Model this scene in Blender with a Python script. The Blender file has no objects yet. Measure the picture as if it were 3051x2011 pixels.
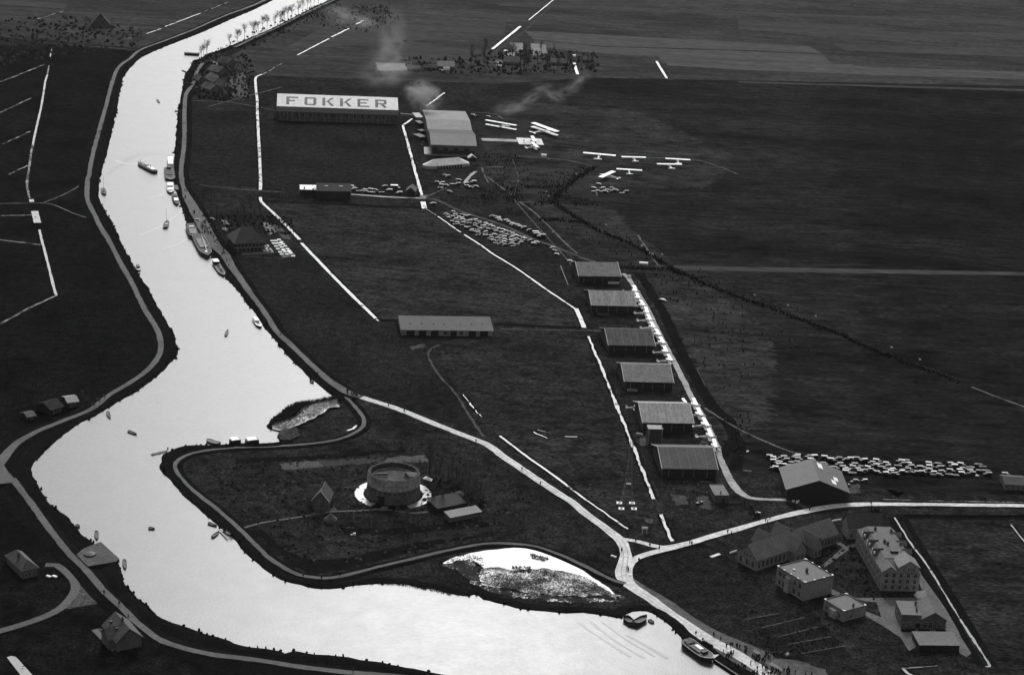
import bpy, math, random
from mathutils import Vector, Matrix
from mathutils.geometry import tessellate_polygon
S = bpy.context.scene
C = S.collection
PI = math.pi
# ---------------------------------------------------------------- camera, sky, sun, exposure
FPX, PITCH, ROLL, HCAM = 5665.8, math.radians(18.6555), math.radians(3.3894), 330.0
CX, CY = 1525.5, 1005.5
fw = Vector((0, math.cos(PITCH), -math.sin(PITCH)))
rt = Vector((1, 0, 0))
up = rt.cross(fw)
RR = rt * math.cos(ROLL) + up * math.sin(ROLL)
UU = up * math.cos(ROLL) - rt * math.sin(ROLL)
CAMP = Vector((0, 0, HCAM))
cam = bpy.data.cameras.new('camera')
cam.sensor_width = 36.0
cam.lens = 36.0 * FPX / 3051.0
cam.clip_start = 1.0
cam.clip_end = 60000.0
co = bpy.data.objects.new('camera', cam)
C.objects.link(co)
m = Matrix(((RR.x, UU.x, -fw.x, 0), (RR.y, UU.y, -fw.y, 0), (RR.z, UU.z, -fw.z, HCAM), (0, 0, 0, 1)))
co.matrix_world = m
S.camera = co
SUN_EL, SUN_AZ = math.radians(36), math.radians(-1)     # azimuth measured from +Y towards +X
w = bpy.data.worlds.new('World')
S.world = w
w.use_nodes = True
nt = w.node_tree
bg = nt.nodes['Background']
sky = nt.nodes.new('ShaderNodeTexSky')
sky.sky_type = 'NISHITA'
sky.sun_disc = False
sky.sun_elevation = SUN_EL
sky.sun_rotation = SUN_AZ
sky.dust_density = 4.0
bw = nt.nodes.new('ShaderNodeRGBToBW')
nt.links.new(sky.outputs[0], bw.inputs[0])
nt.links.new(bw.outputs[0], bg.inputs[0])
bg.inputs[1].default_value = 0.13
sl = bpy.data.lights.new('sun', 'SUN')
sl.energy = 1.5
sl.angle = math.radians(11)
sl.color = (1, 1, 1)
so = bpy.data.objects.new('sun', sl)
C.objects.link(so)
sd = Vector((math.sin(SUN_AZ) * math.cos(SUN_EL), math.cos(SUN_AZ) * math.cos(SUN_EL), math.sin(SUN_EL)))
so.rotation_euler = sd.to_track_quat('Z', 'Y').to_euler()
so.location = sd * 500
S.view_settings.view_transform = 'Standard'
S.view_settings.look = 'None'
S.view_settings.gamma = 1
S.view_settings.use_curve_mapping = False
S.view_settings.exposure = 0.15

# ---------------------------------------------------------------- helpers
def G(x, y, z=0.0):
    d = fw + RR * ((x - CX) / FPX) - UU * ((y - CY) / FPX)
    t = (z - HCAM) / d.z
    return CAMP + d * t
def PX(p):
    d = Vector(p) - CAMP
    k = d.dot(fw)
    return (CX + FPX * d.dot(RR) / k, CY - FPX * d.dot(UU) / k)
def ZAT(p, py):                       # height above ground point p whose image row is py
    lo, hi = -5.0, 80.0
    for _ in range(40):
        z = (lo + hi) / 2
        if PX((p[0], p[1], z))[1] > py: lo = z
        else: hi = z
    return z
def ZO(x0, y0, s, pts):               # pixel lists written relative to an enlarged crop
    return [(x0 + p[0] / s, y0 + p[1] / s) + tuple(p[2:]) for p in pts]
MATS = {}
def mat(name, v, rough=.9, spec=.15, n=((.9, .25), (.06, .25)), bump=0, tr=0, rvar=0, stretch=None, metal=0):
    if name in MATS: return MATS[name]
    m = bpy.data.materials.new(name)
    m.use_nodes = True
    t = m.node_tree
    b = t.nodes['Principled BSDF']
    b.inputs['Roughness'].default_value = rough
    b.inputs['Specular IOR Level'].default_value = spec
    b.inputs['Metallic'].default_value = metal
    L = t.links.new
    g = t.nodes.new('ShaderNodeNewGeometry')
    src = g.outputs['Position']
    if stretch:
        mp = t.nodes.new('ShaderNodeMapping')
        mp.inputs['Rotation'].default_value = (0, 0, stretch[0])
        mp.inputs['Scale'].default_value = (stretch[1], stretch[2], 1)
        L(src, mp.inputs['Vector'])
        src = mp.outputs[0]
    cur = None
    for sc, amp in n:
        nz = t.nodes.new('ShaderNodeTexNoise')
        nz.inputs['Scale'].default_value = sc
        nz.inputs['Detail'].default_value = 3
        L(src, nz.inputs['Vector'])
        mr = t.nodes.new('ShaderNodeMapRange')
        mr.inputs['From Min'].default_value = .3
        mr.inputs['From Max'].default_value = .7
        mr.inputs['To Min'].default_value = 1 - amp
        mr.inputs['To Max'].default_value = 1 + amp
        L(nz.outputs[0], mr.inputs[0])
        mu = t.nodes.new('ShaderNodeMath')
        mu.operation = 'MULTIPLY'
        if cur is None: mu.inputs[0].default_value = v
        else: L(cur, mu.inputs[0])
        L(mr.outputs[0], mu.inputs[1])
        cur = mu.outputs[0]
    if cur is None: b.inputs['Base Color'].default_value = (v, v, v, 1)
    else: L(cur, b.inputs['Base Color'])
    if rvar:
        nz = t.nodes.new('ShaderNodeTexNoise')
        nz.inputs['Scale'].default_value = rvar[0]
        nz.inputs['Detail'].default_value = 4
        L(g.outputs['Position'], nz.inputs['Vector'])
        mr = t.nodes.new('ShaderNodeMapRange')
        mr.inputs['From Min'].default_value = .3
        mr.inputs['From Max'].default_value = .7
        mr.inputs['To Min'].default_value = rough - rvar[1]
        mr.inputs['To Max'].default_value = rough + rvar[1]
        L(nz.outputs[0], mr.inputs[0])
        n2 = t.nodes.new('ShaderNodeTexNoise'); n2.inputs['Scale'].default_value = rvar[0] * .14; n2.inputs['Detail'].default_value = 5; n2.inputs['Distortion'].default_value = 1.2
        L(g.outputs['Position'], n2.inputs['Vector'])
        m2 = t.nodes.new('ShaderNodeMath'); m2.operation = 'MULTIPLY_ADD'; L(n2.outputs[0], m2.inputs[0]); m2.inputs[1].default_value = rvar[1] * 5; L(mr.outputs[0], m2.inputs[2])
        L(m2.outputs[0], b.inputs['Roughness'])
    if bump:
        nz = t.nodes.new('ShaderNodeTexNoise')
        nz.inputs['Scale'].default_value = bump[0]
        nz.inputs['Detail'].default_value = 3
        L(g.outputs['Position'], nz.inputs['Vector'])
        bp = t.nodes.new('ShaderNodeBump')
        bp.inputs['Strength'].default_value = bump[1]
        bp.inputs['Distance'].default_value = bump[2]
        L(nz.outputs[0], bp.inputs['Height'])
        L(bp.outputs[0], b.inputs['Normal'])
    MATS[name] = m
    return m
def marsh(name, wet, plant, cover, sc=.9, rough=.44, base=.1, big=.12, bigamp=.25, pn=.4, soft_=.05):
    """shallow water with plants standing in it: water shows where the noise falls below the cover"""
    m = mat(name, base, rough, wet, n=((.3, .3),))
    t = m.node_tree; L = t.links.new; b = t.nodes['Principled BSDF']; out = t.nodes['Material Output']
    g = t.nodes.new('ShaderNodeNewGeometry')
    def nz(s, d):
        x = t.nodes.new('ShaderNodeTexNoise'); x.inputs['Scale'].default_value = s; x.inputs['Detail'].default_value = d; x.inputs['Roughness'].default_value = .65; L(g.outputs['Position'], x.inputs['Vector']); return x.outputs[0]
    a = nz(sc, 4); c = nz(big, 2)
    s = t.nodes.new('ShaderNodeMath'); s.operation = 'MULTIPLY_ADD'; L(c, s.inputs[0]); s.inputs[1].default_value = bigamp * 4; L(a, s.inputs[2])
    r = t.nodes.new('ShaderNodeMapRange'); r.interpolation_type = 'SMOOTHSTEP'; th = .5 + bigamp * 2 + (.5 - cover) * .5
    r.inputs['From Min'].default_value = th - soft_; r.inputs['From Max'].default_value = th + soft_; L(s.outputs[0], r.inputs[0])
    d = t.nodes.new('ShaderNodeBsdfDiffuse'); mp = t.nodes.new('ShaderNodeMapRange'); mp.inputs['From Min'].default_value = .3; mp.inputs['From Max'].default_value = .7; mp.inputs['To Min'].default_value = plant * (1 - pn); mp.inputs['To Max'].default_value = plant * (1 + pn); L(nz(1.7, 2), mp.inputs[0]); L(mp.outputs[0], d.inputs[0])
    mx = t.nodes.new('ShaderNodeMixShader'); L(r.outputs[0], mx.inputs[0]); L(b.outputs[0], mx.inputs[1]); L(d.outputs[0], mx.inputs[2]); L(mx.outputs[0], out.inputs[0])
    return m
class MB:
    def __init__(s): s.v = []; s.f = []; s.m = []
    def add(s, vs, fs, mi=0, M=None):
        o = len(s.v)
        if M is not None: vs = [M @ Vector(v) for v in vs]
        s.v += [tuple(v) for v in vs]
        s.f += [tuple(i + o for i in f) for f in fs]
        s.m += [mi] * len(fs)
        return s
    def box(s, x0, x1, y0, y1, z0, z1, mi=0, M=None):
        return s.add([(x0, y0, z0), (x1, y0, z0), (x1, y1, z0), (x0, y1, z0), (x0, y0, z1), (x1, y0, z1), (x1, y1, z1), (x0, y1, z1)],
                     [(0, 3, 2, 1), (4, 5, 6, 7), (0, 1, 5, 4), (1, 2, 6, 5), (2, 3, 7, 6), (3, 0, 4, 7)], mi, M)
    def tube(s, p, q, r0, r1=None, n=6, mi=0, M=None):
        r1 = r0 if r1 is None else r1
        p = Vector(p); q = Vector(q); d = (q - p).normalized()
        a = d.orthogonal().normalized(); b = d.cross(a)
        vs = []
        for c, r in ((p, r0), (q, r1)):
            for i in range(n):
                t = 2 * PI * i / n
                vs.append(c + (a * math.cos(t) + b * math.sin(t)) * r)
        fs = [(i, (i + 1) % n, n + (i + 1) % n, n + i) for i in range(n)] + [tuple(range(n - 1, -1, -1)), tuple(range(n, 2 * n))]
        return s.add(vs, fs, mi, M)
    def prism(s, poly, z0, z1, mi=0, M=None):
        n = len(poly)
        ar = sum(poly[i][0] * poly[(i + 1) % n][1] - poly[(i + 1) % n][0] * poly[i][1] for i in range(n))
        if ar < 0: poly = poly[::-1]
        vs = [(p[0], p[1], z0) for p in poly] + [(p[0], p[1], z1) for p in poly]
        fs = [tuple(range(n, 2 * n)), tuple(range(n - 1, -1, -1))] + [(i, (i + 1) % n, n + (i + 1) % n, n + i) for i in range(n)]
        return s.add(vs, fs, mi, M)
    def quadslab(s, a, b, c, d, t, mi=0, M=None):      # slab below the quad a b c d (counter clockwise seen from above)
        a, b, c, d = map(Vector, (a, b, c, d))
        nn = (b - a).cross(d - a).normalized() * t
        vs = [a, b, c, d, a - nn, b - nn, c - nn, d - nn]
        return s.add(vs, [(0, 1, 2, 3), (7, 6, 5, 4), (0, 4, 5, 1), (1, 5, 6, 2), (2, 6, 7, 3), (3, 7, 4, 0)], mi, M)
    def lathe(s, prof, n=16, mi=0, M=None, cap=True):
        vs = []
        for r, z in prof:
            for i in range(n):
                t = 2 * PI * i / n
                vs.append((r * math.cos(t), r * math.sin(t), z))
        fs = []
        for k in range(len(prof) - 1):
            for i in range(n):
                fs.append((k * n + i, k * n + (i + 1) % n, (k + 1) * n + (i + 1) % n, (k + 1) * n + i))
        if cap:
            fs.append(tuple(range(n - 1, -1, -1))); fs.append(tuple((len(prof) - 1) * n + i for i in range(n)))
        return s.add(vs, fs, mi, M)
    def mesh(s, name, mats):
        me = bpy.data.meshes.new(name)
        me.from_pydata(s.v, [], s.f)
        for mm in (mats if isinstance(mats, (list, tuple)) else [mats]): me.materials.append(mm)
        if any(s.m): me.polygons.foreach_set('material_index', s.m)
        me.update()
        return me
    def build(s, name, mats, parent=None, **k):
        return mk(name, s.mesh(name, mats), parent, **k)
def mk(name, me, parent=None, loc=None, rz=None):
    o = bpy.data.objects.new(name, me)
    C.objects.link(o)
    if parent: o.parent = parent
    if loc is not None: o.location = loc
    if rz is not None: o.rotation_euler = (0, 0, rz)
    return o
def tag(o, label, cat, group=None):
    o['label'] = label; o['category'] = cat
    if group: o['group'] = group
    return o
def thing(name, label, cat, loc=(0, 0, 0), rz=0, group=None):
    return tag(mk(name, None, None, loc, rz), label, cat, group)
def struct(o, kind='structure'):
    o['kind'] = kind
    return o
def stuff(o, label=None):
    o['kind'] = 'stuff'
    if label: o['label'] = label
    return o
def dup(root, loc, rz, label=None, group=None, s=None):
    r = root.copy(); C.objects.link(r); r.location = loc; r.rotation_euler = (0, 0, rz)
    if s: r.scale = (s, s, s)
    if label: r['label'] = label
    if group: r['group'] = group
    for ch in root.children:
        c = ch.copy(); C.objects.link(c); c.parent = r
        for g in ch.children:
            d = g.copy(); C.objects.link(d); d.parent = c
    return r
def kill(root):
    for ch in list(root.children):
        for g in list(ch.children): bpy.data.objects.remove(g)
        bpy.data.objects.remove(ch)
    bpy.data.objects.remove(root)
def catmull(P, step=3.0):
    P = [Vector(p[:2]).to_3d() + Vector((0, 0, p[2] if len(p) > 2 else 0)) for p in P]
    out = []
    n = len(P)
    for i in range(n - 1):
        p0 = P[max(i - 1, 0)]; p1 = P[i]; p2 = P[i + 1]; p3 = P[min(i + 2, n - 1)]
        k = max(1, int((p2 - p1).xy.length / step))
        for j in range(k):
            t = j / k
            out.append(.5 * ((2 * p1) + (p2 - p0) * t + (2 * p0 - 5 * p1 + 4 * p2 - p3) * t * t + (3 * p1 - p0 - 3 * p2 + p3) * t ** 3))
    out.append(P[-1])
    return out
def ribbon(name, px, width, z, m, profile=None, jit=0, step=3.0, seed=1, smooth=True):
    """px: image points on height z, optional third value = width. profile = [(offset fraction/metres, height)]"""
    rnd = random.Random(seed)
    W = [(G(p[0], p[1], z).x, G(p[0], p[1], z).y, (p[2] if len(p) > 2 else width)) for p in px]
    if smooth: c = catmull(W, step)
    else: c = [Vector(q) for q in W]
    prof = profile or [(-.5, 0), (.5, 0)]
    vs = []; fs = []
    k = len(prof)
    jl = jr = 0
    for i, p in enumerate(c):
        a = c[max(i - 1, 0)]; b = c[min(i + 1, len(c) - 1)]
        d = (b - a); d.z = 0
        d = d.normalized() if d.length > 1e-6 else Vector((1, 0, 0))
        nn = Vector((-d.y, d.x, 0))
        wd = p.z
        jl = jl * .5 + rnd.uniform(-jit, jit); jr = jr * .5 + rnd.uniform(-jit, jit)
        for j, (o, h) in enumerate(prof):
            off = o * wd if abs(o) <= .5 else (math.copysign(.5 * wd + (abs(o) - .5), o))
            if j == 0: off += jl
            if j == k - 1: off += jr
            vs.append((p.x + nn.x * off, p.y + nn.y * off, z + h))
    for i in range(len(c) - 1):
        for j in range(k - 1):
            fs.append((i * k + j, i * k + j + 1, (i + 1) * k + j + 1, (i + 1) * k + j))
    b = MB(); b.add(vs, [f[::-1] for f in fs])
    return struct(b.build(name, m))
def poly(name, px, z, m, world=False, kind='structure'):
    P = px if world else [G(p[0], p[1], z) for p in px]
    P = [Vector((p[0], p[1], z)) for p in P]
    tri = tessellate_polygon([P])
    b = MB()
    fs = []
    for t in tri:
        a, bb, c = (P[i] for i in t)
        if (bb - a).cross(c - a).z < 0: t = t[::-1]
        fs.append(tuple(t))
    b.add(P, fs)
    o = b.build(name, m)
    if kind: o['kind'] = kind
    return o
class Frame:
    """ground frame: origin under image point a (at height z), x towards image point b"""
    def __init__(s, a, b, z=0.0, yaw=None):
        A = G(a[0], a[1], z); B = G(b[0], b[1], z)
        s.o = Vector((A.x, A.y, 0)); d = B - A
        s.yaw = math.atan2(d.y, d.x) if yaw is None else yaw
        s.L = d.length
        s.z = z
    def loc(s, px, z=None):
        p = G(px[0], px[1], s.z if z is None else z) - s.o
        c, n = math.cos(s.yaw), math.sin(s.yaw)
        return Vector((p.x * c + p.y * n, -p.x * n + p.y * c))
    def wor(s, x, y, z=0):
        c, n = math.cos(s.yaw), math.sin(s.yaw)
        return Vector((s.o.x + x * c - y * n, s.o.y + x * n + y * c, z))
# ---------------------------------------------------------------- materials
M_grass = mat('meadow_grass', .020, 1, .0, n=((.8, .7), (.2, .6), (.035, .4)))
M_grassd = mat('dark_meadow_grass', .0075, 1, .0, n=((.8, .7), (.2, .6), (.035, .45)))
M_air = mat('airfield_turf', .0175, 1, .0, n=((.9, .7), (.18, .6), (.02, .45)), stretch=(.06, .3, 1))
M_airmid = mat('airfield_turf_trodden', .030, 1, .0, n=((.9, .7), (.18, .6), (.03, .45)), stretch=(.06, .4, 1))
M_strip = mat('stubble_strip', .085, 1, .0, n=((.5, .4), (.06, .15)), stretch=(.08, .15, 1))
M_strip2 = mat('stubble_strip_faint', .06, 1, .0, n=((.5, .45), (.05, .2)), stretch=(.08, .15, 1))
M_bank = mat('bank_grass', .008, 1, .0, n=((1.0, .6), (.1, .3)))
M_water = mat('canal_water', .06, .34, .37, n=((.5, .35),), rvar=(.5, .016), bump=(1.3, .35, .1))
M_ditch = marsh('ditch_water', .55, .04, .16, sc=.5, big=.15)
M_moat = mat('moat_water', .2, .43, .7, n=((.3, .2),))
M_road = mat('pale_gravel_road', .62, .8, .35, n=((.6, .22), (.12, .15)))
M_dyke = mat('grey_dyke_road', .10, .9, .2, n=((.6, .2), (.05, .25)))
M_track = mat('worn_track', .06, 1, .1, n=((.8, .5), (.1, .4)))
M_conc = mat('apron_concrete', .30, .8, .3, n=((.6, .25), (.1, .3)))
M_pad = mat('white_concrete_pad', .72, .8, .3, n=((.5, .1),))
M_garden = mat('garden_plot_soil', .075, 1, .1, n=((1.2, .3), (.3, .2)), stretch=(-.2, 2.5, .2))
M_gardend = mat('garden_plot_dark', .035, 1, .1, n=((1.2, .3), (.3, .2)), stretch=(-.2, 2.5, .2))
M_yard = mat('school_yard_paving', .12, .95, .15, n=((.8, .25), (.1, .15)))
M_reed = mat('reed_stems', .055, .95, .1, n=((.5, .3),))
M_reedp = mat('dry_pale_reed', .30, .95, .1, n=((.5, .4),))
M_straw = mat('pale_sand', .2, 1, .1, n=((.6, .4), (.1, .3)))
M_wall = mat('dark_hangar_boards', .022, .9, .2, n=((1.5, .3),))
M_brick = mat('grey_brick', .21, .9, .15, n=((1.2, .25), (.2, .15)))
M_brickd = mat('dark_brick', .10, .9, .15, n=((1.2, .3), (.2, .2)))
M_stone = mat('fort_render', .28, .9, .15, n=((.7, .35), (.15, .3)))
M_trim = mat('white_painted_trim', .75, .7, .3, n=())
M_white = mat('white_paint', .85, .55, .4, n=((.6, .06),))
M_whiter = mat('white_washed_roof', .95, .7, .3, n=((.4, .1), (.08, .05)))
M_glass = mat('dark_window_glass', .01, .3, .5, n=())
M_pane = mat('dull_window_glass', .015, .6, .3, n=())
M_rooft = mat('tile_roof', .10, .85, .2, n=((1.0, .2), (.15, .15)))
M_roofm = mat('felt_roof_mid', .09, .7, .3, n=((1.0, .15), (.15, .12)))
M_roofl = mat('felt_roof_light', .14, .62, .4, n=((.9, .18), (.12, .15)))
M_roofd = mat('felt_roof_dark', .07, .85, .2, n=((1.0, .2), (.15, .15)))
M_metal = mat('dull_steel', .3, .5, .5, n=((1, .2),))
M_dark = mat('tarred_black', .012, .6, .3, n=((1, .3),))
M_wood = mat('weathered_wood', .1, .85, .2, n=((1, .3),))
M_hull = mat('black_hull_paint', .012, .5, .4, n=((.5, .3),))
M_deck = mat('worn_boat_deck', .14, .8, .3, n=((.6, .3),))
M_bark = mat('tree_bark', .05, .95, .1, n=((1, .3),))
M_twig = mat('bare_twigs', .07, .95, .05, n=())
M_carb = mat('black_car_enamel', .012, .35, .5, n=())
M_cart = mat('pale_canvas_car_top', .72, .7, .3, n=((.3, .08),))
M_cartg = mat('grey_canvas_car_top', .28, .7, .3, n=((.3, .1),))
M_tyre = mat('rubber_tyre', .015, .9, .1, n=())
M_cloth = mat('dark_clothing', .009, .95, .0, n=((.05, .4),))
M_clothb = mat('brown_grey_clothing', .022, .95, .05, n=((.05, .4),))
M_skin = mat('skin_and_hat', .22, .8, .2, n=())
M_plane = mat('doped_fabric_white', .88, .5, .4, n=((.4, .05),))
M_planeg = mat('doped_fabric_grey', .12, .6, .4, n=((.6, .2),))
M_tent = mat('tent_canvas', .75, .8, .3, n=((.5, .12), (.12, .08)))

def soft(name, px, z, m, amp=.8):
    rnd = random.Random(int(px[0][0] * 7)); W = [G(p[0], p[1], z).xy for p in px]; out = []
    for i in range(len(W)):
        a, b_ = W[i], W[(i + 1) % len(W)]; k = max(1, int((b_ - a).length / 2.0)); n_ = Vector((-(b_ - a).y, (b_ - a).x)).normalized()
        for j in range(k): out.append(a.lerp(b_, j / k) + n_ * rnd.uniform(-amp, amp))
    return poly(name, [(p.x, p.y) for p in out], z, m, world=True)
# ---------------------------------------------------------------- ground sheet and fields
b = MB()
b.add([(-16000, -3000, 0), (16000, -3000, 0), (16000, 30000, 0), (-16000, 30000, 0)], [(0, 1, 2, 3)])
struct(b.build('ground', M_grass))
# airfield (right of the hangar row) and polder plots
poly('far_fields', [(-600, -150), (500, -150), (820, 20), (640, 190), (770, 215), (1500, 250), (2200, 240), (3300, 262), (3300, -100), (1000, -150), (3400, -150), (3400, 262), (3300, 262)][:0] or [(640, 190), (990, 15), (1100, -60), (3500, -60), (3300, 262), (2200, 240), (1770, 232), (1480, 250), (770, 225)], .015, mat('far_meadows_haze_tint', .046, 1, .0, n=((.5, .5), (.08, .35), (.012, .3)), stretch=(.08, .3, 1)))  # distance haze put into the colour: far meadows painted lighter
poly('far_fields', [(-600, -60), (840, -30), (590, 95), (420, 145), (0, 105), (-600, 80)], .015, mat('far_meadows_haze_tint', .034))
poly('airfield', [(1480, 250), (1770, 232), (3300, 262), (3400, 1500), (2560, 1470), (2190, 1400), (2060, 1120), (1920, 830), (1790, 770), (1540, 590), (1500, 420)], .02, M_air)
soft('airfield_edge_falloff', [(2420, 262), (3400, 275), (3500, 1495), (2620, 1475), (2560, 1200), (2620, 900), (2500, 600)], .03, mat('airfield_turf_falloff', .0125, 1, .0, n=((.9, .7), (.18, .6), (.02, .5)), stretch=(.06, .3, 1)), 12)  # fall-off towards the right frame edge painted as darker turf
soft('trodden_turf', [(1500, 300), (1900, 330), (2200, 470), (2100, 560), (1760, 560), (2000, 790), (2300, 980), (2300, 1250), (2160, 1330), (2050, 1040), (1900, 850), (1800, 770), (1560, 600), (1420, 500), (1430, 400)], .04, M_airmid, 4)
M_past = mat('lighter_pasture', .026, 1, .0, n=((.8, .7), (.2, .6), (.03, .4)), stretch=(.3, .5, 1))
M_past2 = mat('close_pasture', .022, 1, .0, n=((.8, .7), (.2, .6), (.03, .45)), stretch=(.2, .5, 1))
M_dplot = mat('wet_pasture', .017, 1, .0, n=((.8, .7), (.2, .5), (.02, .3)))
poly('meadow_plot', [(782, 602), (1262, 622), (1380, 700), (1712, 921), (1738, 974), (1470, 962), (1130, 955), (1000, 828)], .025, M_past)
poly('meadow_plot', [(772, 366), (1180, 376), (1200, 400), (1255, 590), (1050, 578), (900, 572), (778, 566)], .02, M_dplot)
poly('meadow_plot', [(560, 330), (765, 330), (776, 560), (600, 548), (548, 500), (552, 380)], .02, M_dplot)
poly('meadow_plot', [(1310, 1045), (1750, 1002), (1790, 1110), (1945, 1480), (1985, 1600), (1870, 1572), (1490, 1296), (1400, 1230), (1330, 1120)], .02, M_past2)
poly('meadow_plot', [(2700, 1545), (3200, 1545), (3300, 2300), (3100, 2300), (2960, 1990)], .02, M_past2)
poly('meadow_plot', [(1890, 1730), (1885, 1690), (1930, 1668), (2120, 1620), (2240, 1600), (2180, 1650), (2260, 1730), (2390, 1790), (2600, 2020), (2400, 2040), (2320, 1950), (2150, 1880)], .03, M_dplot)
poly('meadow_plot', [(640, 830), (880, 730), (1000, 840), (1120, 956), (1190, 985), (1270, 1000), (1400, 1240), (1430, 1290), (1200, 1215), (1040, 1160), (900, 1050), (760, 880)], .02, M_dplot)
for q, w_ in (([(781, 600), (900, 604), (1060, 612), (1262, 620)], 5), ([(1125, 953), (1190, 957)], 4), ([(1472, 966), (1600, 971), (1728, 976)], 4), ([(1640, 1470), (1700, 1500)], 2), ([(860, 385), (700, 362)], 2), ([(1180, 372), (830, 364)], 4), ([(2100, 1620), (2040, 1634), (1940, 1660)], 3), ([(2690, 1541), (3100, 1541)], 4)):
    ribbon('overgrown_ditch', q, w_, .07, M_bank, jit=.5, seed=5)
poly('field', [(-500, 150), (151, 134), (410, 155), (330, 215), (300, 330), (255, 520), (245, 590), (300, 700), (440, 960), (460, 1060), (330, 1165), (190, 1240), (0, 1360), (-500, 1400)], .02, M_grassd)
poly('field', [(-500, 1440), (30, 1440), (190, 1650), (330, 1790), (470, 1910), (800, 1985), (1200, 2030), (1300, 2300), (-700, 2300)], .02, M_grassd)
for q in ([(1560, 92), (2200, 126), (2412, 140), (2450, 160), (2200, 149), (1800, 138), (1590, 118)],
          [(1590, 121), (1800, 141), (2200, 153), (2452, 164), (2478, 190), (2200, 179), (1760, 158), (1600, 140)],
          [(1960, 168), (2200, 182), (2530, 193), (2600, 201), (3100, 216), (3100, 238), (2600, 224), (2200, 208), (1990, 196)]):
    poly('stubble_field', q, .02, M_strip)
for q in ([(1500, 8), (2200, 35), (3100, 66), (3100, 76), (2200, 44), (1480, 18)], [(2200, 60), (2560, 75), (2650, 95), (3100, 100), (3100, 120), (2600, 118), (2200, 88)],
          [(2480, 130), (3100, 150), (3100, 172), (2520, 152)], [(0, 0), (205, 14), (190, 26), (0, 14)],
          [(840, 150), (1500, 105), (1510, 60), (1000, 60)], [(1200, 120), (1470, 160), (1330, 184), (1170, 168)],
          [(1960, 790), (3100, 812), (3100, 822), (1960, 805)], [(2200, 243), (3100, 268), (3100, 274), (2200, 247)]):
    poly('stubble_field', q, .06, M_strip2)
for q in ([(1520, 128), (1560, 129), (1556, 166), (1500, 168), (1530, 148)], [(1582, 130), (1625, 134), (1632, 164), (1584, 164)],
          [(1120, 188), (1210, 190), (1218, 211), (1128, 211)], [(1468, 183), (1495, 178), (1500, 200), (1480, 198)]):
    soft('bare_soil_patch', q, .09, M_straw)
soft('garden_plot', ZO(700, 980, 2.974, [(385, 1190), (730, 1166), (790, 1220), (430, 1250)]), .09, M_garden)
soft('garden_plot', ZO(700, 980, 2.974, [(732, 1166), (1340, 1138), (1300, 1185), (795, 1220)]), .09, M_gardend)
soft('garden_plot', ZO(700, 980, 2.974, [(1342, 1138), (1680, 1118), (1715, 1178), (1302, 1186)]), .09, M_garden)
poly('fort_field', [(560, 1380), (760, 1345), (1000, 1330), (1090, 1300), (1300, 1275), (1500, 1375), (1640, 1480), (1500, 1610), (1300, 1640), (980, 1712), (880, 1690), (720, 1560), (550, 1420)], .03, M_grass)
soft('fort_bank_dark', ZO(700, 980, 2.974, [(0, 1150), (900, 1110), (1500, 1060), (1520, 1085), (900, 1145), (0, 1190)]), .06, M_bank)
soft('fort_bank_dark', ZO(700, 1480, 2.953, [(100, 290), (330, 420), (480, 600), (700, 690), (1100, 600), (1900, 400), (2300, 330), (1700, 380), (1000, 530), (700, 560), (450, 480), (250, 300)]), .06, M_bank)
soft('fort_bank_dark', ZO(700, 1480, 2.953, [(900, 230), (1250, 290), (2150, 210), (2300, 250), (1500, 330), (950, 330)]), .06, M_bank)

# ---------------------------------------------------------------- canal
west = [(1040, -240), (900, -55), (800, 8.4), (672, 66), (592, 101), (498, 138), (450, 158), (417, 175), (390, 202), (373, 222), (365, 242), (356, 289), (348, 336), (336, 380), (321, 447), (304, 510), (297.6, 537), (293, 577.5), (297.6, 598), (323, 645), (346, 692), (363, 725.5), (390, 776), (407, 806), (447, 867), (471, 914), (497.6, 961), (511, 980), (518, 1000), (524, 1020), (530.6, 1040.5), (523, 1064), (497.6, 1091), (464, 1124.6), (403.5, 1168), (356, 1195), (323, 1215), (292.5, 1235.5), (245.5, 1259), (215, 1276), (181.6, 1303), (148, 1333), (117.7, 1363), (97.5, 1380), (96, 1407), (111, 1444), (128, 1471), (145.6, 1495), (189.6, 1531), (220, 1565), (237, 1585), (267.5, 1610), (300, 1640), (352, 1683), (362, 1717), (389, 1758), (427, 1795), (467, 1832), (501, 1849), (562, 1869), (620, 1890), (681, 1910), (711, 1922), (768, 1929), (835, 1939), (849, 1945.6), (876, 1939), (937, 1949), (1038, 1957.5), (1072, 1964), (1140, 1974), (1208, 1988), (1276, 2000), (1326, 2011), (1500, 2050), (1900, 2160), (2300, 2330)]
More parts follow.
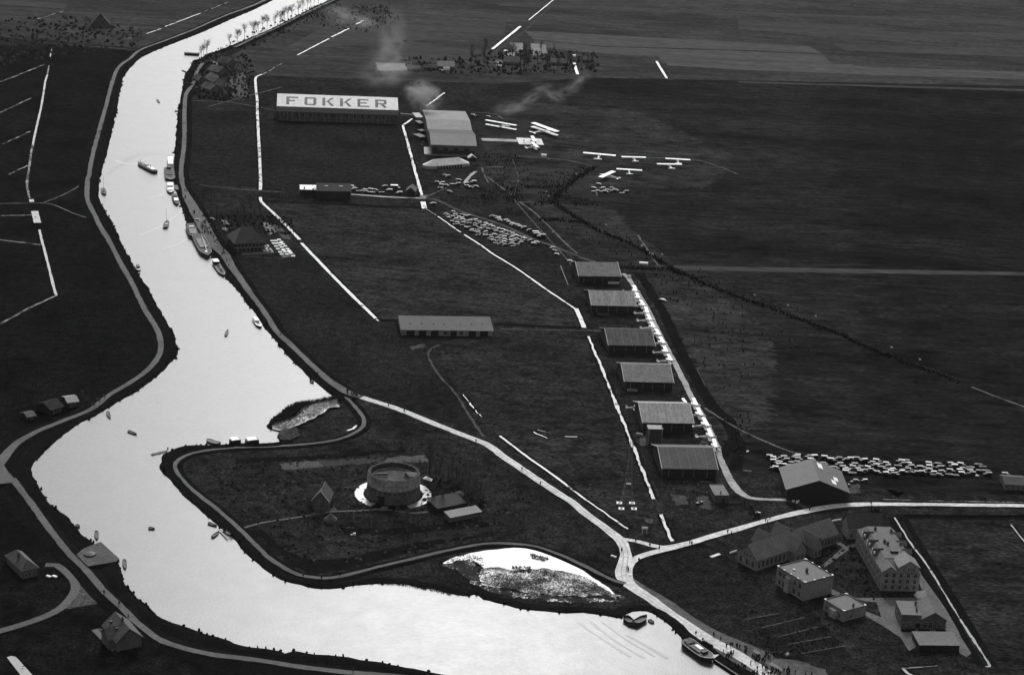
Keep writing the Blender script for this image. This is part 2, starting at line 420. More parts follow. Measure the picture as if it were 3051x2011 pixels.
east = [(1400, -260), (1060, -40), (979, 2), (915, 32), (828, 82), (760, 107.6), (703, 131), (672, 143), (639, 155), (619, 161), (598, 175), (578, 181.6), (568, 198), (555, 218.6), (546, 242), (542, 279), (538, 302), (530, 326), (528.6, 363), (525, 403), (519.5, 461), (516, 487.6), (515, 500), (518, 544), (524.5, 577), (538, 611), (551, 648), (565, 685), (588, 729), (622, 759), (639, 782), (659, 809), (679, 836), (713, 873), (733, 900), (760, 934), (786, 976), (811, 1003), (834, 1030), (861, 1067), (888, 1091), (915, 1121), (935, 1135), (955, 1151), (986, 1175), (999, 1187), (969, 1190), (928, 1198), (881, 1205), (858, 1215), (834, 1235), (811, 1252), (796, 1269), (807, 1281), (844, 1286), (828, 1296), (834, 1316), (814, 1318), (767, 1319.6), (700, 1320), (672, 1324), (615, 1326), (571, 1326), (538, 1331), (511, 1341.5), (487.6, 1353), (477.5, 1383), (481, 1407), (504, 1430), (528, 1457), (545, 1474), (568, 1493), (592, 1514), (636, 1554), (664, 1578), (700, 1610), (731, 1646), (771, 1683), (812, 1714), (849, 1732), (896, 1742), (937, 1753.6), (1005, 1752.6), (1072, 1744), (1140, 1739), (1208, 1742), (1242, 1751), (1292, 1756), (1343, 1768), (1397, 1774.6), (1421, 1768), (1441, 1785), (1501, 1800), (1552, 1813), (1620, 1820), (1688, 1827), (1738, 1825), (1789, 1832), (1854, 1842), (1864, 1830), (1884, 1822), (1928, 1822), (1955, 1835), (1989, 1859), (2026, 1891), (2043, 1910), (2094, 1944), (2124, 1971), (2158, 1995), (2189, 2013), (2260, 2060), (2420, 2160), (2700, 2330)]
ZW = .4
def roughen(px, z, amp, seed):
    rnd = random.Random(seed)
    W = catmull([tuple(G(p[0], p[1], z).xy) for p in px], 2.2)
    out = []; k = 0
    for i, p in enumerate(W):
        d = (W[min(i + 1, len(W) - 1)] - W[max(i - 1, 0)]); nn = Vector((-d.y, d.x, 0)).normalized()
        k = k * .6 + rnd.uniform(-amp, amp)
        out.append(p + nn * k)
    return out
WW = roughen(west, ZW, .35, 3); WE = roughen(east, ZW, .35, 4)
poly('canal_water', [p for p in WW] + [p for p in reversed(WE)], ZW, M_water, world=True)
def bank(name, W, side, prof, m):
    vs = []; fs = []; k = len(prof)
    for i, p in enumerate(W):
        d = (W[min(i + 2, len(W) - 1)] - W[max(i - 2, 0)]); nn = Vector((-d.y, d.x, 0)).normalized() * side
        for o, h in prof: vs.append((p.x + nn.x * o, p.y + nn.y * o, h))
    for i in range(len(W) - 1):
        for j in range(k - 1):
            q = (i * k + j, i * k + j + 1, (i + 1) * k + j + 1, (i + 1) * k + j)
            fs.append(q if side < 0 else q[::-1])
    b = MB(); b.add(vs, fs)
    return struct(b.build(name, m))
bank('canal_bank', WW, 1 if True else -1, [(-.5, -.3), (.15, .45), (1.2, .9), (3.2, 1.0), (7.0, .015)], M_bank) if False else None
# side test: bank must lie away from the water
def side_of(W, other):
    i = len(W) // 2; p = W[i]; d = W[i + 1] - W[i - 1]; nn = Vector((-d.y, d.x, 0)).normalized()
    q = min(other, key=lambda o: (o - p).length)
    return -1 if (q - p).dot(nn) > 0 else 1
SW = side_of(WW, WE); SE = side_of(WE, WW)
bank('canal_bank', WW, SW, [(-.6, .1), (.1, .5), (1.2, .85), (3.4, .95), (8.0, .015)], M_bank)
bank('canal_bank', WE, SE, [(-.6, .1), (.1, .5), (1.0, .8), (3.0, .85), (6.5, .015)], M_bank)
# rough vegetation along both shores
def tufts(W, side, seed, dens=.55):
    rnd = random.Random(seed); b = MB()
    for i in range(1, len(W) - 1):
        p = W[i]
        if not (0 < PX(p)[1] + 60): continue
        if rnd.random() > dens: continue
        d = (W[i + 1] - W[i - 1]); nn = Vector((-d.y, d.x, 0)).normalized() * side
        c = p + nn * rnd.uniform(-.5, 1.6)
        r = rnd.uniform(.35, 1.0); h = rnd.uniform(.4, 1.2); n = 6
        vs = [(c.x + r * .9 * math.cos(a * PI / 3) * rnd.uniform(.7, 1.2), c.y + r * .9 * math.sin(a * PI / 3) * rnd.uniform(.7, 1.2), .3) for a in range(n)]
        vs += [(c.x + r * .6 * math.cos(a * PI / 3 + .4), c.y + r * .6 * math.sin(a * PI / 3 + .4), .4 + h * rnd.uniform(.5, 1)) for a in range(n)] + [(c.x, c.y, .5 + h)]
        fs = [(a, (a + 1) % n, n + (a + 1) % n, n + a) for a in range(n)] + [(n + a, n + (a + 1) % n, 2 * n) for a in range(n)]
        b.add(vs, fs)
    return stuff(b.build('bank_vegetation', M_bank), 'rough dark grass and scrub along the canal shore')
tufts(WW, SW, 11); tufts(WE, SE, 12)
def inside(pt, P):
    x, y = pt; c = False; n = len(P)
    for i in range(n):
        x1, y1 = P[i][:2]; x2, y2 = P[(i + 1) % n][:2]
        if (y1 > y) != (y2 > y) and x < (x2 - x1) * (y - y1) / (y2 - y1) + x1: c = not c
    return c
def scatter(P, n, seed, z=0):
    rnd = random.Random(seed); xs = [p[0] for p in P]; ys = [p[1] for p in P]; out = []
    while len(out) < n:
        q = (rnd.uniform(min(xs), max(xs)), rnd.uniform(min(ys), max(ys)))
        if inside(q, P): out.append(G(q[0], q[1], z))
    return out
def reeds(name, P, n, h, seed, m, z=.3, r=.35, wv=.11):
    rnd = random.Random(seed); b = MB()
    for c in scatter(P, n, seed):
        k = rnd.randint(3, 5)
        for j in range(k):
            a = rnd.uniform(0, 2 * PI); rr = rnd.uniform(.1, r); x = c.x + rr * math.cos(a); y = c.y + rr * math.sin(a)
            hh = h * rnd.uniform(.5, 1.1); lx, ly = rnd.uniform(-.3, .3), rnd.uniform(-.3, .3); t = rnd.uniform(0, PI); wx, wy = wv * math.cos(t), wv * math.sin(t)
            b.add([(x - wx, y - wy, z), (x + wx, y + wy, z), (x - wy, y + wx, z), (x + lx, y + ly, z + hh)], [(0, 1, 3), (1, 2, 3), (2, 0, 3)])
    return stuff(b.build(name, m))
R1 = ZO(700, 980, 2.974, [(890, 612), (800, 622), (680, 648), (540, 668), (470, 700), (400, 760), (330, 815), (290, 862), (340, 850), (480, 790), (600, 720), (720, 665), (900, 640)])
stuff(reeds('reed_bed', R1, 900, 1.6, 5, M_reed, z=.5, r=.6), 'dark reed fringe round the canal spit')
R2 = ZO(700, 980, 2.974, [(900, 640), (720, 660), (600, 715), (540, 790), (340, 860), (330, 890), (430, 905), (560, 850), (700, 790), (840, 700), (930, 690)])
stuff(reeds('flattened_reed', R2, 1300, .6, 6, M_reedp, z=.8, r=.7), 'flattened pale reed on the canal spit')
soft('reed_litter', R2, .95, marsh('reed_litter', .6, .30, .62, sc=1.0, base=.05, big=.15, bigamp=.2, pn=.7), .6)
R3 = ZO(700, 980, 2.974, [(440, 890), (540, 880), (570, 960), (480, 1000), (400, 990), (385, 945)])
stuff(reeds('flattened_reed', R3, 500, .7, 7, M_reedp, z=.8, r=.7), 'clump of pale reed at the tip of the spit')
R4 = ZO(700, 1480, 2.953, [(1750, 800), (1600, 770), (1100, 755), (1000, 775), (1300, 775), (1500, 790), (1650, 820), (1900, 870), (2080, 880), (2060, 850), (1900, 830)])
stuff(reeds('reed_bed', R4, 420, 1.1, 8, M_reed, z=.2, r=.6), 'dark reed fringe below the marsh pond')
M_wake = mat('boat_wake', .1, .33, .42, n=((.6, .3),)); M_wakd = mat('boat_wake_dark', .06, .375, .27, n=((.6, .3),))
for i, (q, w_, m_) in enumerate((([(497, 668), (470, 678), (440, 692), (415, 700)], 1.6, M_wake), ([(500, 662), (515, 650), (528, 640)], 1.2, M_wake), ([(410, 488), (385, 490), (362, 486), (345, 478)], 2.6, M_wake), ([(372, 482), (400, 466), (450, 460), (510, 464)], 4.5, M_wakd), ([(318, 520), (345, 500), (372, 490)], 3, M_wakd),
        ([(500, 570), (470, 585), (440, 592)], 1.5, M_wake), ([(640, 735), (560, 715), (530, 728), (480, 745)], 1.6, M_wake), ([(676, 1003), (700, 1000), (735, 1001)], 1.2, M_wake), ([(1725, 1853), (1790, 1900), (1880, 1955)], 1.0, M_wakd), ([(1760, 1850), (1830, 1905), (1920, 1960)], 1.0, M_wakd), ([(1795, 1852), (1860, 1900), (1950, 1955)], 1.0, M_wakd), ([(1865, 1890), (1930, 1925), (1990, 1960)], 1.2, M_wakd))):
    ribbon('wake_ripple', q, w_, ZW + .01 + .004 * i, m_, jit=.3, seed=i)
# marsh pond
pond = ZO(1400, 1480, 2.953, [(-490, 545), (-400, 480), (-250, 440), (0, 480), (60, 460), (200, 445), (450, 445), (620, 480), (800, 550), (960, 620), (1080, 700), (1190, 780), (1290, 870), (1180, 850), (1050, 800), (900, 870), (600, 850), (400, 800), (150, 770), (60, 700), (100, 620), (0, 540), (-200, 570)])
pond = [(1318, 1678), (1345, 1662), (1400, 1648), (1440, 1640), (1520, 1632), (1570, 1633), (1620, 1646), (1671, 1668), (1725, 1690), (1765, 1717), (1803, 1744), (1838, 1776), (1790, 1768), (1750, 1762), (1700, 1774), (1600, 1768), (1530, 1750), (1450, 1740), (1424, 1720), (1440, 1690), (1395, 1668), (1350, 1680)]
PW = roughen(pond + [pond[0]], .12, .4, 9)[:-1]
poly('marsh_pond_water', PW, .12, mat('pond_water', .3, .43, .7, n=((.4, .2),)), world=True)
M_marsh = marsh('marsh_water', .6, .06, .62, sc=1.5, base=.25, big=.1, bigamp=.2, soft_=.14)
M_marsh2 = marsh('marsh_margin', .6, .03, .84, soft_=.12, sc=1.3, base=.25, big=.1, bigamp=.2)
soft('marsh_plants', [(1424, 1720), (1445, 1690), (1470, 1688), (1530, 1698), (1600, 1692), (1680, 1698), (1730, 1712), (1790, 1742), (1838, 1777), (1790, 1774), (1700, 1776), (1600, 1770), (1500, 1752), (1440, 1742)], .16, M_marsh, 1.5)
soft('marsh_plants', [(1300, 1684), (1345, 1672), (1395, 1668), (1440, 1690), (1420, 1722), (1440, 1744), (1500, 1756), (1600, 1772), (1700, 1779), (1800, 1784), (1870, 1782), (1830, 1768), (1850, 1790), (1700, 1795), (1500, 1775), (1400, 1735), (1370, 1700)], .20, M_marsh2, 1.8)
stuff(reeds('pond_reeds', [(1424, 1720), (1445, 1692), (1470, 1690), (1530, 1700), (1600, 1696), (1680, 1702), (1730, 1715), (1790, 1745), (1838, 1776), (1790, 1770), (1700, 1776), (1600, 1770), (1500, 1752), (1440, 1740)], 2600, .5, 10, M_reed, z=.1, r=.6, wv=.06), 'dark marsh plants standing in the pond')
stuff(reeds('pond_reeds', [(1578, 1648), (1640, 1664), (1620, 1672), (1585, 1664)], 110, .8, 13, M_bank, z=.05, r=.5), 'dark islet of marsh plants in the pond')
stuff(reeds('pond_reeds', [(1525, 1685), (1580, 1690), (1580, 1708), (1525, 1705)], 110, .8, 14, M_bank, z=.05, r=.5), 'small dark clump of marsh plants in the pond')
stuff(reeds('pond_reeds', [(1318, 1680), (1345, 1664), (1395, 1650), (1440, 1660), (1440, 1690), (1395, 1670)], 160, .5, 15, M_bank, z=.05, r=.5), 'thin marsh plants at the west end of the pond')
for cpt, r in (((1810, 1770), 8), ((1040, 1292), 6), ((870, 1245), 9)):
    pass
# moat round the fort tower
FC = Vector((-47.3, 756.6, 0))
def ring(name, r0, r1, z, m, n=72, jit=.15, seed=1):
    rnd = random.Random(seed); vs = []; fs = []
    for i in range(n):
        t = 2 * PI * i / n
        for r in (r0, r1):
            r += rnd.uniform(-jit, jit); vs.append((FC.x + r * math.cos(t), FC.y + r * math.sin(t), z))
    for i in range(n): fs.append((2 * i, 2 * i + 1, (2 * i + 3) % (2 * n), (2 * i + 2) % (2 * n)))
    b = MB(); b.add(vs, fs); return struct(b.build(name, m))
ring('moat_water', 12.9, 16.6, .10, M_moat, jit=.12)
# grass in front hides the moat where the photograph shows turf: causeway bank at the tower's near side
vs = [(FC.x + r * math.cos(t), FC.y + r * math.sin(t)) for r, ts in ((17.2, [math.radians(a) for a in range(240, 306, 6)]), (12.2, [math.radians(a) for a in range(300, 234, -6)])) for t in ts]
poly('moat_causeway', [Vector((x, y, 0)) for x, y in vs], .16, M_bank, world=True)

# ---------------------------------------------------------------- ditches
def ditch(px, wd, jit=.12, m=None, seed=2, bk=True, z=.10):
    if bk: ribbon('ditch_bank', px, wd + 2.2, .05, M_bank, jit=.35, seed=seed)
    return ribbon('ditch_water', px, wd, z, m or M_ditch, jit=jit, seed=seed, step=2.0)
M_ditchm = marsh('ditch_water_weedy', .5, .06, .30, sc=.8, big=.1)
M_ditchg = marsh('ditch_water_dull', .3, .06, .5, sc=.6, rough=.6, big=.12)
ditch([(155, 144.6), (150, 170)], 1.2); ditch([(146, 196), (141, 224)], 1.2, m=M_ditchg)
ditch([(141, 224), (134, 249), (124, 313), (107, 388), (96, 440)], 1.5)
ditch([(96, 432), (94, 447), (86, 504), (82, 530), (81, 557), (88, 590)], 1.5, m=M_ditchg)
ditch([(93, 594), (95, 602)], 3); ditch([(103, 629), (107, 645), (112, 664)], 4.5)
ditch([(117, 684), (128, 729), (144.6, 793), (161, 857), (168, 880)], 1.5); ditch([(168, 880), (81, 920.5), (0, 964), (-200, 1060)], 1.5, m=M_ditchg)
for q in ([(101, 60.5), (198, 32)], [(0, 245), (60, 222), (134, 192)], [(0, 336), (94, 292.5)], [(7, 430), (91, 392)], [(27, 520), (84, 492.6)], [(0, 643), (94, 641)], [(0, 715), (121, 729)],
          [(198, 94), (235, 97.5)], [(309, 108), (370, 115), (403, 112)], [(319, 79), (427, 89)], [(609, 35), (682, 7)]):
    ditch(q, 1.3, m=M_ditchg, jit=.4)
ditch([(437, 101), (480, 86)], 1.6); ditch([(492, 80), (520, 70)], 1.8, jit=.4); ditch([(524, 68), (598, 40)], 1.6)
ditch([(848, 185), (800, 212), (781, 222)], 1.0, m=M_ditchg, jit=.4)
ditch([(781, 222), (765, 229), (761, 240), (762, 262)], 2.1); ditch([(762, 262), (766, 300), (767, 336), (772, 437), (775.6, 520), (776, 566)], 2.1, m=M_ditchm)
ditch([(776, 588), (779, 601), (804, 625), (850, 669), (893, 714)], 2.1); ditch([(898, 724), (1002, 833), (1120, 949)], 2.1); ditch([(1121, 952), (1130, 956)], 1.2)
ditch(m=M_ditchm, wd=1.9, px=[(1229.6, 353), (1212, 366), (1201, 376.6), (1207, 400), (1218, 437), (1238, 514), (1247, 545), (1257, 582)], jit=.25)
ditch([(1260, 601), (1265, 622)], 3.6)
ditch([(1265, 620), (1305, 645)], .7, m=M_ditchg); ditch([(1305, 645), (1372, 692)], 1.0, jit=.25); ditch([(1383, 699), (1440, 735.5), (1467, 756), (1538, 799), (1635, 867), (1713, 919)], 1.3)
ditch([(1716, 919), (1728, 945), (1741, 976)], 2.6)
ditch([(1753, 1002), (1773, 1050), (1797, 1108), (1820, 1165), (1844, 1222), (1877, 1306), (1898, 1356), (1924, 1424), (1948, 1486)], 1.3, jit=.35)
ditch([(1969, 1532), (1986, 1575), (2004, 1612)], 1.5, jit=.35)
ditch([(1489, 1298), (1575, 1363), (1655, 1420), (1738, 1483)], 1.25); ditch([(1738, 1483), (1823, 1542), (1871, 1575)], 1.0, jit=.3)
ditch([(1379, 1175), (1396, 1196)], .45, jit=.2); ditch([(1398, 1200), (1412, 1216)], .9, jit=.35); ditch([(1416, 1222), (1424, 1232)], .5, jit=.3); ditch([(1427, 1234), (1436, 1241)], .5, jit=.3)
ditch([(1588, 1287), (1612, 1297), (1630, 1305)], .8, jit=.5); ditch([(1600, 1280), (1626, 1286)], .3, jit=.3); ditch([(1683, 1300), (1720, 1301)], .6, jit=.15)
ditch([(886, 165), (930, 142), (980, 116)], 1.7); ditch([(988, 111), (1039, 86)], 2.1, jit=.3); ditch([(1062, 73), (1082, 62)], 2.2)
ditch([(1467, 147), (1551, 79)], 3.0); ditch([(1576, 60), (1649, 0), (1700, -45)], 1.4)
ditch([(1711, 188), (1714, 200), (1721, 222)], 3.0); ditch([(1956, 183), (1970, 207), (1987, 234)], 2.6)
ditch([(1770, 230), (1908, 234)], .8, m=M_ditchg); ditch([(1987, 237), (2012, 239)], 1.2, m=M_ditchg); ditch([(1271, 316), (1300, 295), (1325, 277)], 1.4, jit=.3)
ditch([(2629, 1487), (2844, 1492.5), (3051, 1496), (3300, 1500)], .7, jit=.15, m=M_ditchg)
ditch([(2665, 1541), (2708, 1609), (2769, 1694.7), (2837, 1805.6), (2880, 1873.6), (2923, 1938), (2951, 1983)], .85, jit=.2); ditch([(2951, 1984), (2937, 1985)], .9)
ditch([(3012, 1562), (3051, 1612), (3120, 1700)], .8)
ditch([(2688, 1990), (2794, 1983)], 1.0, m=M_ditchg); ditch([(2690, 1991), (2705, 2005), (2735, 2018)], 1.3)
poly('ditch_water', [(20, 1957), (33, 1953), (47, 1955), (98, 2011), (160, 2090), (120, 2090), (62, 2011)], .1, M_ditch)
ditch([(1037, 1283), (1052, 1276), (1063, 1267)], 1.3, jit=.5); ditch([(1030, 1180), (1042, 1194)], .9)

# ---------------------------------------------------------------- roads, dyke roads, paths
def dyke(name, px, wd, z, m, sk=4.5, seed=1, jit=.15):
    return ribbon(name, px, wd, z, m, jit=.22, seed=seed), ribbon(name + '_embankment', px, wd, z, M_bank, profile=[(-.5 - sk, -z + .03), (-.5, -.06), (.5, -.06), (.5 + sk, -z + .03)], seed=seed)
dyke('dyke_road', [(960, -90), (787, 2, 4), (672, 47), (571, 91), (471, 129), (417, 150, 3), (387, 175, 3), (356, 198), (340, 229), (326, 276), (313, 326), (299, 376), (286, 424), (274, 471), (266, 520), (262, 530), (259, 564), (262, 598), (279, 635), (299, 675), (319, 709), (343, 752), (370, 803), (400, 857), (427, 914), (451, 954), (465, 978), (476, 1000), (479, 1034), (471, 1064), (447, 1094), (410, 1125), (356, 1158), (323, 1178), (269, 1220), (202, 1247), (148, 1269), (108, 1286), (60, 1313, 3.5), (27, 1343, 4), (3, 1373, 5), (-60, 1440, 5)], 3.0, 1.0, M_dyke)
poly('road_junction', [(-40, 1360), (3, 1366), (12, 1385), (24, 1405), (40, 1422), (60, 1435), (30, 1438), (0, 1441), (-40, 1450)], 1.05, M_dyke)
dyke('dyke_road', [(36, 1425, 3.2), (60, 1455), (94, 1500), (145, 1570), (203, 1646), (250, 1690), (305, 1754), (355, 1802), (406, 1852), (467, 1900), (528, 1923.6), (609, 1944), (711, 1959), (790, 1968), (869, 1981), (1004, 1998), (1106, 2007), (1157, 2011), (1300, 2032), (1700, 2120)], 2.9, 1.0, M_dyke)
ribbon('side_road', [(-60, 1895), (0, 1879), (68, 1859), (135, 1835), (179, 1812), (210, 1781), (225, 1751), (217, 1724), (190, 1697), (169, 1683), (135, 1682)], 3.4, .14, M_dyke)
soft('gravel_yard', ZO(0, 1480, 2.953, [(630, 700), (700, 690), (760, 700), (900, 850), (940, 895), (820, 940), (620, 990), (560, 985), (660, 890), (690, 800)]), .11, M_track)
soft('gravel_yard', [(190, 1682), (205, 1672), (222, 1690), (212, 1705)], .15, M_dyke)
MR3 = [(1120, -60), (996, 0), (902, 44), (828, 81), (767, 109), (700, 141)]
dyke('tree_lined_road', MR3, 3.2, .9, M_dyke, sk=4)
dyke('east_dyke_road', [(605, 188), (588, 212), (580, 240), (567, 262), (553, 285), (550, 340), (549, 420), (545, 460), (540, 500), (541, 530), (547, 560), (560, 591, 6), (578, 621, 7), (596, 655, 8), (622, 702, 8), (645, 735, 7), (669, 758, 6), (693, 799, 4.5), (723, 840, 4), (750, 880), (777, 914), (800, 947), (822, 985), (848, 1010), (888, 1047), (929, 1087), (969, 1124, 4), (1002, 1148, 4.5), (1033, 1168, 5), (1070, 1181, 4)], 3.2, 1.0, M_dyke, sk=4)
ribbon('main_road', [(1033, 1168, 4), (1070, 1181), (1137, 1202), (1204, 1225), (1288, 1259), (1372, 1293), (1454, 1326), (1500, 1360), (1541, 1387), (1602, 1429), (1655, 1464), (1702, 1494), (1738, 1524), (1789, 1561), (1830, 1592, 4.6), (1850, 1612, 4.8), (1864, 1640, 4.6), (1866, 1665, 5.5), (1862, 1690, 6.5), (1860, 1717, 7), (1878, 1742, 5.5), (1942, 1785, 4.8), (1992, 1822), (2043, 1859, 5), (2094, 1893, 5.5), (2145, 1923, 5.5), (2214, 1959, 5.5), (2290, 2011, 5.5), (2400, 2080, 5.5)], 4.1, .32, M_road, jit=.22)
M_rut = mat('road_rut', .42, .9, .2, n=((.4, .3),))
for o_ in (.55, -.95): ribbon('wheel_rut', [(1033, 1168), (1070, 1181), (1137, 1202), (1204, 1225), (1288, 1259), (1372, 1293), (1454, 1326), (1500, 1360), (1541, 1387), (1602, 1429), (1655, 1464), (1702, 1494), (1738, 1524), (1789, 1561), (1830, 1592), (1850, 1612), (1864, 1640), (1866, 1665), (1862, 1690), (1860, 1717), (1878, 1742), (1942, 1785), (1992, 1822), (2043, 1859), (2094, 1893), (2145, 1923), (2214, 1959), (2290, 2011)], .001, .35, M_rut, profile=[(o_, 0), (o_ + (.35 if o_ > 0 else .36), 0)] if False else [(abs(o_) + .5, 0), (abs(o_) + .85, 0)] if o_ > 0 else [(-abs(o_) - .85, 0), (-abs(o_) - .5, 0)], jit=.1, seed=4)
ribbon('main_road_verge', [(1870, 1720, 4), (1900, 1750, 7), (1955, 1785, 9), (2043, 1850, 10), (2110, 1893, 12), (2180, 1930, 15), (2250, 1965, 16), (2320, 2011, 15), (2430, 2080, 14)], 8, .2, mat('road_verge', .10, 1, .1, n=((.5, .3), (.1, .25))), jit=.3)
ribbon('branch_road', [(1830, 1592, 2.2), (1857, 1605, 2.6), (1894, 1611, 2.8), (1942, 1624), (1975, 1630), (2043, 1620, 3.6), (2128, 1594, 3.6), (2200, 1574, 3.8), (2289, 1549), (2379, 1527, 4.0), (2468, 1510, 4.2), (2558, 1502, 4.0), (2701, 1502), (2915, 1504), (3051, 1506), (3400, 1512)], 3.3, .36, M_road, jit=.2)
ribbon('branch_road', [(1872, 1698, 3), (1880, 1675, 3.6), (1898, 1661, 3.4), (1942, 1646), (1992, 1634), (2030, 1624)], 3.4, .34, M_road)
dyke('fort_road', [(1010, 1155, 3), (1028, 1178), (1050, 1202), (1073, 1229), (1085, 1249), (1083, 1269), (1063, 1286), (1036, 1299), (986, 1313), (902, 1323), (801, 1330), (740, 1331), (639, 1338), (571, 1350), (534, 1367), (521, 1387), (531, 1414), (565, 1451), (615, 1491), (677, 1541), (718, 1578), (762, 1622), (800, 1659), (835, 1683), (869, 1703), (910, 1716), (971, 1721), (1022, 1715), (1106, 1693), (1208, 1669), (1309, 1644), (1411, 1624), (1468, 1618), (1569, 1622), (1620, 1634), (1671, 1653), (1738, 1683), (1789, 1710), (1835, 1730), (1862, 1738)], 2.0, .5, M_dyke, sk=2.5)
ribbon('fort_path', [(722, 1573), (760, 1562), (800, 1553), (835, 1548), (903, 1538), (988, 1524), (1072, 1520.6), (1133, 1516), (1160, 1518), (1208, 1526), (1242, 1528), (1275, 1524)], 1.3, .2, M_dyke)
poly('moat_bridge_path', [(1128, 1520), (1140, 1507), (1158, 1507), (1150, 1521)], .24, M_dyke)
soft('house_yard', [(925, 1530), (985, 1512), (1000, 1503), (1003, 1522), (960, 1532)], .14, M_track)
ribbon('apron_path', jit=.25, px=[(1855, 815, 3), (1870, 826), (1884, 846), (1905, 880), (1925, 912), (1950, 965), (1980, 1025), (2012, 1084), (2039, 1138), (2059, 1178), (2085, 1225), (2110, 1275), (2128, 1312), (2140, 1346), (2156, 1390, 3.4), (2183, 1440, 3.6), (2205, 1466, 4), (2232, 1482, 3), (2275, 1487, 2.6), (2343, 1489, 2.4)], width=3.0, z=.14, m=M_conc)
ribbon('apron_path', [(2343, 1490), (2380, 1500), (2405, 1516)], 2.4, .16, M_track)
ribbon('uncut_grass_strip', [(1905, 815), (1940, 870), (1985, 950), (2030, 1050), (2075, 1130), (2130, 1215), (2180, 1280), (2200, 1340), (2190, 1400)], 6, .06, M_bank, jit=.6)
ribbon('runway_side_strip', [(2150, 1365, 5), (2170, 1330, 6), (2192, 1290, 4), (2165, 1240, 4), (2110, 1215, 3)], 4, .05, M_bank, jit=.4)  # narrow dark ribbon in the bank grass colour
ribbon('cinder_path', [(1491, 980), (1560, 981), (1700, 983.5), (1790, 984)], 1.6, .12, M_track, jit=.3)
ribbon('barn_track', [(1310, 1028), (1285, 1038), (1276, 1058), (1290, 1090), (1315, 1124), (1356, 1172), (1399, 1239), (1440, 1300)], 1.3, .12, M_track, jit=.4)
ribbon('hall_road', [(595, 551), (700, 563), (773, 568), (850, 574)], 1.8, .12, M_track, jit=.2)
ribbon('hall_road', [(1046, 579), (1100, 583), (1137, 586), (1200, 589), (1268, 591)], 3.0, .2, M_conc)
ribbon('hall_road', [(1268, 591), (1290, 593), (1325, 606), (1359, 624), (1420, 645), (1500, 672), (1588, 712), (1635, 729), (1686, 749), (1736, 769), (1775, 780)], 2.6, .12, M_track, jit=.4)
M_pathl = mat('light_worn_path', .12, 1, .1, n=((.8, .5), (.1, .4)))
for q in ([(1435, 500), (1447, 530), (1457, 545)], [(1452, 527), (1480, 548), (1531, 585)], [(1545, 600), (1600, 640), (1680, 720), (1720, 755)], [(1262, 590), (1330, 560)], [(1540, 603), (1600, 602)], [(1450, 497), (1500, 498)],
          [(2894, 1152), (2960, 1178), (3051, 1211), (3150, 1240)], [(2099, 1215), (2200, 1277), (2290, 1318), (2364, 1348)], [(1408, 335), (1470, 340), (1500, 356)], [(1540, 465), (1690, 478), (1765, 496)],
          [(0, 607), (60, 606), (150, 608), (230, 640), (285, 655)], [(130, 604), (200, 575), (255, 540)], [(2215, 1400), (2240, 1403)], [(1930, 470), (2080, 478), (2200, 520)], [(1900, 700), (1960, 790)],
          [(0, 107), (75, 118), (151, 130), (260, 138), (413, 150)], [(886, 166), (1060, 172), (1204, 181), (1302, 187)], [(1180, 70), (1260, 60)], [(840, 260), (620, 318)], [(560, 300), (690, 306), (820, 330)]):
    ribbon('worn_path', q, 1.2, .12, M_pathl, jit=.35)
ribbon('farm_road', [(1467, 160), (1560, 95), (1640, 20), (1690, -30)], 3.0, .12, M_strip2, jit=.3)
ribbon('farm_road', [(1440, 190), (1500, 178), (1505, 170)], 3.0, .13, M_track, jit=.3)
ribbon('apron_lane', [(1385, 545), (1400, 525), (1418, 511)], 2.6, .12, M_conc, jit=.2)
ribbon('white_path', [(1192.6, 338), (1240, 343)], 1.4, .12, M_conc)
poly('landing_pad', ZO(1420, 340, 8.496, [(1005, 600), (1640, 630), (1705, 785), (1075, 765), (1050, 710)]), .2, M_pad)
poly('pad_path', ZO(1420, 340, 8.496, [(110, 612), (1010, 645), (1050, 708), (150, 675)]), .18, M_conc)
poly('school_yard', ZO(2200, 1480, 2.795, [(690, 575), (880, 410), (980, 382), (1000, 402), (940, 425), (710, 590)]), .14, M_yard)
poly('school_yard', ZO(2200, 1480, 2.795, [(770, 760), (850, 800), (830, 820), (770, 812)]), .14, M_yard)
poly('school_yard', ZO(2200, 1480, 2.795, [(960, 840), (1450, 838), (1560, 860), (1500, 700), (1520, 640), (1620, 780), (1720, 920), (1830, 1110), (1850, 1160), (1940, 1300), (1900, 1330), (1840, 1300), (1830, 1220), (1520, 1225), (1420, 1280), (1350, 1170), (1200, 1070), (1060, 990), (1060, 950), (1190, 1000), (1150, 875), (1050, 868)]), .14, M_yard)
poly('lawn_wedge', ZO(2200, 1480, 2.795, [(820, 385), (850, 380), (900, 405), (870, 425)]), .16, M_yard)
poly('planting_bed', [(2683, 1872), (2725, 1872), (2728, 1882), (2686, 1882)], .2, M_bank)
poly('planting_bed', [(2735, 1873), (2770, 1874), (2772, 1883), (2738, 1883)], .2, M_bank)
poly('planting_bed', [(2788, 1872), (2815, 1872), (2820, 1884), (2790, 1884)], .2, M_bank)
soft('sandy_circle', ZO(2080, 1850, 5.947, [(1200, 730), (1300, 690), (1450, 665), (1600, 662), (1750, 690), (1950, 750), (2250, 850), (2300, 1000), (1300, 1000), (1000, 900)]), .1, M_straw if False else mat('worn_sandy_turf', .09, 1, .1, n=((.5, .4), (.1, .35))))
poly('school_lawn_edge', [(2690, 1538), (3100, 1541), (3100, 1534), (2690, 1532)], .07, M_bank)
ribbon('ditch_slope', [(2655, 1541), (2700, 1625), (2762, 1720), (2830, 1830), (2925, 1985)], 3.2, .06, M_bank, jit=.2)
ribbon('ditch_slope', [(2690, 1535), (2740, 1620), (2800, 1715), (2880, 1845), (2962, 1985)], 3.0, .06, M_bank, jit=.2)
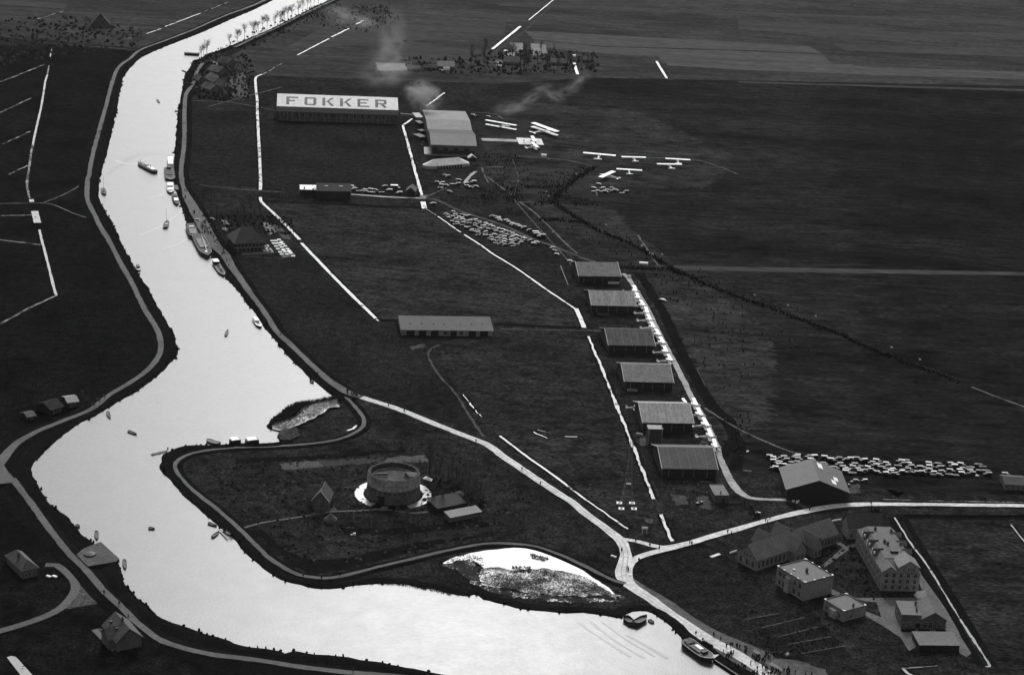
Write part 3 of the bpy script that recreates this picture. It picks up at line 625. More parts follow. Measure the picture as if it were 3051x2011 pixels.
for q in ([(2000, 1470), (2040, 1475), (2050, 1500), (2010, 1505)], [(2070, 1480), (2110, 1478), (2120, 1515), (2085, 1512)], [(1920, 1545), (1945, 1545), (1942, 1556), (1922, 1556)], [(2095, 1305), (2130, 1300), (2125, 1325), (2090, 1320)],
          [(2520, 1440), (2555, 1435), (2565, 1468), (2530, 1468)], [(1900, 1290), (1930, 1300), (1940, 1325), (1910, 1328)], [(1715, 795), (1760, 790), (1762, 795), (1720, 799)], [(1220, 1035), (1265, 1022), (1270, 1030), (1225, 1042)]):
    soft('trodden_patch', q, .08, M_track)
soft('orchard_yard', [(782, 665), (800, 664), (825, 690), (805, 700), (792, 690)], .1, M_straw)
soft('orchard_yard', [(806, 668), (830, 670), (848, 690), (820, 688)], .1, M_track)
soft('orchard_yard', [(830, 695), (860, 700), (870, 714), (845, 712)], .1, M_track)
soft('village_yard', [(690, 225), (730, 215), (740, 290), (700, 290), (680, 262)], .08, M_track)
soft('village_yard', [(625, 180), (655, 190), (650, 198), (632, 186)], .1, M_straw)


# ---------------------------------------------------------------- scrub, garden clutter
def scrub(name, label, P, n, h, seed, ms, r=.7):
    rnd = random.Random(seed); b = MB()
    for c in scatter(P, n, seed):
        R_ = r * rnd.uniform(.4, 1.4); H_ = h * rnd.uniform(.3, 1.1); mi = rnd.randrange(len(ms)); k = 5
        o = [(c.x + R_ * rnd.uniform(.6, 1.2) * math.cos(a * 2 * PI / k), c.y + R_ * rnd.uniform(.6, 1.2) * math.sin(a * 2 * PI / k), .02) for a in range(k)]
        u = [(c.x + R_ * .6 * rnd.uniform(.5, 1.2) * math.cos(a * 2 * PI / k + .5), c.y + R_ * .6 * rnd.uniform(.5, 1.2) * math.sin(a * 2 * PI / k + .5), H_ * rnd.uniform(.6, 1)) for a in range(k)]
        b.add(o + u + [(c.x, c.y, H_ * 1.1)], [(a, (a + 1) % k, k + (a + 1) % k, k + a) for a in range(k)] + [(k + a, k + (a + 1) % k, 2 * k) for a in range(k)], mi)
        if rnd.random() < .5:
            for _ in range(3):
                a = rnd.uniform(0, 2 * PI); b.add([(c.x, c.y - .05, H_ * .5), (c.x, c.y + .05, H_ * .5), (c.x + R_ * math.cos(a), c.y + R_ * math.sin(a), H_ * 1.8)], [(0, 1, 2)], mi)
    return stuff(b.build(name, ms), label)
M_scA = mat('scrub_dark', .02, 1, 0, n=((1, .4),)); M_scB = mat('scrub_grey', .06, 1, 0, n=((1, .4),)); M_scC = mat('pale_litter', .16, 1, 0, n=((1, .4),))
scrub('village_scrub', 'hedges, sheds and garden scrub between the village houses', [(575, 185), (640, 160), (740, 165), (760, 215), (740, 300), (640, 300), (570, 290), (556, 240)], 420, 2.4, 31, [M_scA, M_scA, M_scB, M_scC], 1.6)
scrub('farm_scrub', 'dark hedges and scrub around the top centre farms', [(1190, 175), (1380, 175), (1480, 150), (1720, 155), (1790, 165), (1780, 215), (1480, 225), (1200, 215)], 420, 2.6, 32, [M_scA, M_scA, M_scB], 1.8)
scrub('roadside_scrub', 'scrub under the canal bank trees at the top', [(620, 160), (760, 95), (1000, -10), (1040, 10), (800, 125), (700, 160)], 200, 2.0, 33, [M_scA, M_scB], 1.4)
scrub('polder_scrub', 'hedges and far garden clutter in the top left fields', [(0, 60), (200, 50), (420, 90), (400, 140), (180, 170), (0, 200)], 300, 2.4, 34, [M_scA, M_scB], 2.0)
scrub('polder_scrub', 'faint garden clutter in the far canal fields', [(930, 30), (1140, 10), (1200, 60), (1100, 100), (960, 80)], 260, 2.2, 35, [M_scA, M_scB, M_scC], 1.6)
scrub('inn_garden', 'low garden scrub and fences around the inn', [(600, 640), (700, 640), (870, 650), (880, 700), (800, 700), (700, 690), (640, 740), (700, 780), (680, 790), (600, 700)], 300, 1.5, 36, [M_scA, M_scA, M_scB], 1.0)
scrub('fort_scrub', 'tufted rough grass and scrub on the fort ramparts', [(560, 1400), (1000, 1345), (1300, 1300), (1500, 1420), (1600, 1480), (1480, 1600), (1000, 1690), (860, 1670), (740, 1540)], 900, .7, 37, [M_scA, M_scB], .8)
scrub('fort_scrub', 'undergrowth among the bare trees right of the fort', [(1275, 1420), (1400, 1430), (1450, 1490), (1420, 1540), (1290, 1500)], 170, 1.3, 38, [M_scA, M_scA, M_scB], 1.1)
scrub('school_garden', 'shrubs and young garden planting round the school buildings', [(2360, 1640), (2430, 1640), (2470, 1600), (2540, 1610), (2620, 1780), (2700, 1780), (2590, 1790), (2500, 1750), (2430, 1680)], 170, 1.0, 39, [M_scA, M_scB], .6)
scrub('school_garden', 'low garden plants among the pale dotted rows', [(2190, 1820), (2400, 1790), (2560, 1900), (2380, 1960), (2280, 1930)], 260, .7, 40, [M_scA, M_scA, M_scB], .5)
scrub('field_tussocks', 'grass tussocks scattered over the meadow by the mast', [(1310, 1045), (1750, 1002), (1790, 1110), (1945, 1480), (1985, 1600), (1870, 1572), (1490, 1296), (1400, 1230)], 500, .4, 41, [M_scA, M_scB], .6)
scrub('yard_litter', 'boxes and litter round the hangars and the huge stepped hangar', [(1235, 345), (1275, 380), (1285, 450), (1265, 455), (1240, 400)], 60, 1.2, 42, [M_scA, M_scB, M_scC], .9)
scrub('yard_litter', 'small litter on the turf around the concrete hut', [(1990, 1430), (2110, 1430), (2120, 1520), (2000, 1540)], 90, .5, 43, [M_scB, M_scC], .4)
# ================================================================ buildings
WINM = {}
def window(parent, x, y, z, w, h, yaw=0, label=None, arch=False):
    """window whose lower centre is at x y z on a wall; yaw = direction the wall faces, 0 = towards -y"""
    k = (round(w, 1), round(h, 1))
    if k not in WINM:
        f = MB(); t = .09
        f.box(-w / 2 - t, -w / 2, -.08, .03, -t, h + t); f.box(w / 2, w / 2 + t, -.08, .03, -t, h + t)
        f.box(-w / 2, w / 2, -.08, .03, h, h + t); f.box(-w / 2 - .12, w / 2 + .12, -.16, .03, -t, 0)
        f.box(-.03, .03, -.05, 0, 0, h); f.box(-w / 2, w / 2, -.05, 0, h * .62, h * .62 + .06)
        p = MB(); p.box(-w / 2, w / 2, -.03, .0, 0, h)
        WINM[k] = (f.mesh('window', M_stone), p.mesh('pane', M_pane))
    o = mk('window', WINM[k][0], parent, (x, y, z), yaw)
    mk('pane', WINM[k][1], o)
    return o
def door(parent, x, y, z, w, h, yaw=0, m=None):
    b = MB(); b.box(-w / 2, w / 2, -.07, 0, 0, h)
    n = max(2, int(w / .5))
    for i in range(n + 1): b.box(-w / 2 + w * i / n - .03, -w / 2 + w * i / n + .03, -.11, -.07, 0, h)
    o = b.build('door', m or M_dark, parent, loc=(x, y, z), rz=yaw)
    return o
def chimney(parent, x, y, z0, z1, w=.9, m=None):
    b = MB(); b.box(x - w / 2, x + w / 2, y - w / 2, y + w / 2, z0, z1); b.box(x - w / 2 - .1, x + w / 2 + .1, y - w / 2 - .1, y + w / 2 + .1, z1 - .3, z1 - .05)
    b.tube((x, y, z1), (x, y, z1 + .5), .2, .17, 6)
    return b.build('chimney', m or M_brickd, parent)
def walls(parent, x0, x1, y0, y1, h, m, apex=None, axis='x', z0=0, name='wall'):
    b = MB()
    if apex is None: b.box(x0, x1, y0, y1, z0, h)
    else:
        if axis == 'x':
            ym = (y0 + y1) / 2
            pr = [(y0, z0), (y1, z0), (y1, h), (ym, apex), (y0, h)]
            vs = [(x0, a, c) for a, c in pr] + [(x1, a, c) for a, c in pr]
        else:
            xm = (x0 + x1) / 2
            pr = [(x1, z0), (x0, z0), (x0, h), (xm, apex), (x1, h)]
            vs = [(a, y0, c) for a, c in pr] + [(a, y1, c) for a, c in pr]
        fs = [(4, 3, 2, 1, 0), (5, 6, 7, 8, 9)] + [(i, (i + 1) % 5, 5 + (i + 1) % 5, 5 + i) for i in range(5)]
        b.add(vs, fs)
    return b.build(name, m, parent)
def gable_roof(parent, x0, x1, y0, y1, h, apex, m, axis='x', oh=.5, t=.18, name='roof', ridge=None):
    b = MB()
    if axis == 'x':
        ym = (y0 + y1) / 2; k = (apex - h) / (ym - y0); e = h - oh * k
        b.quadslab((x0 - oh, y0 - oh, e + t), (x1 + oh, y0 - oh, e + t), (x1 + oh, ym, apex + t), (x0 - oh, ym, apex + t), t)
        b.quadslab((x0 - oh, ym, apex + t), (x1 + oh, ym, apex + t), (x1 + oh, y1 + oh, e + t), (x0 - oh, y1 + oh, e + t), t)
        rl = ((x0 - oh, ym, apex + t + .05), (x1 + oh, ym, apex + t + .05))
    else:
        xm = (x0 + x1) / 2; k = (apex - h) / (xm - x0); e = h - oh * k
        b.quadslab((x0 - oh, y1 + oh, e + t), (x0 - oh, y0 - oh, e + t), (xm, y0 - oh, apex + t), (xm, y1 + oh, apex + t), t)
        b.quadslab((xm, y1 + oh, apex + t), (xm, y0 - oh, apex + t), (x1 + oh, y0 - oh, e + t), (x1 + oh, y1 + oh, e + t), t)
        rl = ((xm, y0 - oh, apex + t + .05), (xm, y1 + oh, apex + t + .05))
    o = b.build(name, m, parent)
    if ridge:
        c = MB(); c.tube(rl[0], rl[1], .12, .12, 5); c.build('ridge_cap', ridge, o)
    return o
def hip_roof(parent, x0, x1, y0, y1, h, apex, m, oh=.5, inset=None, name='roof', t=.15):
    x0 -= oh; x1 += oh; y0 -= oh; y1 += oh
    d = inset if inset is not None else min(x1 - x0, y1 - y0) / 2
    if x1 - x0 >= y1 - y0: r = [(x0 + d, (y0 + y1) / 2, apex), (x1 - d, (y0 + y1) / 2, apex)]; q = [(0, 1, 5, 4), (1, 2, 5), (2, 3, 4, 5), (3, 0, 4)]
    else: r = [((x0 + x1) / 2, y0 + d, apex), ((x0 + x1) / 2, y1 - d, apex)]; q = [(0, 1, 4), (1, 2, 5, 4), (2, 3, 5), (3, 0, 4, 5)]
    vs = [(x0, y0, h), (x1, y0, h), (x1, y1, h), (x0, y1, h)] + r + [(x0, y0, h - t), (x1, y0, h - t), (x1, y1, h - t), (x0, y1, h - t)]
    b = MB(); b.add(vs, q + [(0, 6, 7, 1), (1, 7, 8, 2), (2, 8, 9, 3), (3, 9, 6, 0), (9, 8, 7, 6)])
    return b.build(name, m, parent)
def verge(parent, p, q, w=.28, m=None, name='verge_board'):
    b = MB(); p = Vector(p); q = Vector(q)
    b.tube(p, q, w / 2, w / 2, 4)
    return b.build(name, m or M_trim, parent)

# ---- the six hangars beside the apron
HL, HW, HE, HR = 25.0, 28.3, 5.0, 9.5
hang = [((1725.9, 822.3), (1849, 824.2), mat('hangar_felt_speckled', .10, .75, .3, n=((1.4, .45), (.25, .3))), 'farthest hangar of the row, with speckled grey roof and white banner before its near wall'),
        ((1763.9, 909.6), (1894.3, 912.8), mat('hangar_felt_streaked', .19, .75, .3, n=((.9, .3), (.25, .25)), stretch=(.15, 1.2, .25)), 'dark boarded hangar with palest streaked grey roof, second from the row far end'),
        ((1814.5, 1028), (1950.5, 1030), mat('hangar_felt_sombre', .06, .8, .2, n=((.9, .35), (.2, .3)), stretch=(.12, 1.6, .3)), 'dark boarded hangar with the darkest roof of the row, third from the far end'),
        ((1862.3, 1136.4), (2005.2, 1139.7), mat('hangar_felt_worn', .105, .7, .35, n=((1, .4), (.25, .35))), 'dark boarded hangar with crates piled before its near wall'),
        ((1916.3, 1258.4), (2065.6, 1261), mat('hangar_felt_bright', .15, .62, .45, n=((.8, .35), (.2, .2)), stretch=(.12, 1.4, .3)), 'dark boarded hangar with a tall pale annexe tower on its near wall'),
        ((1975, 1395), (2136.4, 1397.6), mat('hangar_felt_plain', .06, .75, .3, n=((1, .35), (.15, .25))), 'dark boarded hangar nearest the camera, beside the small concrete hut')]
HFR = []
for i, (a, b_, rm, lab) in enumerate(hang):
    fr = Frame(a, b_, HE)
    HFR.append(fr)
    L = fr.L
    t = thing('aircraft_hangar', lab, 'hangar', fr.o, fr.yaw, 'row of six hangars along the apron')
    walls(t, .3, L - .3, .3, HW - .3, HE - .1, M_wall, HR - .2, 'x')
    gable_roof(t, 0, L, 0, HW, HE, HR, rm, 'x', .4)
    k = (HR - HE) / (HW / 2)
    for x in (-.5, L + .5):
        verge(t, (x, -.5, HE), (x, HW / 2, HR + .3)); verge(t, (x, HW / 2, HR + .3), (x, HW + .4, HE + .1))
    for x in (L * .12, L * .38, L * .58, L * .83):
        q = MB(); q.box(x - .06, x + .06, .2, .3, .8, HE - .8); q.build('wall_batten', M_stone, t)
    nw = 8
    for j in range(nw):
        x = 2 + (L - 4) * j / (nw - 1)
        q = MB(); q.box(x - 1.1, x + 1.1, .24, .3, 2.1, 3.4); q.build('shutter', M_hull, t)
    nd = 6
    for j in range(nd):
        y0 = 3 + (HW - 6) * j / nd; y1 = 3 + (HW - 6) * (j + 1) / nd - .12
        q = MB(); xo = L - .3 + (.16 if j % 2 else .05); q.box(xo, xo + .12, y0, y1, 0, 5.2); q.build('sliding_door', M_dark, t)
        q = MB(); q.box(.12, .24, y0 + .6, y0 + 1.0, .5, 4.3); q.build('wall_batten', M_wood, t)
    for j in range(1, 6):
        x = L * j / 6 + .3 * ((j * 7 + i) % 3 - 1); q = MB(); q.quadslab((x - .05, -.42, HE + .09), (x + .05, -.42, HE + .09), (x + .05, HW / 2, HR + .26), (x - .05, HW / 2, HR + .26), .05); q.build('roof_seam', M_roofd if i in (1, 4) else M_roofl, t)
    if i in (1,):
        q = MB(); q.box(3.2, 10.0, -2.2, -1.2, 0, .8); tag(q.build('timber_stack', M_wood, None, loc=fr.wor(0, 0), rz=fr.yaw), 'low pale timber stack against the hangar with the streaked roof', 'timber')
ban = MB(); ban.box(17.6, 24.2, -1.3, -1.2, .8, 2.0); ban.box(17.7, 17.85, -1.2, -1.05, 0, 2); ban.box(24, 24.15, -1.2, -1.05, 0, 2)
bo = tag(mk('banner', None, None, HFR[0].wor(0, 0), HFR[0].yaw), 'long white banner with dark lettering on posts before the farthest hangar', 'banner')
q = MB(); q.box(17.6, 24.2, -1.3, -1.2, .8, 2.0); q.build('cloth', M_white, bo)
q = MB()
for j in range(22): 
    if j % 5 != 4: q.box(17.9 + j * .28, 18.06 + j * .28, -1.34, -1.31, 1.1, 1.7)
q.build('lettering', M_roofd, bo)
for x in (17.7, 24.1):
    q = MB(); q.tube((x, -1.15, 0), (x, -1.15, 2.1), .06); q.build('post', M_wood, bo)
# annexe tower by hangar five : roof quad px (1929,1262)-(1970,1262)-(1976,1280)-(1933,1280)
f5 = Frame((1932.5, 1279), (1975.5, 1280), 8.5)
t = thing('annexe_tower', 'tall pale boxy annexe with boarded front leaning on a hangar wall', 'tower', f5.o, f5.yaw)
walls(t, 0, f5.L, 0, 5.0, 8.5, mat('annexe_render', .062, .9, .15, n=((1.2, .3), (.2, .2))))
q = MB(); q.box(-.15, f5.L + .15, -.15, 5.2, 8.5, 8.8); q.build('roof', M_roofl, t)
for z in (2.8, 5.6):
    q = MB(); q.box(0.1, f5.L - .1, -.05, 0.02, z, z + .15); q.build('floor_band', M_brickd, t)
for x in (.3, f5.L - .3):
    q = MB(); q.box(x - .15, x + .15, -.1, 0.02, 0, 8.4); q.build('corner_post', M_stone, t)
for x in (1.8, 3.6, 5.2): window(t, x, 0, .9, .9, 1.2)
q = MB(); q.box(f5.L - .5, f5.L - .2, 1, 1.4, 8.8, 10); q.build('chimney', M_brickd, t)
# concrete hut near hangar six
fh = Frame((2131.5, 1476), (2170.5, 1476), 3.6)
t = thing('concrete_hut', 'small flat-roofed concrete hut with pale roof edge beside the curving apron path', 'hut', fh.o, fh.yaw)
dh = fh.loc((2118, 1446))[1]
walls(t, 0, fh.L, 0, dh, 3.6, mat('hut_concrete', .085, .9, .15, n=((1, .25),)))
q = MB(); q.box(-.2, fh.L + .2, -.2, dh + .2, 3.6, 3.8); q.build('roof', M_roofm, t)
q = MB()
q.box(-.25, fh.L + .25, -.25, -.05, 3.8, 3.95); q.box(-.25, fh.L + .25, dh + .05, dh + .25, 3.8, 3.95); q.box(-.25, -.05, -.05, dh + .05, 3.8, 3.95); q.box(fh.L + .05, fh.L + .25, -.05, dh + .05, 3.8, 3.95)
q.build('roof_edge', M_conc, t)
chimney(t, fh.L * .45, 1.4, 3.8, 4.7, .5); door(t, fh.L * .65, 0, 0, 1, 2.1); window(t, fh.L * .25, 0, 1, .9, 1.1)
q = MB(); q.box(fh.L + .3, fh.L + 6, -1.0, -.9, 0, 1.0); tag(q.build('boarded_fence', M_wood, None, loc=fh.o, rz=fh.yaw), 'low boarded fence running from the concrete hut to the path', 'fence')

# ---- big gabled hangar at the car park
f7 = Frame((2344.3, 1457.5), (2530, 1467.6), 5.2)
L7 = f7.L; D7 = 25.0; W7c = L7 / 2
D7 = f7.loc((2310.3, 1393))[1]
pr = f7.wor(L7 * .46, 0)
A7 = ZAT(pr, 1430.6)
t = thing('gabled_hangar', 'large dark gabled hangar with white roof patches, in front of the packed car park', 'hangar', f7.o, f7.yaw)
walls(t, .3, L7 - .3, .3, D7 - .3, 5.1, M_dark, A7 - .2, 'y')
gable_roof(t, 0, L7, 0, D7, 5.2, A7, mat('gable_hangar_felt', .085, .7, .35, n=((1, .2), (.15, .1))), 'y', .5)
k7 = (A7 - 5.2) / (L7 / 2)
for (u0, u1, v0, v1) in ((.08, .16, .68, .92), (.30, .37, .33, .5), (.24, .31, .12, .3)):     # white canvas patches on the right slope
    x0 = L7 / 2 + u0 * L7 ; x1 = L7 / 2 + u1 * L7; y0 = v0 * D7; y1 = v1 * D7
    zf = lambda x: A7 - k7 * (x - L7 / 2) + .26
    q = MB(); q.quadslab((x0, y0, zf(x0)), (x1, y0, zf(x1)), (x1, y1, zf(x1)), (x0, y1, zf(x0)), .05); q.build('roof_patch', M_white, t)
for j in range(8):
    x0 = 2 + (L7 - 4) * j / 8
    q = MB(); q.box(x0, x0 + (L7 - 4) / 8 - .15, .12 + .1 * (j % 2), .25 + .1 * (j % 2), 0, 4.6); q.build('sliding_door', M_wall, t)
q = MB(); q.box(2.5, 3.6, -2.6, -2.4, .4, 1.3); q.box(4.0, 5.0, -3.2, -3.0, .2, 1.5); q.box(5.2, 5.7, -2.2, -2.0, 0.3, 1.4)
tag(q.build('crates', M_white, None, loc=f7.wor(0, 0), rz=f7.yaw), 'few small white crates by the left door of the gabled hangar', 'crates')

# ---- factory shed with lettered roof
ff = Frame((825.4, 330.4), (1185.7, 342.7), 8.0)
LF = ff.L
fo = thing('factory_shed', 'very long factory shed with whitewashed roof lettered in huge dark capitals', 'factory', ff.o, ff.yaw)
ZB = 11.2; YB = 2.2
def solve_y(px, z): return ff.loc(px, z)[1]
# upper slope: from (YB, ZB) rising at 20 degrees until the ridge line of the photograph
ang = math.radians(19); YR = 20
for _ in range(30):
    zr = ZB + (YR - YB) * math.tan(ang)
    YR = .5 * YR + .5 * solve_y((828.2, 279.3), zr)
ZR = ZB + (YR - YB) * math.tan(ang)
walls(fo, .4, LF - .4, .6, 2 * YR - .6, 8.0, mat('factory_wall_panels', .075, .9, .15, n=((1, .3), (.15, .25))))
vsl = [(0, 0, 8), (0, YB, ZB), (0, YR, ZR), (0, 2 * YR - YB, ZB), (0, 2 * YR, 8)]
q = MB(); q.add([(.4, y, z) for _, y, z in vsl], [(0, 1, 2, 3, 4)]); q.add([(LF - .4, y, z) for _, y, z in vsl], [(4, 3, 2, 1, 0)]); q.build('gable_wall', M_brick, fo)
def slope(y0, z0, y1, z1, m, name='roof', x0=-.3, x1=None, t=.2):
    x1 = LF + .3 if x1 is None else x1
    q = MB(); q.quadslab((x0, y0, z0), (x1, y0, z0), (x1, y1, z1), (x0, y1, z1), t); return q.build(name, m, fo)
slope(-.3, 7.6, YB, ZB, M_roofl); rf = slope(YB, ZB, YR, ZR, M_whiter); slope(YR, ZR, 2 * YR - YB, ZB, M_whiter); slope(2 * YR - YB, ZB, 2 * YR + .3, 7.6, M_roofl)
nrm = Vector((0, -math.sin(ang), math.cos(ang)))
def RP(u, v, lift=.06):        # u along the roof 0..1, v from ridge (0) to lower edge (1)
    y = YR + (YB - YR) * v; z = ZR + (ZB - ZR) * v
    return Vector((u * LF, y, z)) + nrm * lift
LET = {'F': [(0, 0, .24, 1), (.24, 0, 1, .17), (.24, .42, .72, .58)],
       'O': [(0, .1, .24, .9), (.76, .1, 1, .9), (.08, 0, .92, .16), (.08, .84, .92, 1)],
       'E': [(0, 0, .24, 1), (.24, 0, .95, .16), (.24, .42, .78, .57), (.24, .84, 1, 1)]}
M_let = mat('roof_letter_paint', .27, .9, .15, n=((.5, .25), (.1, .15)))
def letter(ch, u0, du, v0, dv):
    q = MB()
    def quad(a, b_, c, d): 
        P = [RP(u0 + x * du, v0 + y * dv) for x, y in (d, c, b_, a)]
        q.quadslab(*P, .05)
    if ch in LET:
        for x0, y0, x1, y1 in LET[ch]: quad((x0, y0), (x1, y0), (x1, y1), (x0, y1))
    if ch == 'K':
        quad((0, 0), (.25, 0), (.25, 1), (0, 1)); quad((.72, 0), (1, 0), (.5, .5), (.25, .62)); quad((.38, .42), (.55, .4), (1, 1), (.72, 1))
    if ch == 'R':
        quad((0, 0), (.24, 0), (.24, 1), (0, 1)); quad((.24, 0), (.9, 0), (.98, .17), (.24, .17)); quad((.74, .17), (.98, .17), (.98, .5), (.74, .5)); quad((.24, .45), (.74, .45), (.96, .58), (.24, .6)); quad((.45, .6), (.72, .58), (1, 1), (.74, 1))
    q.build('roof_letter', M_let, rf)
for ch, u in zip('FOKKER', (.074, .224, .372, .519, .664, .812)): letter(ch, u, .098, .22, .62)
for j in range(48):
    if (j * 7) % 5 > 1: continue
    x = 2.5 + (LF - 5) * j / 47
    q = MB(); q.box(x - .12, x + .12, .45, .62, .3, 7.4); q.build('wall_pilaster', M_brick, fo)
for j in range(47):
    if j % 9 == 4 or (j * 5) % 7 == 1: continue
    x = 3.55 + (LF - 5) * j / 47
    q = MB(); q.box(x - .75, x + .75, .5, .62, 4.4, 6.3); q.build('window', [M_pane, M_roofd, M_wood][(j * 11) % 3], fo)

# ---- large stepped hangar north
_a = G(1285.2, 431.9, 8); _b = G(1260, 328.8, 9.5); _d = _b - _a
f8 = Frame((1285.2, 431.9), (1415, 430.5), 8.0, yaw=math.atan2(_d.y, _d.x) - PI / 2)
L8 = f8.L
t = thing('great_hangar', 'huge flat grey stepped-roof hangar beside the pale marquee and dark sheds', 'hangar', f8.o, f8.yaw)
prof = [(0, 8.0)]
for px, z in (((1276.8, 398.2), 12.5), ((1274.7, 385.5), 9.6), ((1268, 355), 12.5), ((1260, 328.8), 9.5)):
    prof.append((f8.loc(px, z)[1], z))
n = len(prof)
q = MB()
vs = [(.4, y, z) for y, z in prof] + [(.4, prof[-1][0], 0), (.4, 0.4, 0)]; k = len(vs)
vs2 = [(L8 - .4, y, z) for y, z in prof] + [(L8 - .4, prof[-1][0], 0), (L8 - .4, 0.4, 0)]
q.add(vs + vs2, [tuple(range(k - 1, -1, -1))[::-1], tuple(range(2 * k - 1, k - 1, -1)), (k - 1, 0, k, 2 * k - 1), (k - 2, n - 1, k + n - 1, 2 * k - 2)])
q.build('wall', M_brickd, t)
cols = [M_roofm, M_roofd, M_roofl, M_roofm]
cols = [mat('hall_roof_a', .17, .75, .3, n=((.8, .15), (.1, .1))), mat('hall_roof_b', .075, .85, .2, n=((.8, .15),)), mat('hall_roof_c', .17, .75, .3, n=((.8, .15), (.1, .1))), mat('hall_roof_d', .15, .75, .3, n=((.8, .15), (.1, .1)))]
for i in range(n - 1):
    (y0, z0), (y1, z1) = prof[i], prof[i + 1]
    q = MB(); q.quadslab((-.4, y0 - (.6 if i == 0 else 0), z0 + .2), (L8 + .4, y0 - (.6 if i == 0 else 0), z0 + .2), (L8 + .4, y1, z1 + .2), (-.4, y1, z1 + .2), .25); q.build('roof', cols[i], t)
for j in range(8):
    x0 = 1 + (L8 - 2) * j / 8
    q = MB(); q.box(x0, x0 + (L8 - 2) / 8 - .2, .1 + .1 * (j % 2), .3 + .1 * (j % 2), 0, 6.6); q.build('sliding_door', M_wall, t)
def lean(name, label, cat, a, b_, z, far, mw, mr, zr=None, loc=None):
    fr = Frame(a, b_, z); d = max(1.5, fr.loc(far)[1])
    t = thing(name, label, cat, fr.o, fr.yaw)
    walls(t, .15, fr.L - .15, .15, d - .15, z - .05, mw)
    q = MB(); q.quadslab((-.2, -.3, z), (fr.L + .2, -.3, z), (fr.L + .2, d + .2, (zr or z + .4)), (-.2, d + .2, (zr or z + .4)), .15); q.build('roof', mr, t)
    return t, fr, d
lean('lean_to_shed', 'long low pale lean-to along the near wall of the huge stepped-roof hangar', 'shed', (1264.5, 459), (1390, 464), 1.0, (1263, 446), M_stone, M_roofl, zr=3.0)
lean('small_shed', 'small pale-roofed shed at the far left corner of the huge stepped hangar', 'shed', (1240, 350), (1260, 350), 2.6, (1238, 338), M_brickd, M_roofl)
lean('small_shed', 'dark low shed midway along the left side of the huge stepped hangar', 'shed', (1250, 368), (1265, 367), 2.6, (1248, 361), M_dark, M_roofm)
lean('small_shed', 'narrow shed with pale roof strip on the left side of the huge stepped hangar', 'shed', (1255, 391), (1267, 389), 2.4, (1254, 387), M_dark, M_roofl)
lean('small_shed', 'grey-roofed shed nearest the camera on the left side of the huge stepped hangar', 'shed', (1252, 409), (1270, 407), 2.4, (1253, 399), M_dark, M_roofm)
fr = Frame((1396, 469), (1420, 469), 2.6)
t = thing('small_tent', 'small pale ridge tent between the marquee and the huge stepped hangar', 'tent', fr.o, fr.yaw)
q = MB(); q.box(.3, fr.L - .3, .3, 4.7, 0, 1.9); q.build('canvas_wall', M_dark, t); gable_roof(t, 0, fr.L, 0, 5, 1.9, 4.2, M_tent, 'y', .2, .08, 'canvas_roof')

# ---- marquee
A = G(1266, 490, 0); B = G(1386, 483, 0)
fm = Frame((1300, 495), (1378, 489), 2.4)
t = thing('marquee', 'long white canvas marquee with rounded ends below the huge stepped hangar', 'marquee', fm.o, fm.yaw)
Lm = fm.L; Wm = 11.0; r = Wm / 2
def stad(L, W, n=10, off=0):
    r = W / 2 + off; out = []
    for i in range(n + 1): a = PI / 2 + PI * i / n; out.append((r * math.cos(a) * 1.35, W / 2 + r * math.sin(a)))
    for i in range(n + 1): a = -PI / 2 + PI * i / n; out.append((L + r * math.cos(a) * 1.35, W / 2 + r * math.sin(a)))
    return out
o1 = stad(Lm, Wm); o2 = stad(Lm, Wm, off=.3); nn_ = len(o1)
q = MB(); q.prism(o1, 0, 2.3); q.build('canvas_wall', mat('tent_wall_canvas', .33, .8, .2, n=((.5, .15),)), t)
q = MB()
vs = [(x, y, 2.3) for x, y in o2]
vs += [((0.5 if x < Lm / 2 else Lm - .5), Wm / 2, 6.2) for x, y in o2]
q.add(vs, [(i, (i + 1) % nn_, nn_ + (i + 1) % nn_, nn_ + i)[::1] for i in range(nn_)])
q.build('canvas_roof', M_tent, t)
for j in range(9):
    x = 2 + (Lm - 3) * j / 8
    q = MB(); q.box(x - .9, x + .6, -.12, .0, 0, 2.0); q.build('opening', M_dark, t)
q = MB(); q.tube((.5, -.5, 0), (.5, -.5, 5.5), .08); q.build('pole', M_wood, t)
tag(MB().box(0, 3, 0, 2, 0, 1.7).build('white_cart', M_white, None, loc=G(1388, 495), rz=.4), 'small white covered cart at the right end of the marquee', 'cart')

# ---- hall with white annexe on the cross road
fr = Frame((945, 569), (1045.5, 571), 6.0)
Lh = fr.L
t = thing('assembly_hall', 'long dark hall with low gabled roof beside the white flat annexe on the cross road', 'hall', fr.o, fr.yaw)
dh = 17; walls(t, 0.2, Lh - .2, .2, dh - .2, 5.8, M_wall, 9.0, 'x')
gable_roof(t, 0, Lh, 0, dh, 6.0, 9.2, mat('hall_slates', .05, .85, .2, n=((1, .25),)), 'x', .4)
for j in range(7): door(t, 4 + j * (Lh - 8) / 6, .2, 0, 2.4, 3)
for x in (Lh * .28, Lh * .72): q = MB(); q.box(x - 1.2, x + 1.2, 5.2, 5.9, 8.0, 8.35); q.build('skylight', M_white, t)
fr2 = Frame((893.5, 565), (955.5, 566.5), 4.5)
d2 = fr2.loc((894, 551))[1]
t = thing('flat_annexe', 'dark low annexe with brilliant white flat roof notched in the middle', 'annexe', fr2.o, fr2.yaw)
walls(t, .2, fr2.L - .2, .2, d2 - .2, 4.3, M_wall)
for a, b_ in ((0, .6), (.68, 1.0)):
    q = MB(); q.box(fr2.L * a, fr2.L * b_, 0, d2, 4.3, 4.6); q.build('roof', M_whiter, t)
q = MB(); q.box(fr2.L * .6, fr2.L * .68, d2 * .3, d2, 4.3, 4.55); q.build('roof', M_whiter, t)
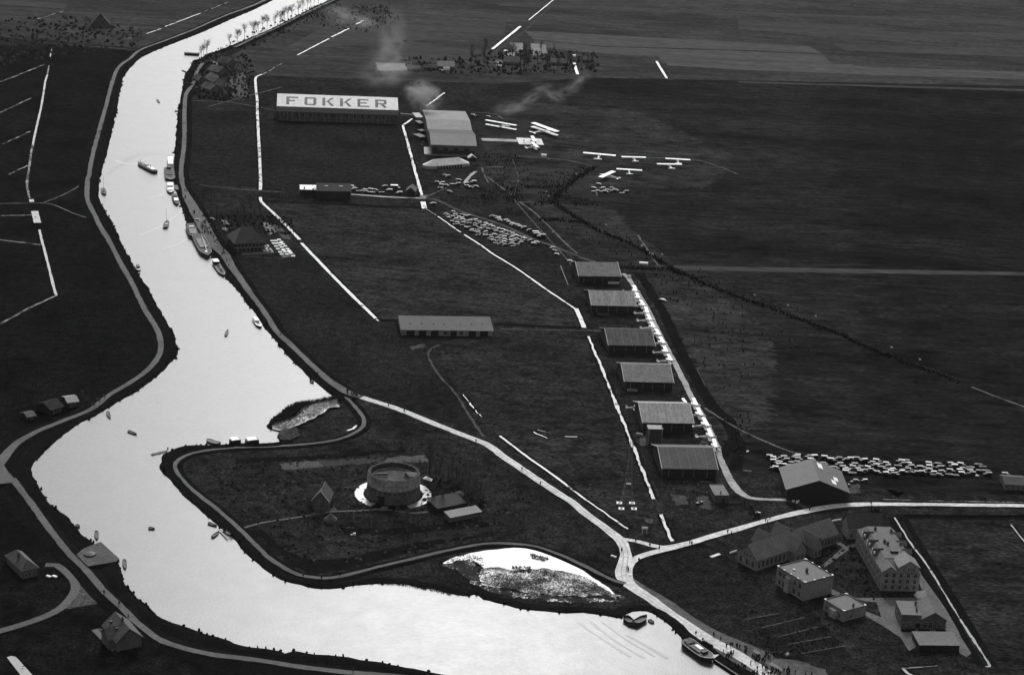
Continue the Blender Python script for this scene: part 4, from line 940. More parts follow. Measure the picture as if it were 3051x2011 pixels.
chimney(t, fr2.L * .21, 1, 4.6, 6.0, .7)
fr = Frame((1210, 569), (1237, 571), 3.5)
t = thing('tiled_shed', 'small shed with sloping grey roof between the parked cars and the bridge', 'shed', fr.o, fr.yaw)
walls(t, .2, fr.L - .2, .2, 9.8, 3.3, M_wall, 5.8, 'y'); gable_roof(t, 0, fr.L, 0, 10, 3.5, 6, M_rooft, 'y', .4)
fr = Frame((1251, 588), (1269, 590), 0)
t = thing('plank_bridge', 'pale plank bridge carrying the cross road over the ditch', 'bridge', fr.o, fr.yaw)
for j in range(9): q = MB(); q.box(fr.L * j / 9, fr.L * (j + 1) / 9 - .06, -.5, 3.6, .32, .42); q.build('plank', M_conc, t)
for y in (-.5, 3.6): q = MB(); q.tube((0, y, 1.2), (fr.L, y, 1.2), .06); [q.tube((x, y, .4), (x, y, 1.2), .05) for x in (0, fr.L / 2, fr.L)]; q.build('railing', M_white, t)

# ---- long garage barn
fb = Frame((1193.5, 982), (1471.5, 985.5), 3.4)
Lb = fb.L
db = 11.0
t = thing('garage_barn', 'long low brick garage with felt roof, seven roof vents and dark doorways in the meadow', 'barn', fb.o, fb.yaw)
rz_ = ZAT(fb.wor(Lb * .5, db * .62), 945)
walls(t, .5, Lb - .5, .4, db - .4, 3.3, M_brick, None)
yr = db * .95
for _ in range(20):
    zr = 5.2; yr = fb.loc((1190.5, 940), zr)[1]
q = MB(); q.quadslab((0, -.4, 3.35), (Lb, -.4, 3.35), (Lb, yr, zr), (0, yr, zr), .2); q.build('roof', mat('barn_felt', .075, .8, .25, n=((1, .2), (.15, .15))), t)
q = MB(); q.quadslab((0, yr, zr), (Lb, yr, zr), (Lb, yr + 5, 3.4), (0, yr + 5, 3.4), .2); q.build('roof', M_roofm, t)
q = MB(); q.add([(.5, 0.4, 0), (.5, yr + 4.5, 0), (.5, yr + 4.5, 3.3), (.5, yr, zr - .2), (.5, .4, 3.3)], [(0, 4, 3, 2, 1)]); q.add([(Lb - .5, 0.4, 0), (Lb - .5, yr + 4.5, 0), (Lb - .5, yr + 4.5, 3.3), (Lb - .5, yr, zr - .2), (Lb - .5, .4, 3.3)], [(0, 1, 2, 3, 4)]); q.build('gable_wall', M_brick, t)
for x in (315, 583, 838, 1087, 1445, 1703, 1947):
    u = (x - 80) / 2090 * Lb; y = yr * .45; z = 3.35 + (zr - 3.35) * .47
    q = MB(); q.tube((u, y, z), (u, y, z + .55), .22, .22, 8); q.lathe([(.36, 0), (.36, .1), (.05, .25)], 8, M=Matrix.Translation((u, y, z + .55))); q.build('roof_vent', M_conc, t)
for a, b_ in ((222, 395), (492, 660), (765, 930), (1200, 1335), (1608, 1772), (1868, 2040)):
    x0 = (a - 80) / 2090 * Lb; x1 = (b_ - 80) / 2090 * Lb
    door(t, (x0 + x1) / 2, .4, 0, x1 - x0, 2.9)
for a, b_ in ((1052, 1130), (1405, 1482)):
    x0 = (a - 80) / 2090 * Lb; x1 = (b_ - 80) / 2090 * Lb
    window(t, (x0 + x1) / 2, .4, .8, x1 - x0, 1.7)

# ---- fort tower
FT = thing('fort_tower', 'massive round fort tower with pale upper parapet standing inside a ring moat', 'tower', FC, 0)
q = MB(); q.lathe([(12.0, 0), (11.7, 2), (11.3, 5.2), (11.2, 5.6)], 64); q.build('battered_base', mat('fort_brickwork', .09, .95, .1, n=((.9, .35), (.2, .3))), FT)
q = MB(); q.lathe([(11.2, 5.6), (11.55, 5.8), (11.25, 10.5)], 64, cap=False); q.build('parapet', M_stone, FT)
q = MB(); q.lathe([(11.25, 10.5), (10.9, 10.65), (9.9, 10.6), (9.8, 8.3)], 64, cap=False); q.build('parapet_top', mat('fort_top_turf', .055, .95, .1, n=((.9, .5), (.2, .3))), FT)
q = MB(); q.lathe([(9.85, 8.3), (0.01, 8.3)], 64, cap=False); q.build('gun_deck', mat('fort_deck', .085, .95, .1, n=((.7, .4), (.15, .3))), FT)
q = MB(); q.lathe([(9.3, 8.3), (9.3, 8.65), (9.0, 8.65), (9.0, 8.3)], 64, cap=False); q.build('deck_kerb', M_stone, FT)
q = MB(); q.prism([(4.6, 1.5), (10.3, 1.5), (9.2, -3.6), (7.0, -4.0)], 8.3, 10.3); q.build('stair_house', M_brickd, FT)
q = MB(); q.quadslab((4.4, 1.9, 10.0), (4.4, 1.2, 10.0), (10.4, 1.2, 10.0), (10.4, 1.9, 10.0), .3); q.build('stair_wall', M_stone, FT)
for k in range(3):
    q = MB(); M = Matrix.Translation((3.2 + k * 1.3, -3.2 - .3 * k, 7.35)) @ Matrix.Rotation(-.6, 4, 'Z'); q.box(-.2, .2, -1.6, 1.6, 0, .5, 0, M); q.build('gun_rail', M_stone, FT)
q = MB(); M = Matrix.Translation((-5.4, -.6, 8.35)) @ Matrix.Rotation(.22, 4, 'Z')
q.box(-3.4, 3.0, 1.2, 1.6, 0, .9, 0, M); q.box(-3.2, 2.6, -1.2, -1.0, 0, .35, 0, M); q.build('deck_bench', M_stone, FT)
for k in range(14):
    a = math.radians(200 + k * 11); q = MB(); M = Matrix.Translation((11.35 * math.cos(a), 11.35 * math.sin(a), 4.3)) @ Matrix.Rotation(a, 4, 'Z')
    q.box(-.1, .12, -.25, .25, 0, .9, 0, M); q.build('gun_slit', M_dark, FT)
q = MB(); M = Matrix.Translation((-4.3, -11.1, 0)) @ Matrix.Rotation(-.35, 4, 'Z'); q.box(-1.5, 1.5, -.6, .5, 0, 3.4, 0, M); q.build('doorway', M_dark, FT)
# ---- house by the fort
fr = Frame((932.5, 1484), (978, 1488), 5.0)      # gable facing the camera
t = thing('fort_house', 'small steep-roofed villa with white ridge boards and decorated gable left of the fort', 'house', fr.o, fr.yaw)
L = fr.L; D = 9.5
walls(t, 0, L, 0, D, 4.6, M_brickd, 8.4, 'y'); gable_roof(t, 0, L, 0, D, 4.6, 8.5, mat('villa_tiles', .075, .85, .2, n=((1, .3),)), 'y', .7, ridge=M_stone)
walls(t, -3.0, .5, 3.2, D + 1.5, 4.2, M_brickd, 7.4, 'x', name='wing_wall'); gable_roof(t, -3.0, 2.5, 3.2, D + 1.5, 4.3, 7.6, mat('villa_tiles', .05), 'x', .6, ridge=M_stone)
for x in (-.7, L + .7): verge(t, (x, -.7, 4.1), (L / 2, -.7, 8.9), .22)
for x in (L * .25, L * .5, L * .75): window(t, x, 0, .9, .9, 1.5)
window(t, L * .5, 0, 4.0, .8, 1.2)
for y in (4.5, 7.0): window(t, -3.0, y, .9, .9, 1.5, -PI / 2)
chimney(t, L * .4, D * .75, 7.4, 9.6, .7)
q = MB(); q.tube((-1.5, D + 3, 0), (-1.5, D + 3, 8.5), .07, .04); q.build('flagpole', M_stone, None, loc=fr.o, rz=fr.yaw); tag(bpy.context.scene.objects[q and 'flagpole'], 'thin pale flagpole behind the villa left of the fort', 'flagpole')
lean('dark_shed', 'wide dark-roofed shed right of the ring moat under bare trees', 'shed', (1303, 1514), (1390, 1497), 2.6, (1289, 1486), M_dark, mat('tarred_roof', .04, .85, .2, n=((1, .25),)), zr=3.6)
t, fr, d = lean('long_shed', 'long narrow shed with pale corrugated roof at the fort rampart foot', 'shed', (1341, 1541.5), (1436, 1523), 2.4, (1327, 1527), M_brickd, M_roofl, zr=3.1)
for j in range(11): q = MB(); x = fr.L * j / 10; q.box(x - .05, x + .05, -.3, d, 0, .05); o = q.build('roof_batten', M_roofd, t); o.location = (0, 0, 2.45); o.rotation_euler = (math.atan2(.7, d), 0, 0)
t = thing('garden_arbour', 'small thatched hut among bare trees in front of the villa path', 'hut', G(985, 1556), .5); q = MB(); q.lathe([(2.2, 0), (2.2, 1.6)], 8); q.build('wall', M_brickd, t); q = MB(); q.lathe([(2.9, 1.5), (0.05, 4.2)], 8); q.build('roof', M_rooft, t)
t = thing('round_haystack', 'rounded pale mound among the bare trees right of the fort', 'haystack', G(1368, 1478)); q = MB(); q.lathe([(2.4, 0), (2.3, 1.0), (1.2, 1.9), (.1, 2.2)], 12); q.build('mound', M_wood, t)
tag(MB().add([(0, 0, .3), (4, -2.5, .2), (5, -.5, .3), (1.2, 2.2, .5), (2.5, 0, 1.2)], [(0, 1, 4), (1, 2, 4), (2, 3, 4), (3, 0, 4)]).build('white_tarpaulin', M_white, None, loc=G(1259, 1427)), 'white tarpaulin lying in the grass just right of the fort tower', 'tarpaulin')
tag(MB().box(-.5, .5, -.3, .3, 0, .9).box(-1.6, -.8, -.2, .2, 0, .4).build('white_goat', M_white, None, loc=G(1056, 1593), rz=.3), 'tiny white animal shape in the grass before the fort', 'animal')
tag(MB().lathe([(.9, 0), (1.1, .4), (.5, .9), (.05, 1.0)], 8).build('dark_buoy', M_dark, None, loc=G(1265, 1489, .1)), 'small dark round bush rising from the right side of the ring moat', 'bush')

# ---- school complex
MS = mat('school_tiles', .15, .85, .2, n=((1.2, .25), (.2, .12)))
f1 = Frame((2255.5, 1668.7), (2496.8, 1588), 5.0)
L = f1.L; D = f1.loc((2194.7, 1640))[1]
ZR1 = ZAT(f1.wor(0, D / 2), 1622)
t = thing('school_wing', 'long single-storey brick school wing with tiled roof, cross gables and a white skylight', 'school', f1.o, f1.yaw)
walls(t, .2, L - .2, .2, D - .2, 4.8, M_brick, ZR1 - .2, 'x'); r1 = gable_roof(t, 0, L, 0, D, 5.0, ZR1, MS, 'x', .4)
for x0, x1, dy in ((L * .39, L * .54, -3), (L * .60, L * .70, -4.5)):
    walls(t, x0 + .3, x1 - .3, dy, D * .4, 4.7, M_brick, ZR1 - .8, 'y', name='bay_wall'); gable_roof(t, x0, x1, dy, D * .45, 4.9, ZR1 - .5, MS, 'y', .4)
    window(t, (x0 + x1) / 2 - 1.2, dy, 1, 1.2, 2); window(t, (x0 + x1) / 2 + 1.2, dy, 1, 1.2, 2)
for x0, x1 in ((L * .27, L * .40), (L * .50, L * .63)):
    walls(t, x0 + .3, x1 - .3, D * .6, D + 4.5, 4.7, M_brick, ZR1 - .8, 'y', name='bay_wall'); gable_roof(t, x0, x1, D * .55, D + 4.5, 4.9, ZR1 - .5, MS, 'y', .4)
q = MB(); xs = L * .47; q.quadslab((xs - 1.3, 1.2, 7.3), (xs + 1.3, 1.2, 7.3), (xs + 1.3, 3.4, 8.0), (xs - 1.3, 3.4, 8.0), .2); q.build('skylight', M_white, t)
for j in range(7): window(t, 1.8 + j * (L * .36 - 3) / 6, .2, 1, 1.3, 2.6)
for j in range(7): window(t, L * .73 + j * (L * .25) / 6, .2, 1, 1.3, 2.6)
for y in (D * .2, D * .5, D * .8): window(t, .2, y, 1, 1.3, 2.4, -PI / 2)
for y in (D * .35, D * .5, D * .65): window(t, .2, y, 4.6, .8, 1.3, -PI / 2)
chimney(t, L * .52, D * .5, ZR1 - .5, ZR1 + 1, .8)
def flatblock(name, label, cat, a, b_, far, z, storeys, ring_all):
    fr = Frame(a, b_, z); d = fr.loc(far)[1]; L = fr.L
    t = thing(name, label, cat, fr.o, fr.yaw)
    walls(t, 0, L, 0, d, z - .3, M_brick)
    q = MB(); q.box(.35, L - .35, .35, d - .35, z - .3, z - .2); q.build('roof', M_roofm, t)
    q = MB(); q.box(-.1, L + .1, -.1, .25, z - .3, z + .1); q.box(-.1, L + .1, d - .25, d + .1, z - .3, z + .1); q.box(-.1, .25, .25, d - .25, z - .3, z + .1); q.box(L - .25, L + .1, .25, d - .25, z - .3, z + .1); q.build('parapet', M_brickd, t)
    cap = []
    for cx, cy, sx, sy in ((0, 0, 1, 1), (L, 0, -1, 1), (0, d, 1, -1), (L, d, -1, -1)):
        q = MB(); q.box(min(cx, cx + sx * 1.0) - .05, max(cx, cx + sx * 1.0) + .05, min(cy, cy + sy * .3) - .05, max(cy, cy + sy * .3) + .05, z + .1, z + .3)
        q.box(min(cx, cx + sx * .3) - .05, max(cx, cx + sx * .3) + .05, min(cy + sy * .35, cy + sy * 1.0), max(cy + sy * .35, cy + sy * 1.0), z + .1, z + .3); q.build('coping_stone', M_white, t)
    if ring_all:
        for k in range(1, 4):
            for yy in (.1, d - .1): q = MB(); x = L * k / 4; q.box(x - .45, x + .45, yy - .2, yy + .2, z + .1, z + .3); q.build('coping_stone', M_white, t)
        for k in range(1, 3):
            q = MB(); y = d * k / 3; q.box(L - .3, L + .1, y - .45, y + .45, z + .1, z + .3); q.build('coping_stone', M_white, t)
    return t, fr, L, d
# two-storey block: long window side faces lower left
t, fr, L, d = flatblock('flat_roofed_block', 'two-storey flat-roofed brick block with white coping stones along its parapet', 'building', (2315.7, 1686), (2398.6, 1736), (2396.1, 1662), 7.9, 2, True)
for j in (.14, .28, .66, .84):
    for z in (.9, 4.5): window(t, L * j, 0, z, 1.3, 2.0)
q = MB(); q.box(L * .38, L * .52, -1.2, 0, 0, 6.4); q.build('porch_tower', M_stone, t)
q = MB(); q.box(0.1, L - .1, -.06, .02, 3.6, 3.9); q.build('string_course', M_stone, t)
chimney(t, L * .55, d * .5, 7.6, 9.2, .8); q = MB(); q.box(L * .3, L * .3 + .9, d * .25, d * .25 + .7, 7.7, 8.1); q.build('roof_hatch', M_white, t)
t, fr, L, d = flatblock('flat_roofed_annexe', 'single-storey flat-roofed brick annexe with white corner copings', 'building', (2455.8, 1785), (2514.7, 1821), (2518, 1765), 4.5, 1, False)
for j in (.15, .32, .82): window(t, L * j, 0, .9, 1.1, 1.7)
q = MB(); q.box(L * .42, L * .7, -1.5, 0, 0, 3.4); q.build('porch', M_stone, t)
window(t, L, d * .35, .9, 1.1, 1.6, PI / 2); chimney(t, L * .85, d * .55, 4.3, 5.4, .6)
# main school
fs = Frame((2630, 1704), (2735, 1694), 8.2)
L = fs.L; D = fs.loc((2556.8, 1577))[1]; sh = fs.loc((2556.8, 1577))[0]
yawS = math.atan2(*(fs.wor(sh, D) - fs.wor(0, 0)).yx) - PI / 2
t = thing('main_school', 'three-storey brick school with mansard roof, stepped dormers and a gabled pavilion', 'school', fs.wor(0, 0), yawS)
Ls = (fs.wor(L, 0) - fs.wor(0, 0)); cx_ = Ls.x * math.cos(yawS) + Ls.y * math.sin(yawS)
L = cx_; D = (fs.wor(sh, D) - fs.wor(0, 0)).length
walls(t, 0, L, 0, D, 8.0, M_brick)
i_ = 2.6; zt = 10.8
q = MB()
o = [(-.3, -.3), (L + .3, -.3), (L + .3, D + .3), (-.3, D + .3)]; n_ = [(i_, 7.5), (L - i_, 7.5), (L - i_, D - i_), (i_, D - i_)]
vs = [(x, y, 8.0) for x, y in o] + [(x, y, zt) for x, y in n_]
q.add(vs, [(1, 2, 6, 5), (2, 3, 7, 6), (3, 0, 4, 7), (0, 1, 5, 4)]); q.build('mansard_roof', MS, t)
q = MB(); q.box(i_ - .05, L - i_ + .05, 7.45, D - i_ + .05, zt - .05, zt + .1); q.build('roof_deck', mat('school_roof_deck', .11, .8, .25, n=((.8, .2), (.15, .2))), t)
# near pavilion with its own gable on the right, ridge on the left corner
walls(t, L * .42, L * .95, .0, 8.2, 10.6, M_brick, 13.0, 'y', name='pavilion_wall', z0=7.9); gable_roof(t, L * .42, L * .95, 0, 8.2, 10.6, 13.2, M_roofl, 'y', .5, name='pavilion_roof')
for x in (L * .55, L * .68, L * .82): window(t, x, 0, 8.9, .7, 1.3)
walls(t, 0.02, L * .40, 0.0, 7.6, 8.4, M_brick, 10.4, 'y', name='corner_wall', z0=7.9); gable_roof(t, 0, L * .4, 0, 7.6, 8.4, 10.6, MS, 'y', .35, name='corner_roof')
nf = 9
for j in range(nf):
    y = 2.0 + (D - 4) * j / (nf - 1)
    for z in (.9, 4.4): window(t, 0, y, z, 1.3, 2.2, -PI / 2)
    q = MB(); q.box(-.22, 0, y + (D - 4) / (nf - 1) / 2 - .2, y + (D - 4) / (nf - 1) / 2 + .2, 0, 7.8); q.build('pilaster', M_stone, t)
for j in range(5):
    for z in (.9, 3.5, 6.1): window(t, L * (.12 + .19 * j), 0, z, 1.2, 1.6)
for y in (D * .38, D * .58, D * .78):
    walls(t, -.1, 3.4, y - 1.4, y + 1.4, 9.8, M_brickd, 11.2, 'x', z0=7.9, name='dormer_wall'); gable_roof(t, -.1, 3.8, y - 1.4, y + 1.4, 9.8, 11.3, M_roofd, 'x', .15, name='dormer_roof')
    for s in (-1, 1): q = MB(); q.box(-.3, .3, y + s * 1.3 - .3, y + s * 1.3 + .3, 9.6, 10.6); q.build('gable_step', M_trim, t)
    for s in (-1,): walls(t, L - 3.4, L + .1, y - 1.4, y + 1.4, 9.8, M_brickd, 11.2, 'x', z0=7.9, name='dormer_wall'); gable_roof(t, L - 3.8, L + .1, y - 1.4, y + 1.4, 9.8, 11.3, M_roofl, 'x', .15, name='dormer_roof')
for x, y in ((L * .35, D * .85), (L * .75, D * .8), (L * .4, D * .55), (L * .45, D * .5), (L * .8, D * .5)): chimney(t, x, y, zt, zt + 1.3, .9)
q = MB(); q.box(L * .4, L * .6, D * .3, D * .33, zt, zt + 1.0); q.build('roof_lantern', M_dark, t)
fr = Frame((2528, 1571), (2632, 1570), 5.6)
t = thing('gate_house', 'two-storey dark-roofed school house with a tall left gable by the road gate', 'house', fr.o, fr.yaw)
L = fr.L; D = fr.loc((2508.6, 1548))[1]; za = ZAT(fr.wor(0, D / 2), 1530)
walls(t, .2, L - .2, .2, D - .2, 5.4, M_brick, za - .2, 'x'); gable_roof(t, 0, L, 0, D, 5.6, za, M_roofd, 'x', .3)
for y in (D * .3, D * .65):
    for z in (.9, 3.4): window(t, .2, y, z, .9, 1.4, -PI / 2)
chimney(t, L * .08, D * .5, za - .3, za + 1, .8)
for j in range(5): window(t, L * (.12 + .19 * j), .2, 1, 1.1, 1.6)
fr = Frame((2683, 1870), (2816, 1876), 0)
t = thing('teacher_house', 'brick school building, flat-roofed left half and gabled right half, above dark planting beds', 'building', fr.o, fr.yaw)
L = fr.L; D = 11.5
walls(t, 0, L * .43, 0, D, 5.6, M_brickd); q = MB(); q.box(-.25, L * .43 + .05, -.25, D + .2, 5.6, 5.85); q.build('roof', M_roofm, t)
walls(t, L * .43, L, 0, D + 2, 4.2, M_brickd, 7.0, 'y', name='gable_wall'); gable_roof(t, L * .44, L, 0, D + 2, 4.2, 7.2, M_roofm, 'y', .5)
for x in (L * .06, L * .16, L * .26): window(t, x, 0, 1, .8, 1.5)
door(t, L * .38, 0, 0, 1.4, 2.4)
for x in (L * .54, L * .66): window(t, x, 0, .6, 1.5, 2.3)
window(t, L * .85, 0, .9, 1.0, 1.6); chimney(t, L * .4, D * .75, 5.6, 7.4, .8); chimney(t, L * .36, D * .3, 5.6, 6.9, .6)
for y in (2.5, 5.5, 8.5): window(t, 0, y, 1, .9, 1.6, -PI / 2)
lean('bicycle_shed', 'long low pale-roofed open shed on the near side of the school yard', 'shed', (2740, 1920), (2861, 1921), 2.7, (2733, 1884), M_dark, mat('shed_felt', .12, .75, .3, n=((1, .2), (.15, .12))), zr=3.2)
t = thing('white_tent', 'small bright white canvas tent behind the gabled school building', 'tent', G(2742, 1776), .3)
q = MB(); q.add([(-2.2, -1.5, 0), (2.2, -1.5, 0), (2.2, 1.5, 0), (-2.2, 1.5, 0), (-1.8, 0, 2.5), (1.8, 0, 2.5)], [(0, 1, 5, 4), (2, 3, 4, 5), (1, 2, 5), (3, 0, 4)]); q.build('canvas', M_white, t)
# low brick walls and fence of the school front
for px in ([(2469, 1554), (2507, 1547)], [(2175, 1647), (2197, 1640)]):
    fr = Frame(px[0], px[1], .5); q = MB(); q.box(0, fr.L, 0, .3, 0, .8); tag(q.build('garden_wall', M_trim, None, loc=fr.o, rz=fr.yaw), 'low white garden wall ' + ('between the long school wing and the gate house' if px[0][0] > 2300 else 'left of the long school wing gable'), 'wall')
fr = Frame((2122, 1660), (2148, 1651), .3); q = MB(); q.box(0, fr.L, 0, 1.4, 0, .35); tag(q.build('white_slab', M_trim, None, loc=fr.o, rz=fr.yaw), 'white slab bridge at the outer corner of the school ditch', 'slab')
# espalier rows
ei = 0
names = ['farthest', 'second farthest', 'middle', 'second nearest', 'nearest']
for (a, b_) in (((70, 1015), (345, 965)), ((195, 1085), (550, 1000)), ((320, 1165), (665, 1078)), ((415, 1225), (772, 1160)), ((530, 1300), (890, 1235))):
    pa = (2200 + a[0] / 2.795, 1480 + a[1] / 2.795); pb = (2200 + b_[0] / 2.795, 1480 + b_[1] / 2.795)
    fr = Frame(pa, pb, .4)
    t = thing('espalier_row', names[ei] + ' of the five pale dotted garden rows beside the school', 'garden row', fr.o, fr.yaw, 'garden rows beside the school')
    rnd = random.Random(ei)
    q = MB(); q.box(0, fr.L, -.12, .12, .0, .35); q.build('row_edging', mat('pale_twine', .16, .9, .1, n=((.7, .5),)), t)
    for j in range(8):
        if rnd.random() < .2: continue
        x = fr.L * (j + rnd.random() * .5) / 8; q = MB()
        for k in range(5): q.tube((x, 0, 0), (x + rnd.uniform(-.9, .9), rnd.uniform(-.5, .5), rnd.uniform(.5, 1.3)), .09, .02, 3)
        q.build('bush', mat('dry_shrub', .25, .95, .1, n=()), t)
    ei += 1

# ---- restaurant by the canal
fr = Frame((700, 727), (791, 722), 5.5)
L = fr.L; D = 19; ZI = ZAT(fr.wor(L * .45, 12), 672)
t = thing('inn', 'two-storey inn with broad hipped roof beside the rows of white tables', 'inn', fr.o, fr.yaw)
walls(t, .4, L - .4, .4, D - .4, 5.3, M_wall)
hip_roof(t, 0, L, 0, D, 5.5, ZI, mat('inn_tiles', .075, .85, .2, n=((1, .25), (.2, .15))), .6, inset=7)
for j in range(8): window(t, 1.6 + j * (L - 3.2) / 7, .4, 3.3, 1.0, 1.4)
q = MB(); q.box(0, L + 1, -.9, .4, 2.7, 2.9); q.build('balcony', M_brick, t)
for j in range(7): door(t, 2 + j * (L - 4) / 6, .4, 0, 1.3, 2.3, m=M_brickd)
chimney(t, L * .45, D * .6, 8.6, 10.4, .8)
fw_ = Frame((720, 758), (816, 753), .6); q = MB(); q.box(0, fw_.L, 0, .5, 0, .8); q.build('terrace_wall', M_brick, None, loc=fw_.o, rz=fw_.yaw); tag(bpy.data.objects['terrace_wall'], 'low pale terrace wall in front of the inn', 'wall')
poly('terrace', [(722, 757), (816, 753), (806, 740), (793, 728), (720, 730)], .12, M_track)
poly('table_yard', [(805, 717), (836, 712), (882, 762), (845, 768), (838, 764)], .12, mat('beer_garden_gravel', .14, 1, .1, n=((.8, .3),)))
ribbon('inn_path', [(730, 764), (790, 768), (830, 772), (845, 768)], .8, .14, M_track)
TAB = [(1755, 680), (1835, 678), (1900, 655), (1785, 735), (1878, 730), (1950, 705), (1835, 795), (1918, 775), (1985, 750), (1870, 848), (1955, 815), (2028, 790), (1920, 915), (1985, 865), (2075, 850), (1955, 958), (2020, 910), (2110, 885), (2065, 958), (2130, 915), (2145, 942), (2195, 998), (2095, 905), (1995, 880), (1848, 735), (1935, 730)]
TB = None
def mk_table(s):
    t = thing('garden_table', '', 'table'); q = MB(); q.box(-.85 * s, .85 * s, -.6 * s, .6 * s, .72, .78); q.build('table_top', M_white, t)
    q = MB(); q.box(-.88 * s, .88 * s, -.63 * s, -.6 * s, .5, .78); q.box(-.88 * s, .88 * s, .6 * s, .63 * s, .5, .78); q.build('cloth_hem', M_white, t)
    for x in (-.6, .6): q = MB(); q.tube((x * s, 0, 0), (x * s, 0, .72), .05, n=4); q.build('leg', M_wood, t)
    return t
tb0 = mk_table(1.25)
rows = sorted(range(len(TAB)), key=lambda i: TAB[i][1])
ORD = ['first', 'second', 'third', 'fourth', 'fifth', 'sixth', 'seventh', 'eighth', 'ninth', 'tenth', 'eleventh', 'twelfth', 'thirteenth', 'fourteenth', 'fifteenth', 'sixteenth', 'seventeenth', 'eighteenth', 'nineteenth', 'twentieth']
def ordn(i):
    if i < 20: return ORD[i]
    if i < 30: return 'twenty-' + ORD[i - 20] if i > 19 else ''
    return ['thirtieth', 'thirty-first', 'thirty-second', 'thirty-third', 'thirty-fourth', 'thirty-fifth', 'thirty-sixth', 'thirty-seventh', 'thirty-eighth', 'thirty-ninth', 'fortieth', 'forty-first', 'forty-second'][min(i - 30, 12)]
def rowed(P, nrows, key=lambda p: p[1]):
    """sort points into rows far to near; returns list of (index, row, position in row, row length)"""
    idx = sorted(range(len(P)), key=lambda i: key(P[i])); out = {}; n = len(P)
    for r in range(nrows):
        seg = sorted(idx[r * n // nrows:(r + 1) * n // nrows], key=lambda i: P[i][0])
        for k, i in enumerate(seg): out[i] = (r, k, len(seg))
    return out
RN = {1: ['only'], 2: ['far', 'near'], 3: ['far', 'middle', 'near'], 4: ['farthest', 'second farthest', 'second nearest', 'nearest'], 5: ['farthest', 'second farthest', 'middle', 'second nearest', 'nearest'],
      6: ['farthest', 'second farthest', 'third farthest', 'third nearest', 'second nearest', 'nearest']}
ro = rowed(TAB, 5)
for i, (a, b_) in enumerate(TAB):
    p = G(560 + a / 6.997, 620 + b_ / 6.997, .8)
    r_, k_, _ = ro[i]
    lab = 'white-clothed garden table, %s from the left in the %s row beside the inn' % (ordn(k_), RN[5][r_])
    dup(tb0, (p.x, p.y, .12), .12, lab, 'white garden tables beside the inn')
kill(tb0)
st = [(1595, 790), (1675, 795), (1640, 855), (1665, 885), (1740, 870), (1715, 845), (1590, 895), (1575, 870), (1760, 905), (1640, 830), (1660, 775)]
tb1 = mk_table(.6); ro = rowed(st, 3)
for i, (a, b_) in enumerate(st):
    p = G(560 + a / 6.997, 620 + b_ / 6.997, .8); r_, k_, _ = ro[i]
    dup(tb1, (p.x, p.y, .12), .4, 'small white terrace table, %s from the left in the %s row on the inn terrace' % (ordn(k_), RN[3][r_]), 'small tables on the inn terrace')
kill(tb1)

# ---- houses on the west bank
def house(label, a, b_, z, far, rise, m, axis='x', mw=None, hip=False, wins=3, name='house', cat='house', dmax=30):
    fr = Frame(a, b_, z); D = min(dmax, max(3, fr.loc(far)[1])); L = fr.L
    t = thing(name, label, cat, fr.o, fr.yaw)
    mw = mw or M_brickd
    if hip: walls(t, .3, L - .3, .3, D - .3, z - .1, mw); hip_roof(t, 0, L, 0, D, z, z + rise, m, .4)
    else: walls(t, .2, L - .2, .2, D - .2, z - .1, mw, z + rise - .15, axis); gable_roof(t, 0, L, 0, D, z, z + rise, m, axis, .4)
    for j in range(wins): window(t, L * (j + 1) / (wins + 1), .25, .9, .9, 1.3)
    return t, fr, L, D
HT = mat('left_house_tiles', .09, .85, .2, n=((1, .25), (.2, .15)))
t, fr, L, D = house('dark house with tiled hipped roof on the left edge behind the quay', (66, 1701), (114, 1690), 3.6, (46, 1647), 3.0, HT, 'x', hip=True); chimney(t, L * .3, D * .5, 5.5, 7.6)
t, fr, L, D = house('steep tiled house ringed by a pale terrace below the dyke road, lower left', (306, 1862), (347, 1912), 4.0, (375, 1838), 4.2, HT, 'x', wins=2); chimney(t, L * .5, D * .5, 7.5, 9.3)
walls(t, L * .3, L * .8, -2, D * .4, 3.8, M_brickd, 6.5, 'y', name='bay_wall'); gable_roof(t, L * .3, L * .8, -2, D * .5, 3.9, 6.7, HT, 'y', .3)
for x in (L * .2, L * .6): q = MB(); q.box(x - .5, x + .5, D * .18, D * .18 + .8, 5.4, 6.6); q.build('dormer', M_dark, t)
poly('house_terrace', [(272, 1876), (290, 1872), (338, 1928), (390, 1902), (425, 1893), (420, 1884), (440, 1900), (334, 1940)], .12, M_yard)
poly('house_terrace', [(272, 1876), (300, 1870), (350, 1915), (334, 1936)], .1, M_track)
t, fr, L, D = house('low dark cottage with a pale patched roof on the inner river bend', (202, 1200), (234, 1196), 3.0, (203, 1177), 1.2, M_roofl, 'x', mw=M_dark, dmax=9)
t, fr, L, D = house('wide dark farmhouse with mossy roof on the inner river bend', (152, 1222), (190, 1210), 3.0, (152, 1190), 2.4, mat('mossy_roof', .03, .9, .1, n=((1, .3),)), 'x', mw=M_dark, dmax=14)  # walls and roof both have a dark base colour
house('small outbuilding with pale gable left of the farmhouse on the bend', (82, 1243), (106, 1238), 2.2, (80, 1226), 1.2, M_rooft, 'x', mw=M_dark, wins=1, dmax=7)
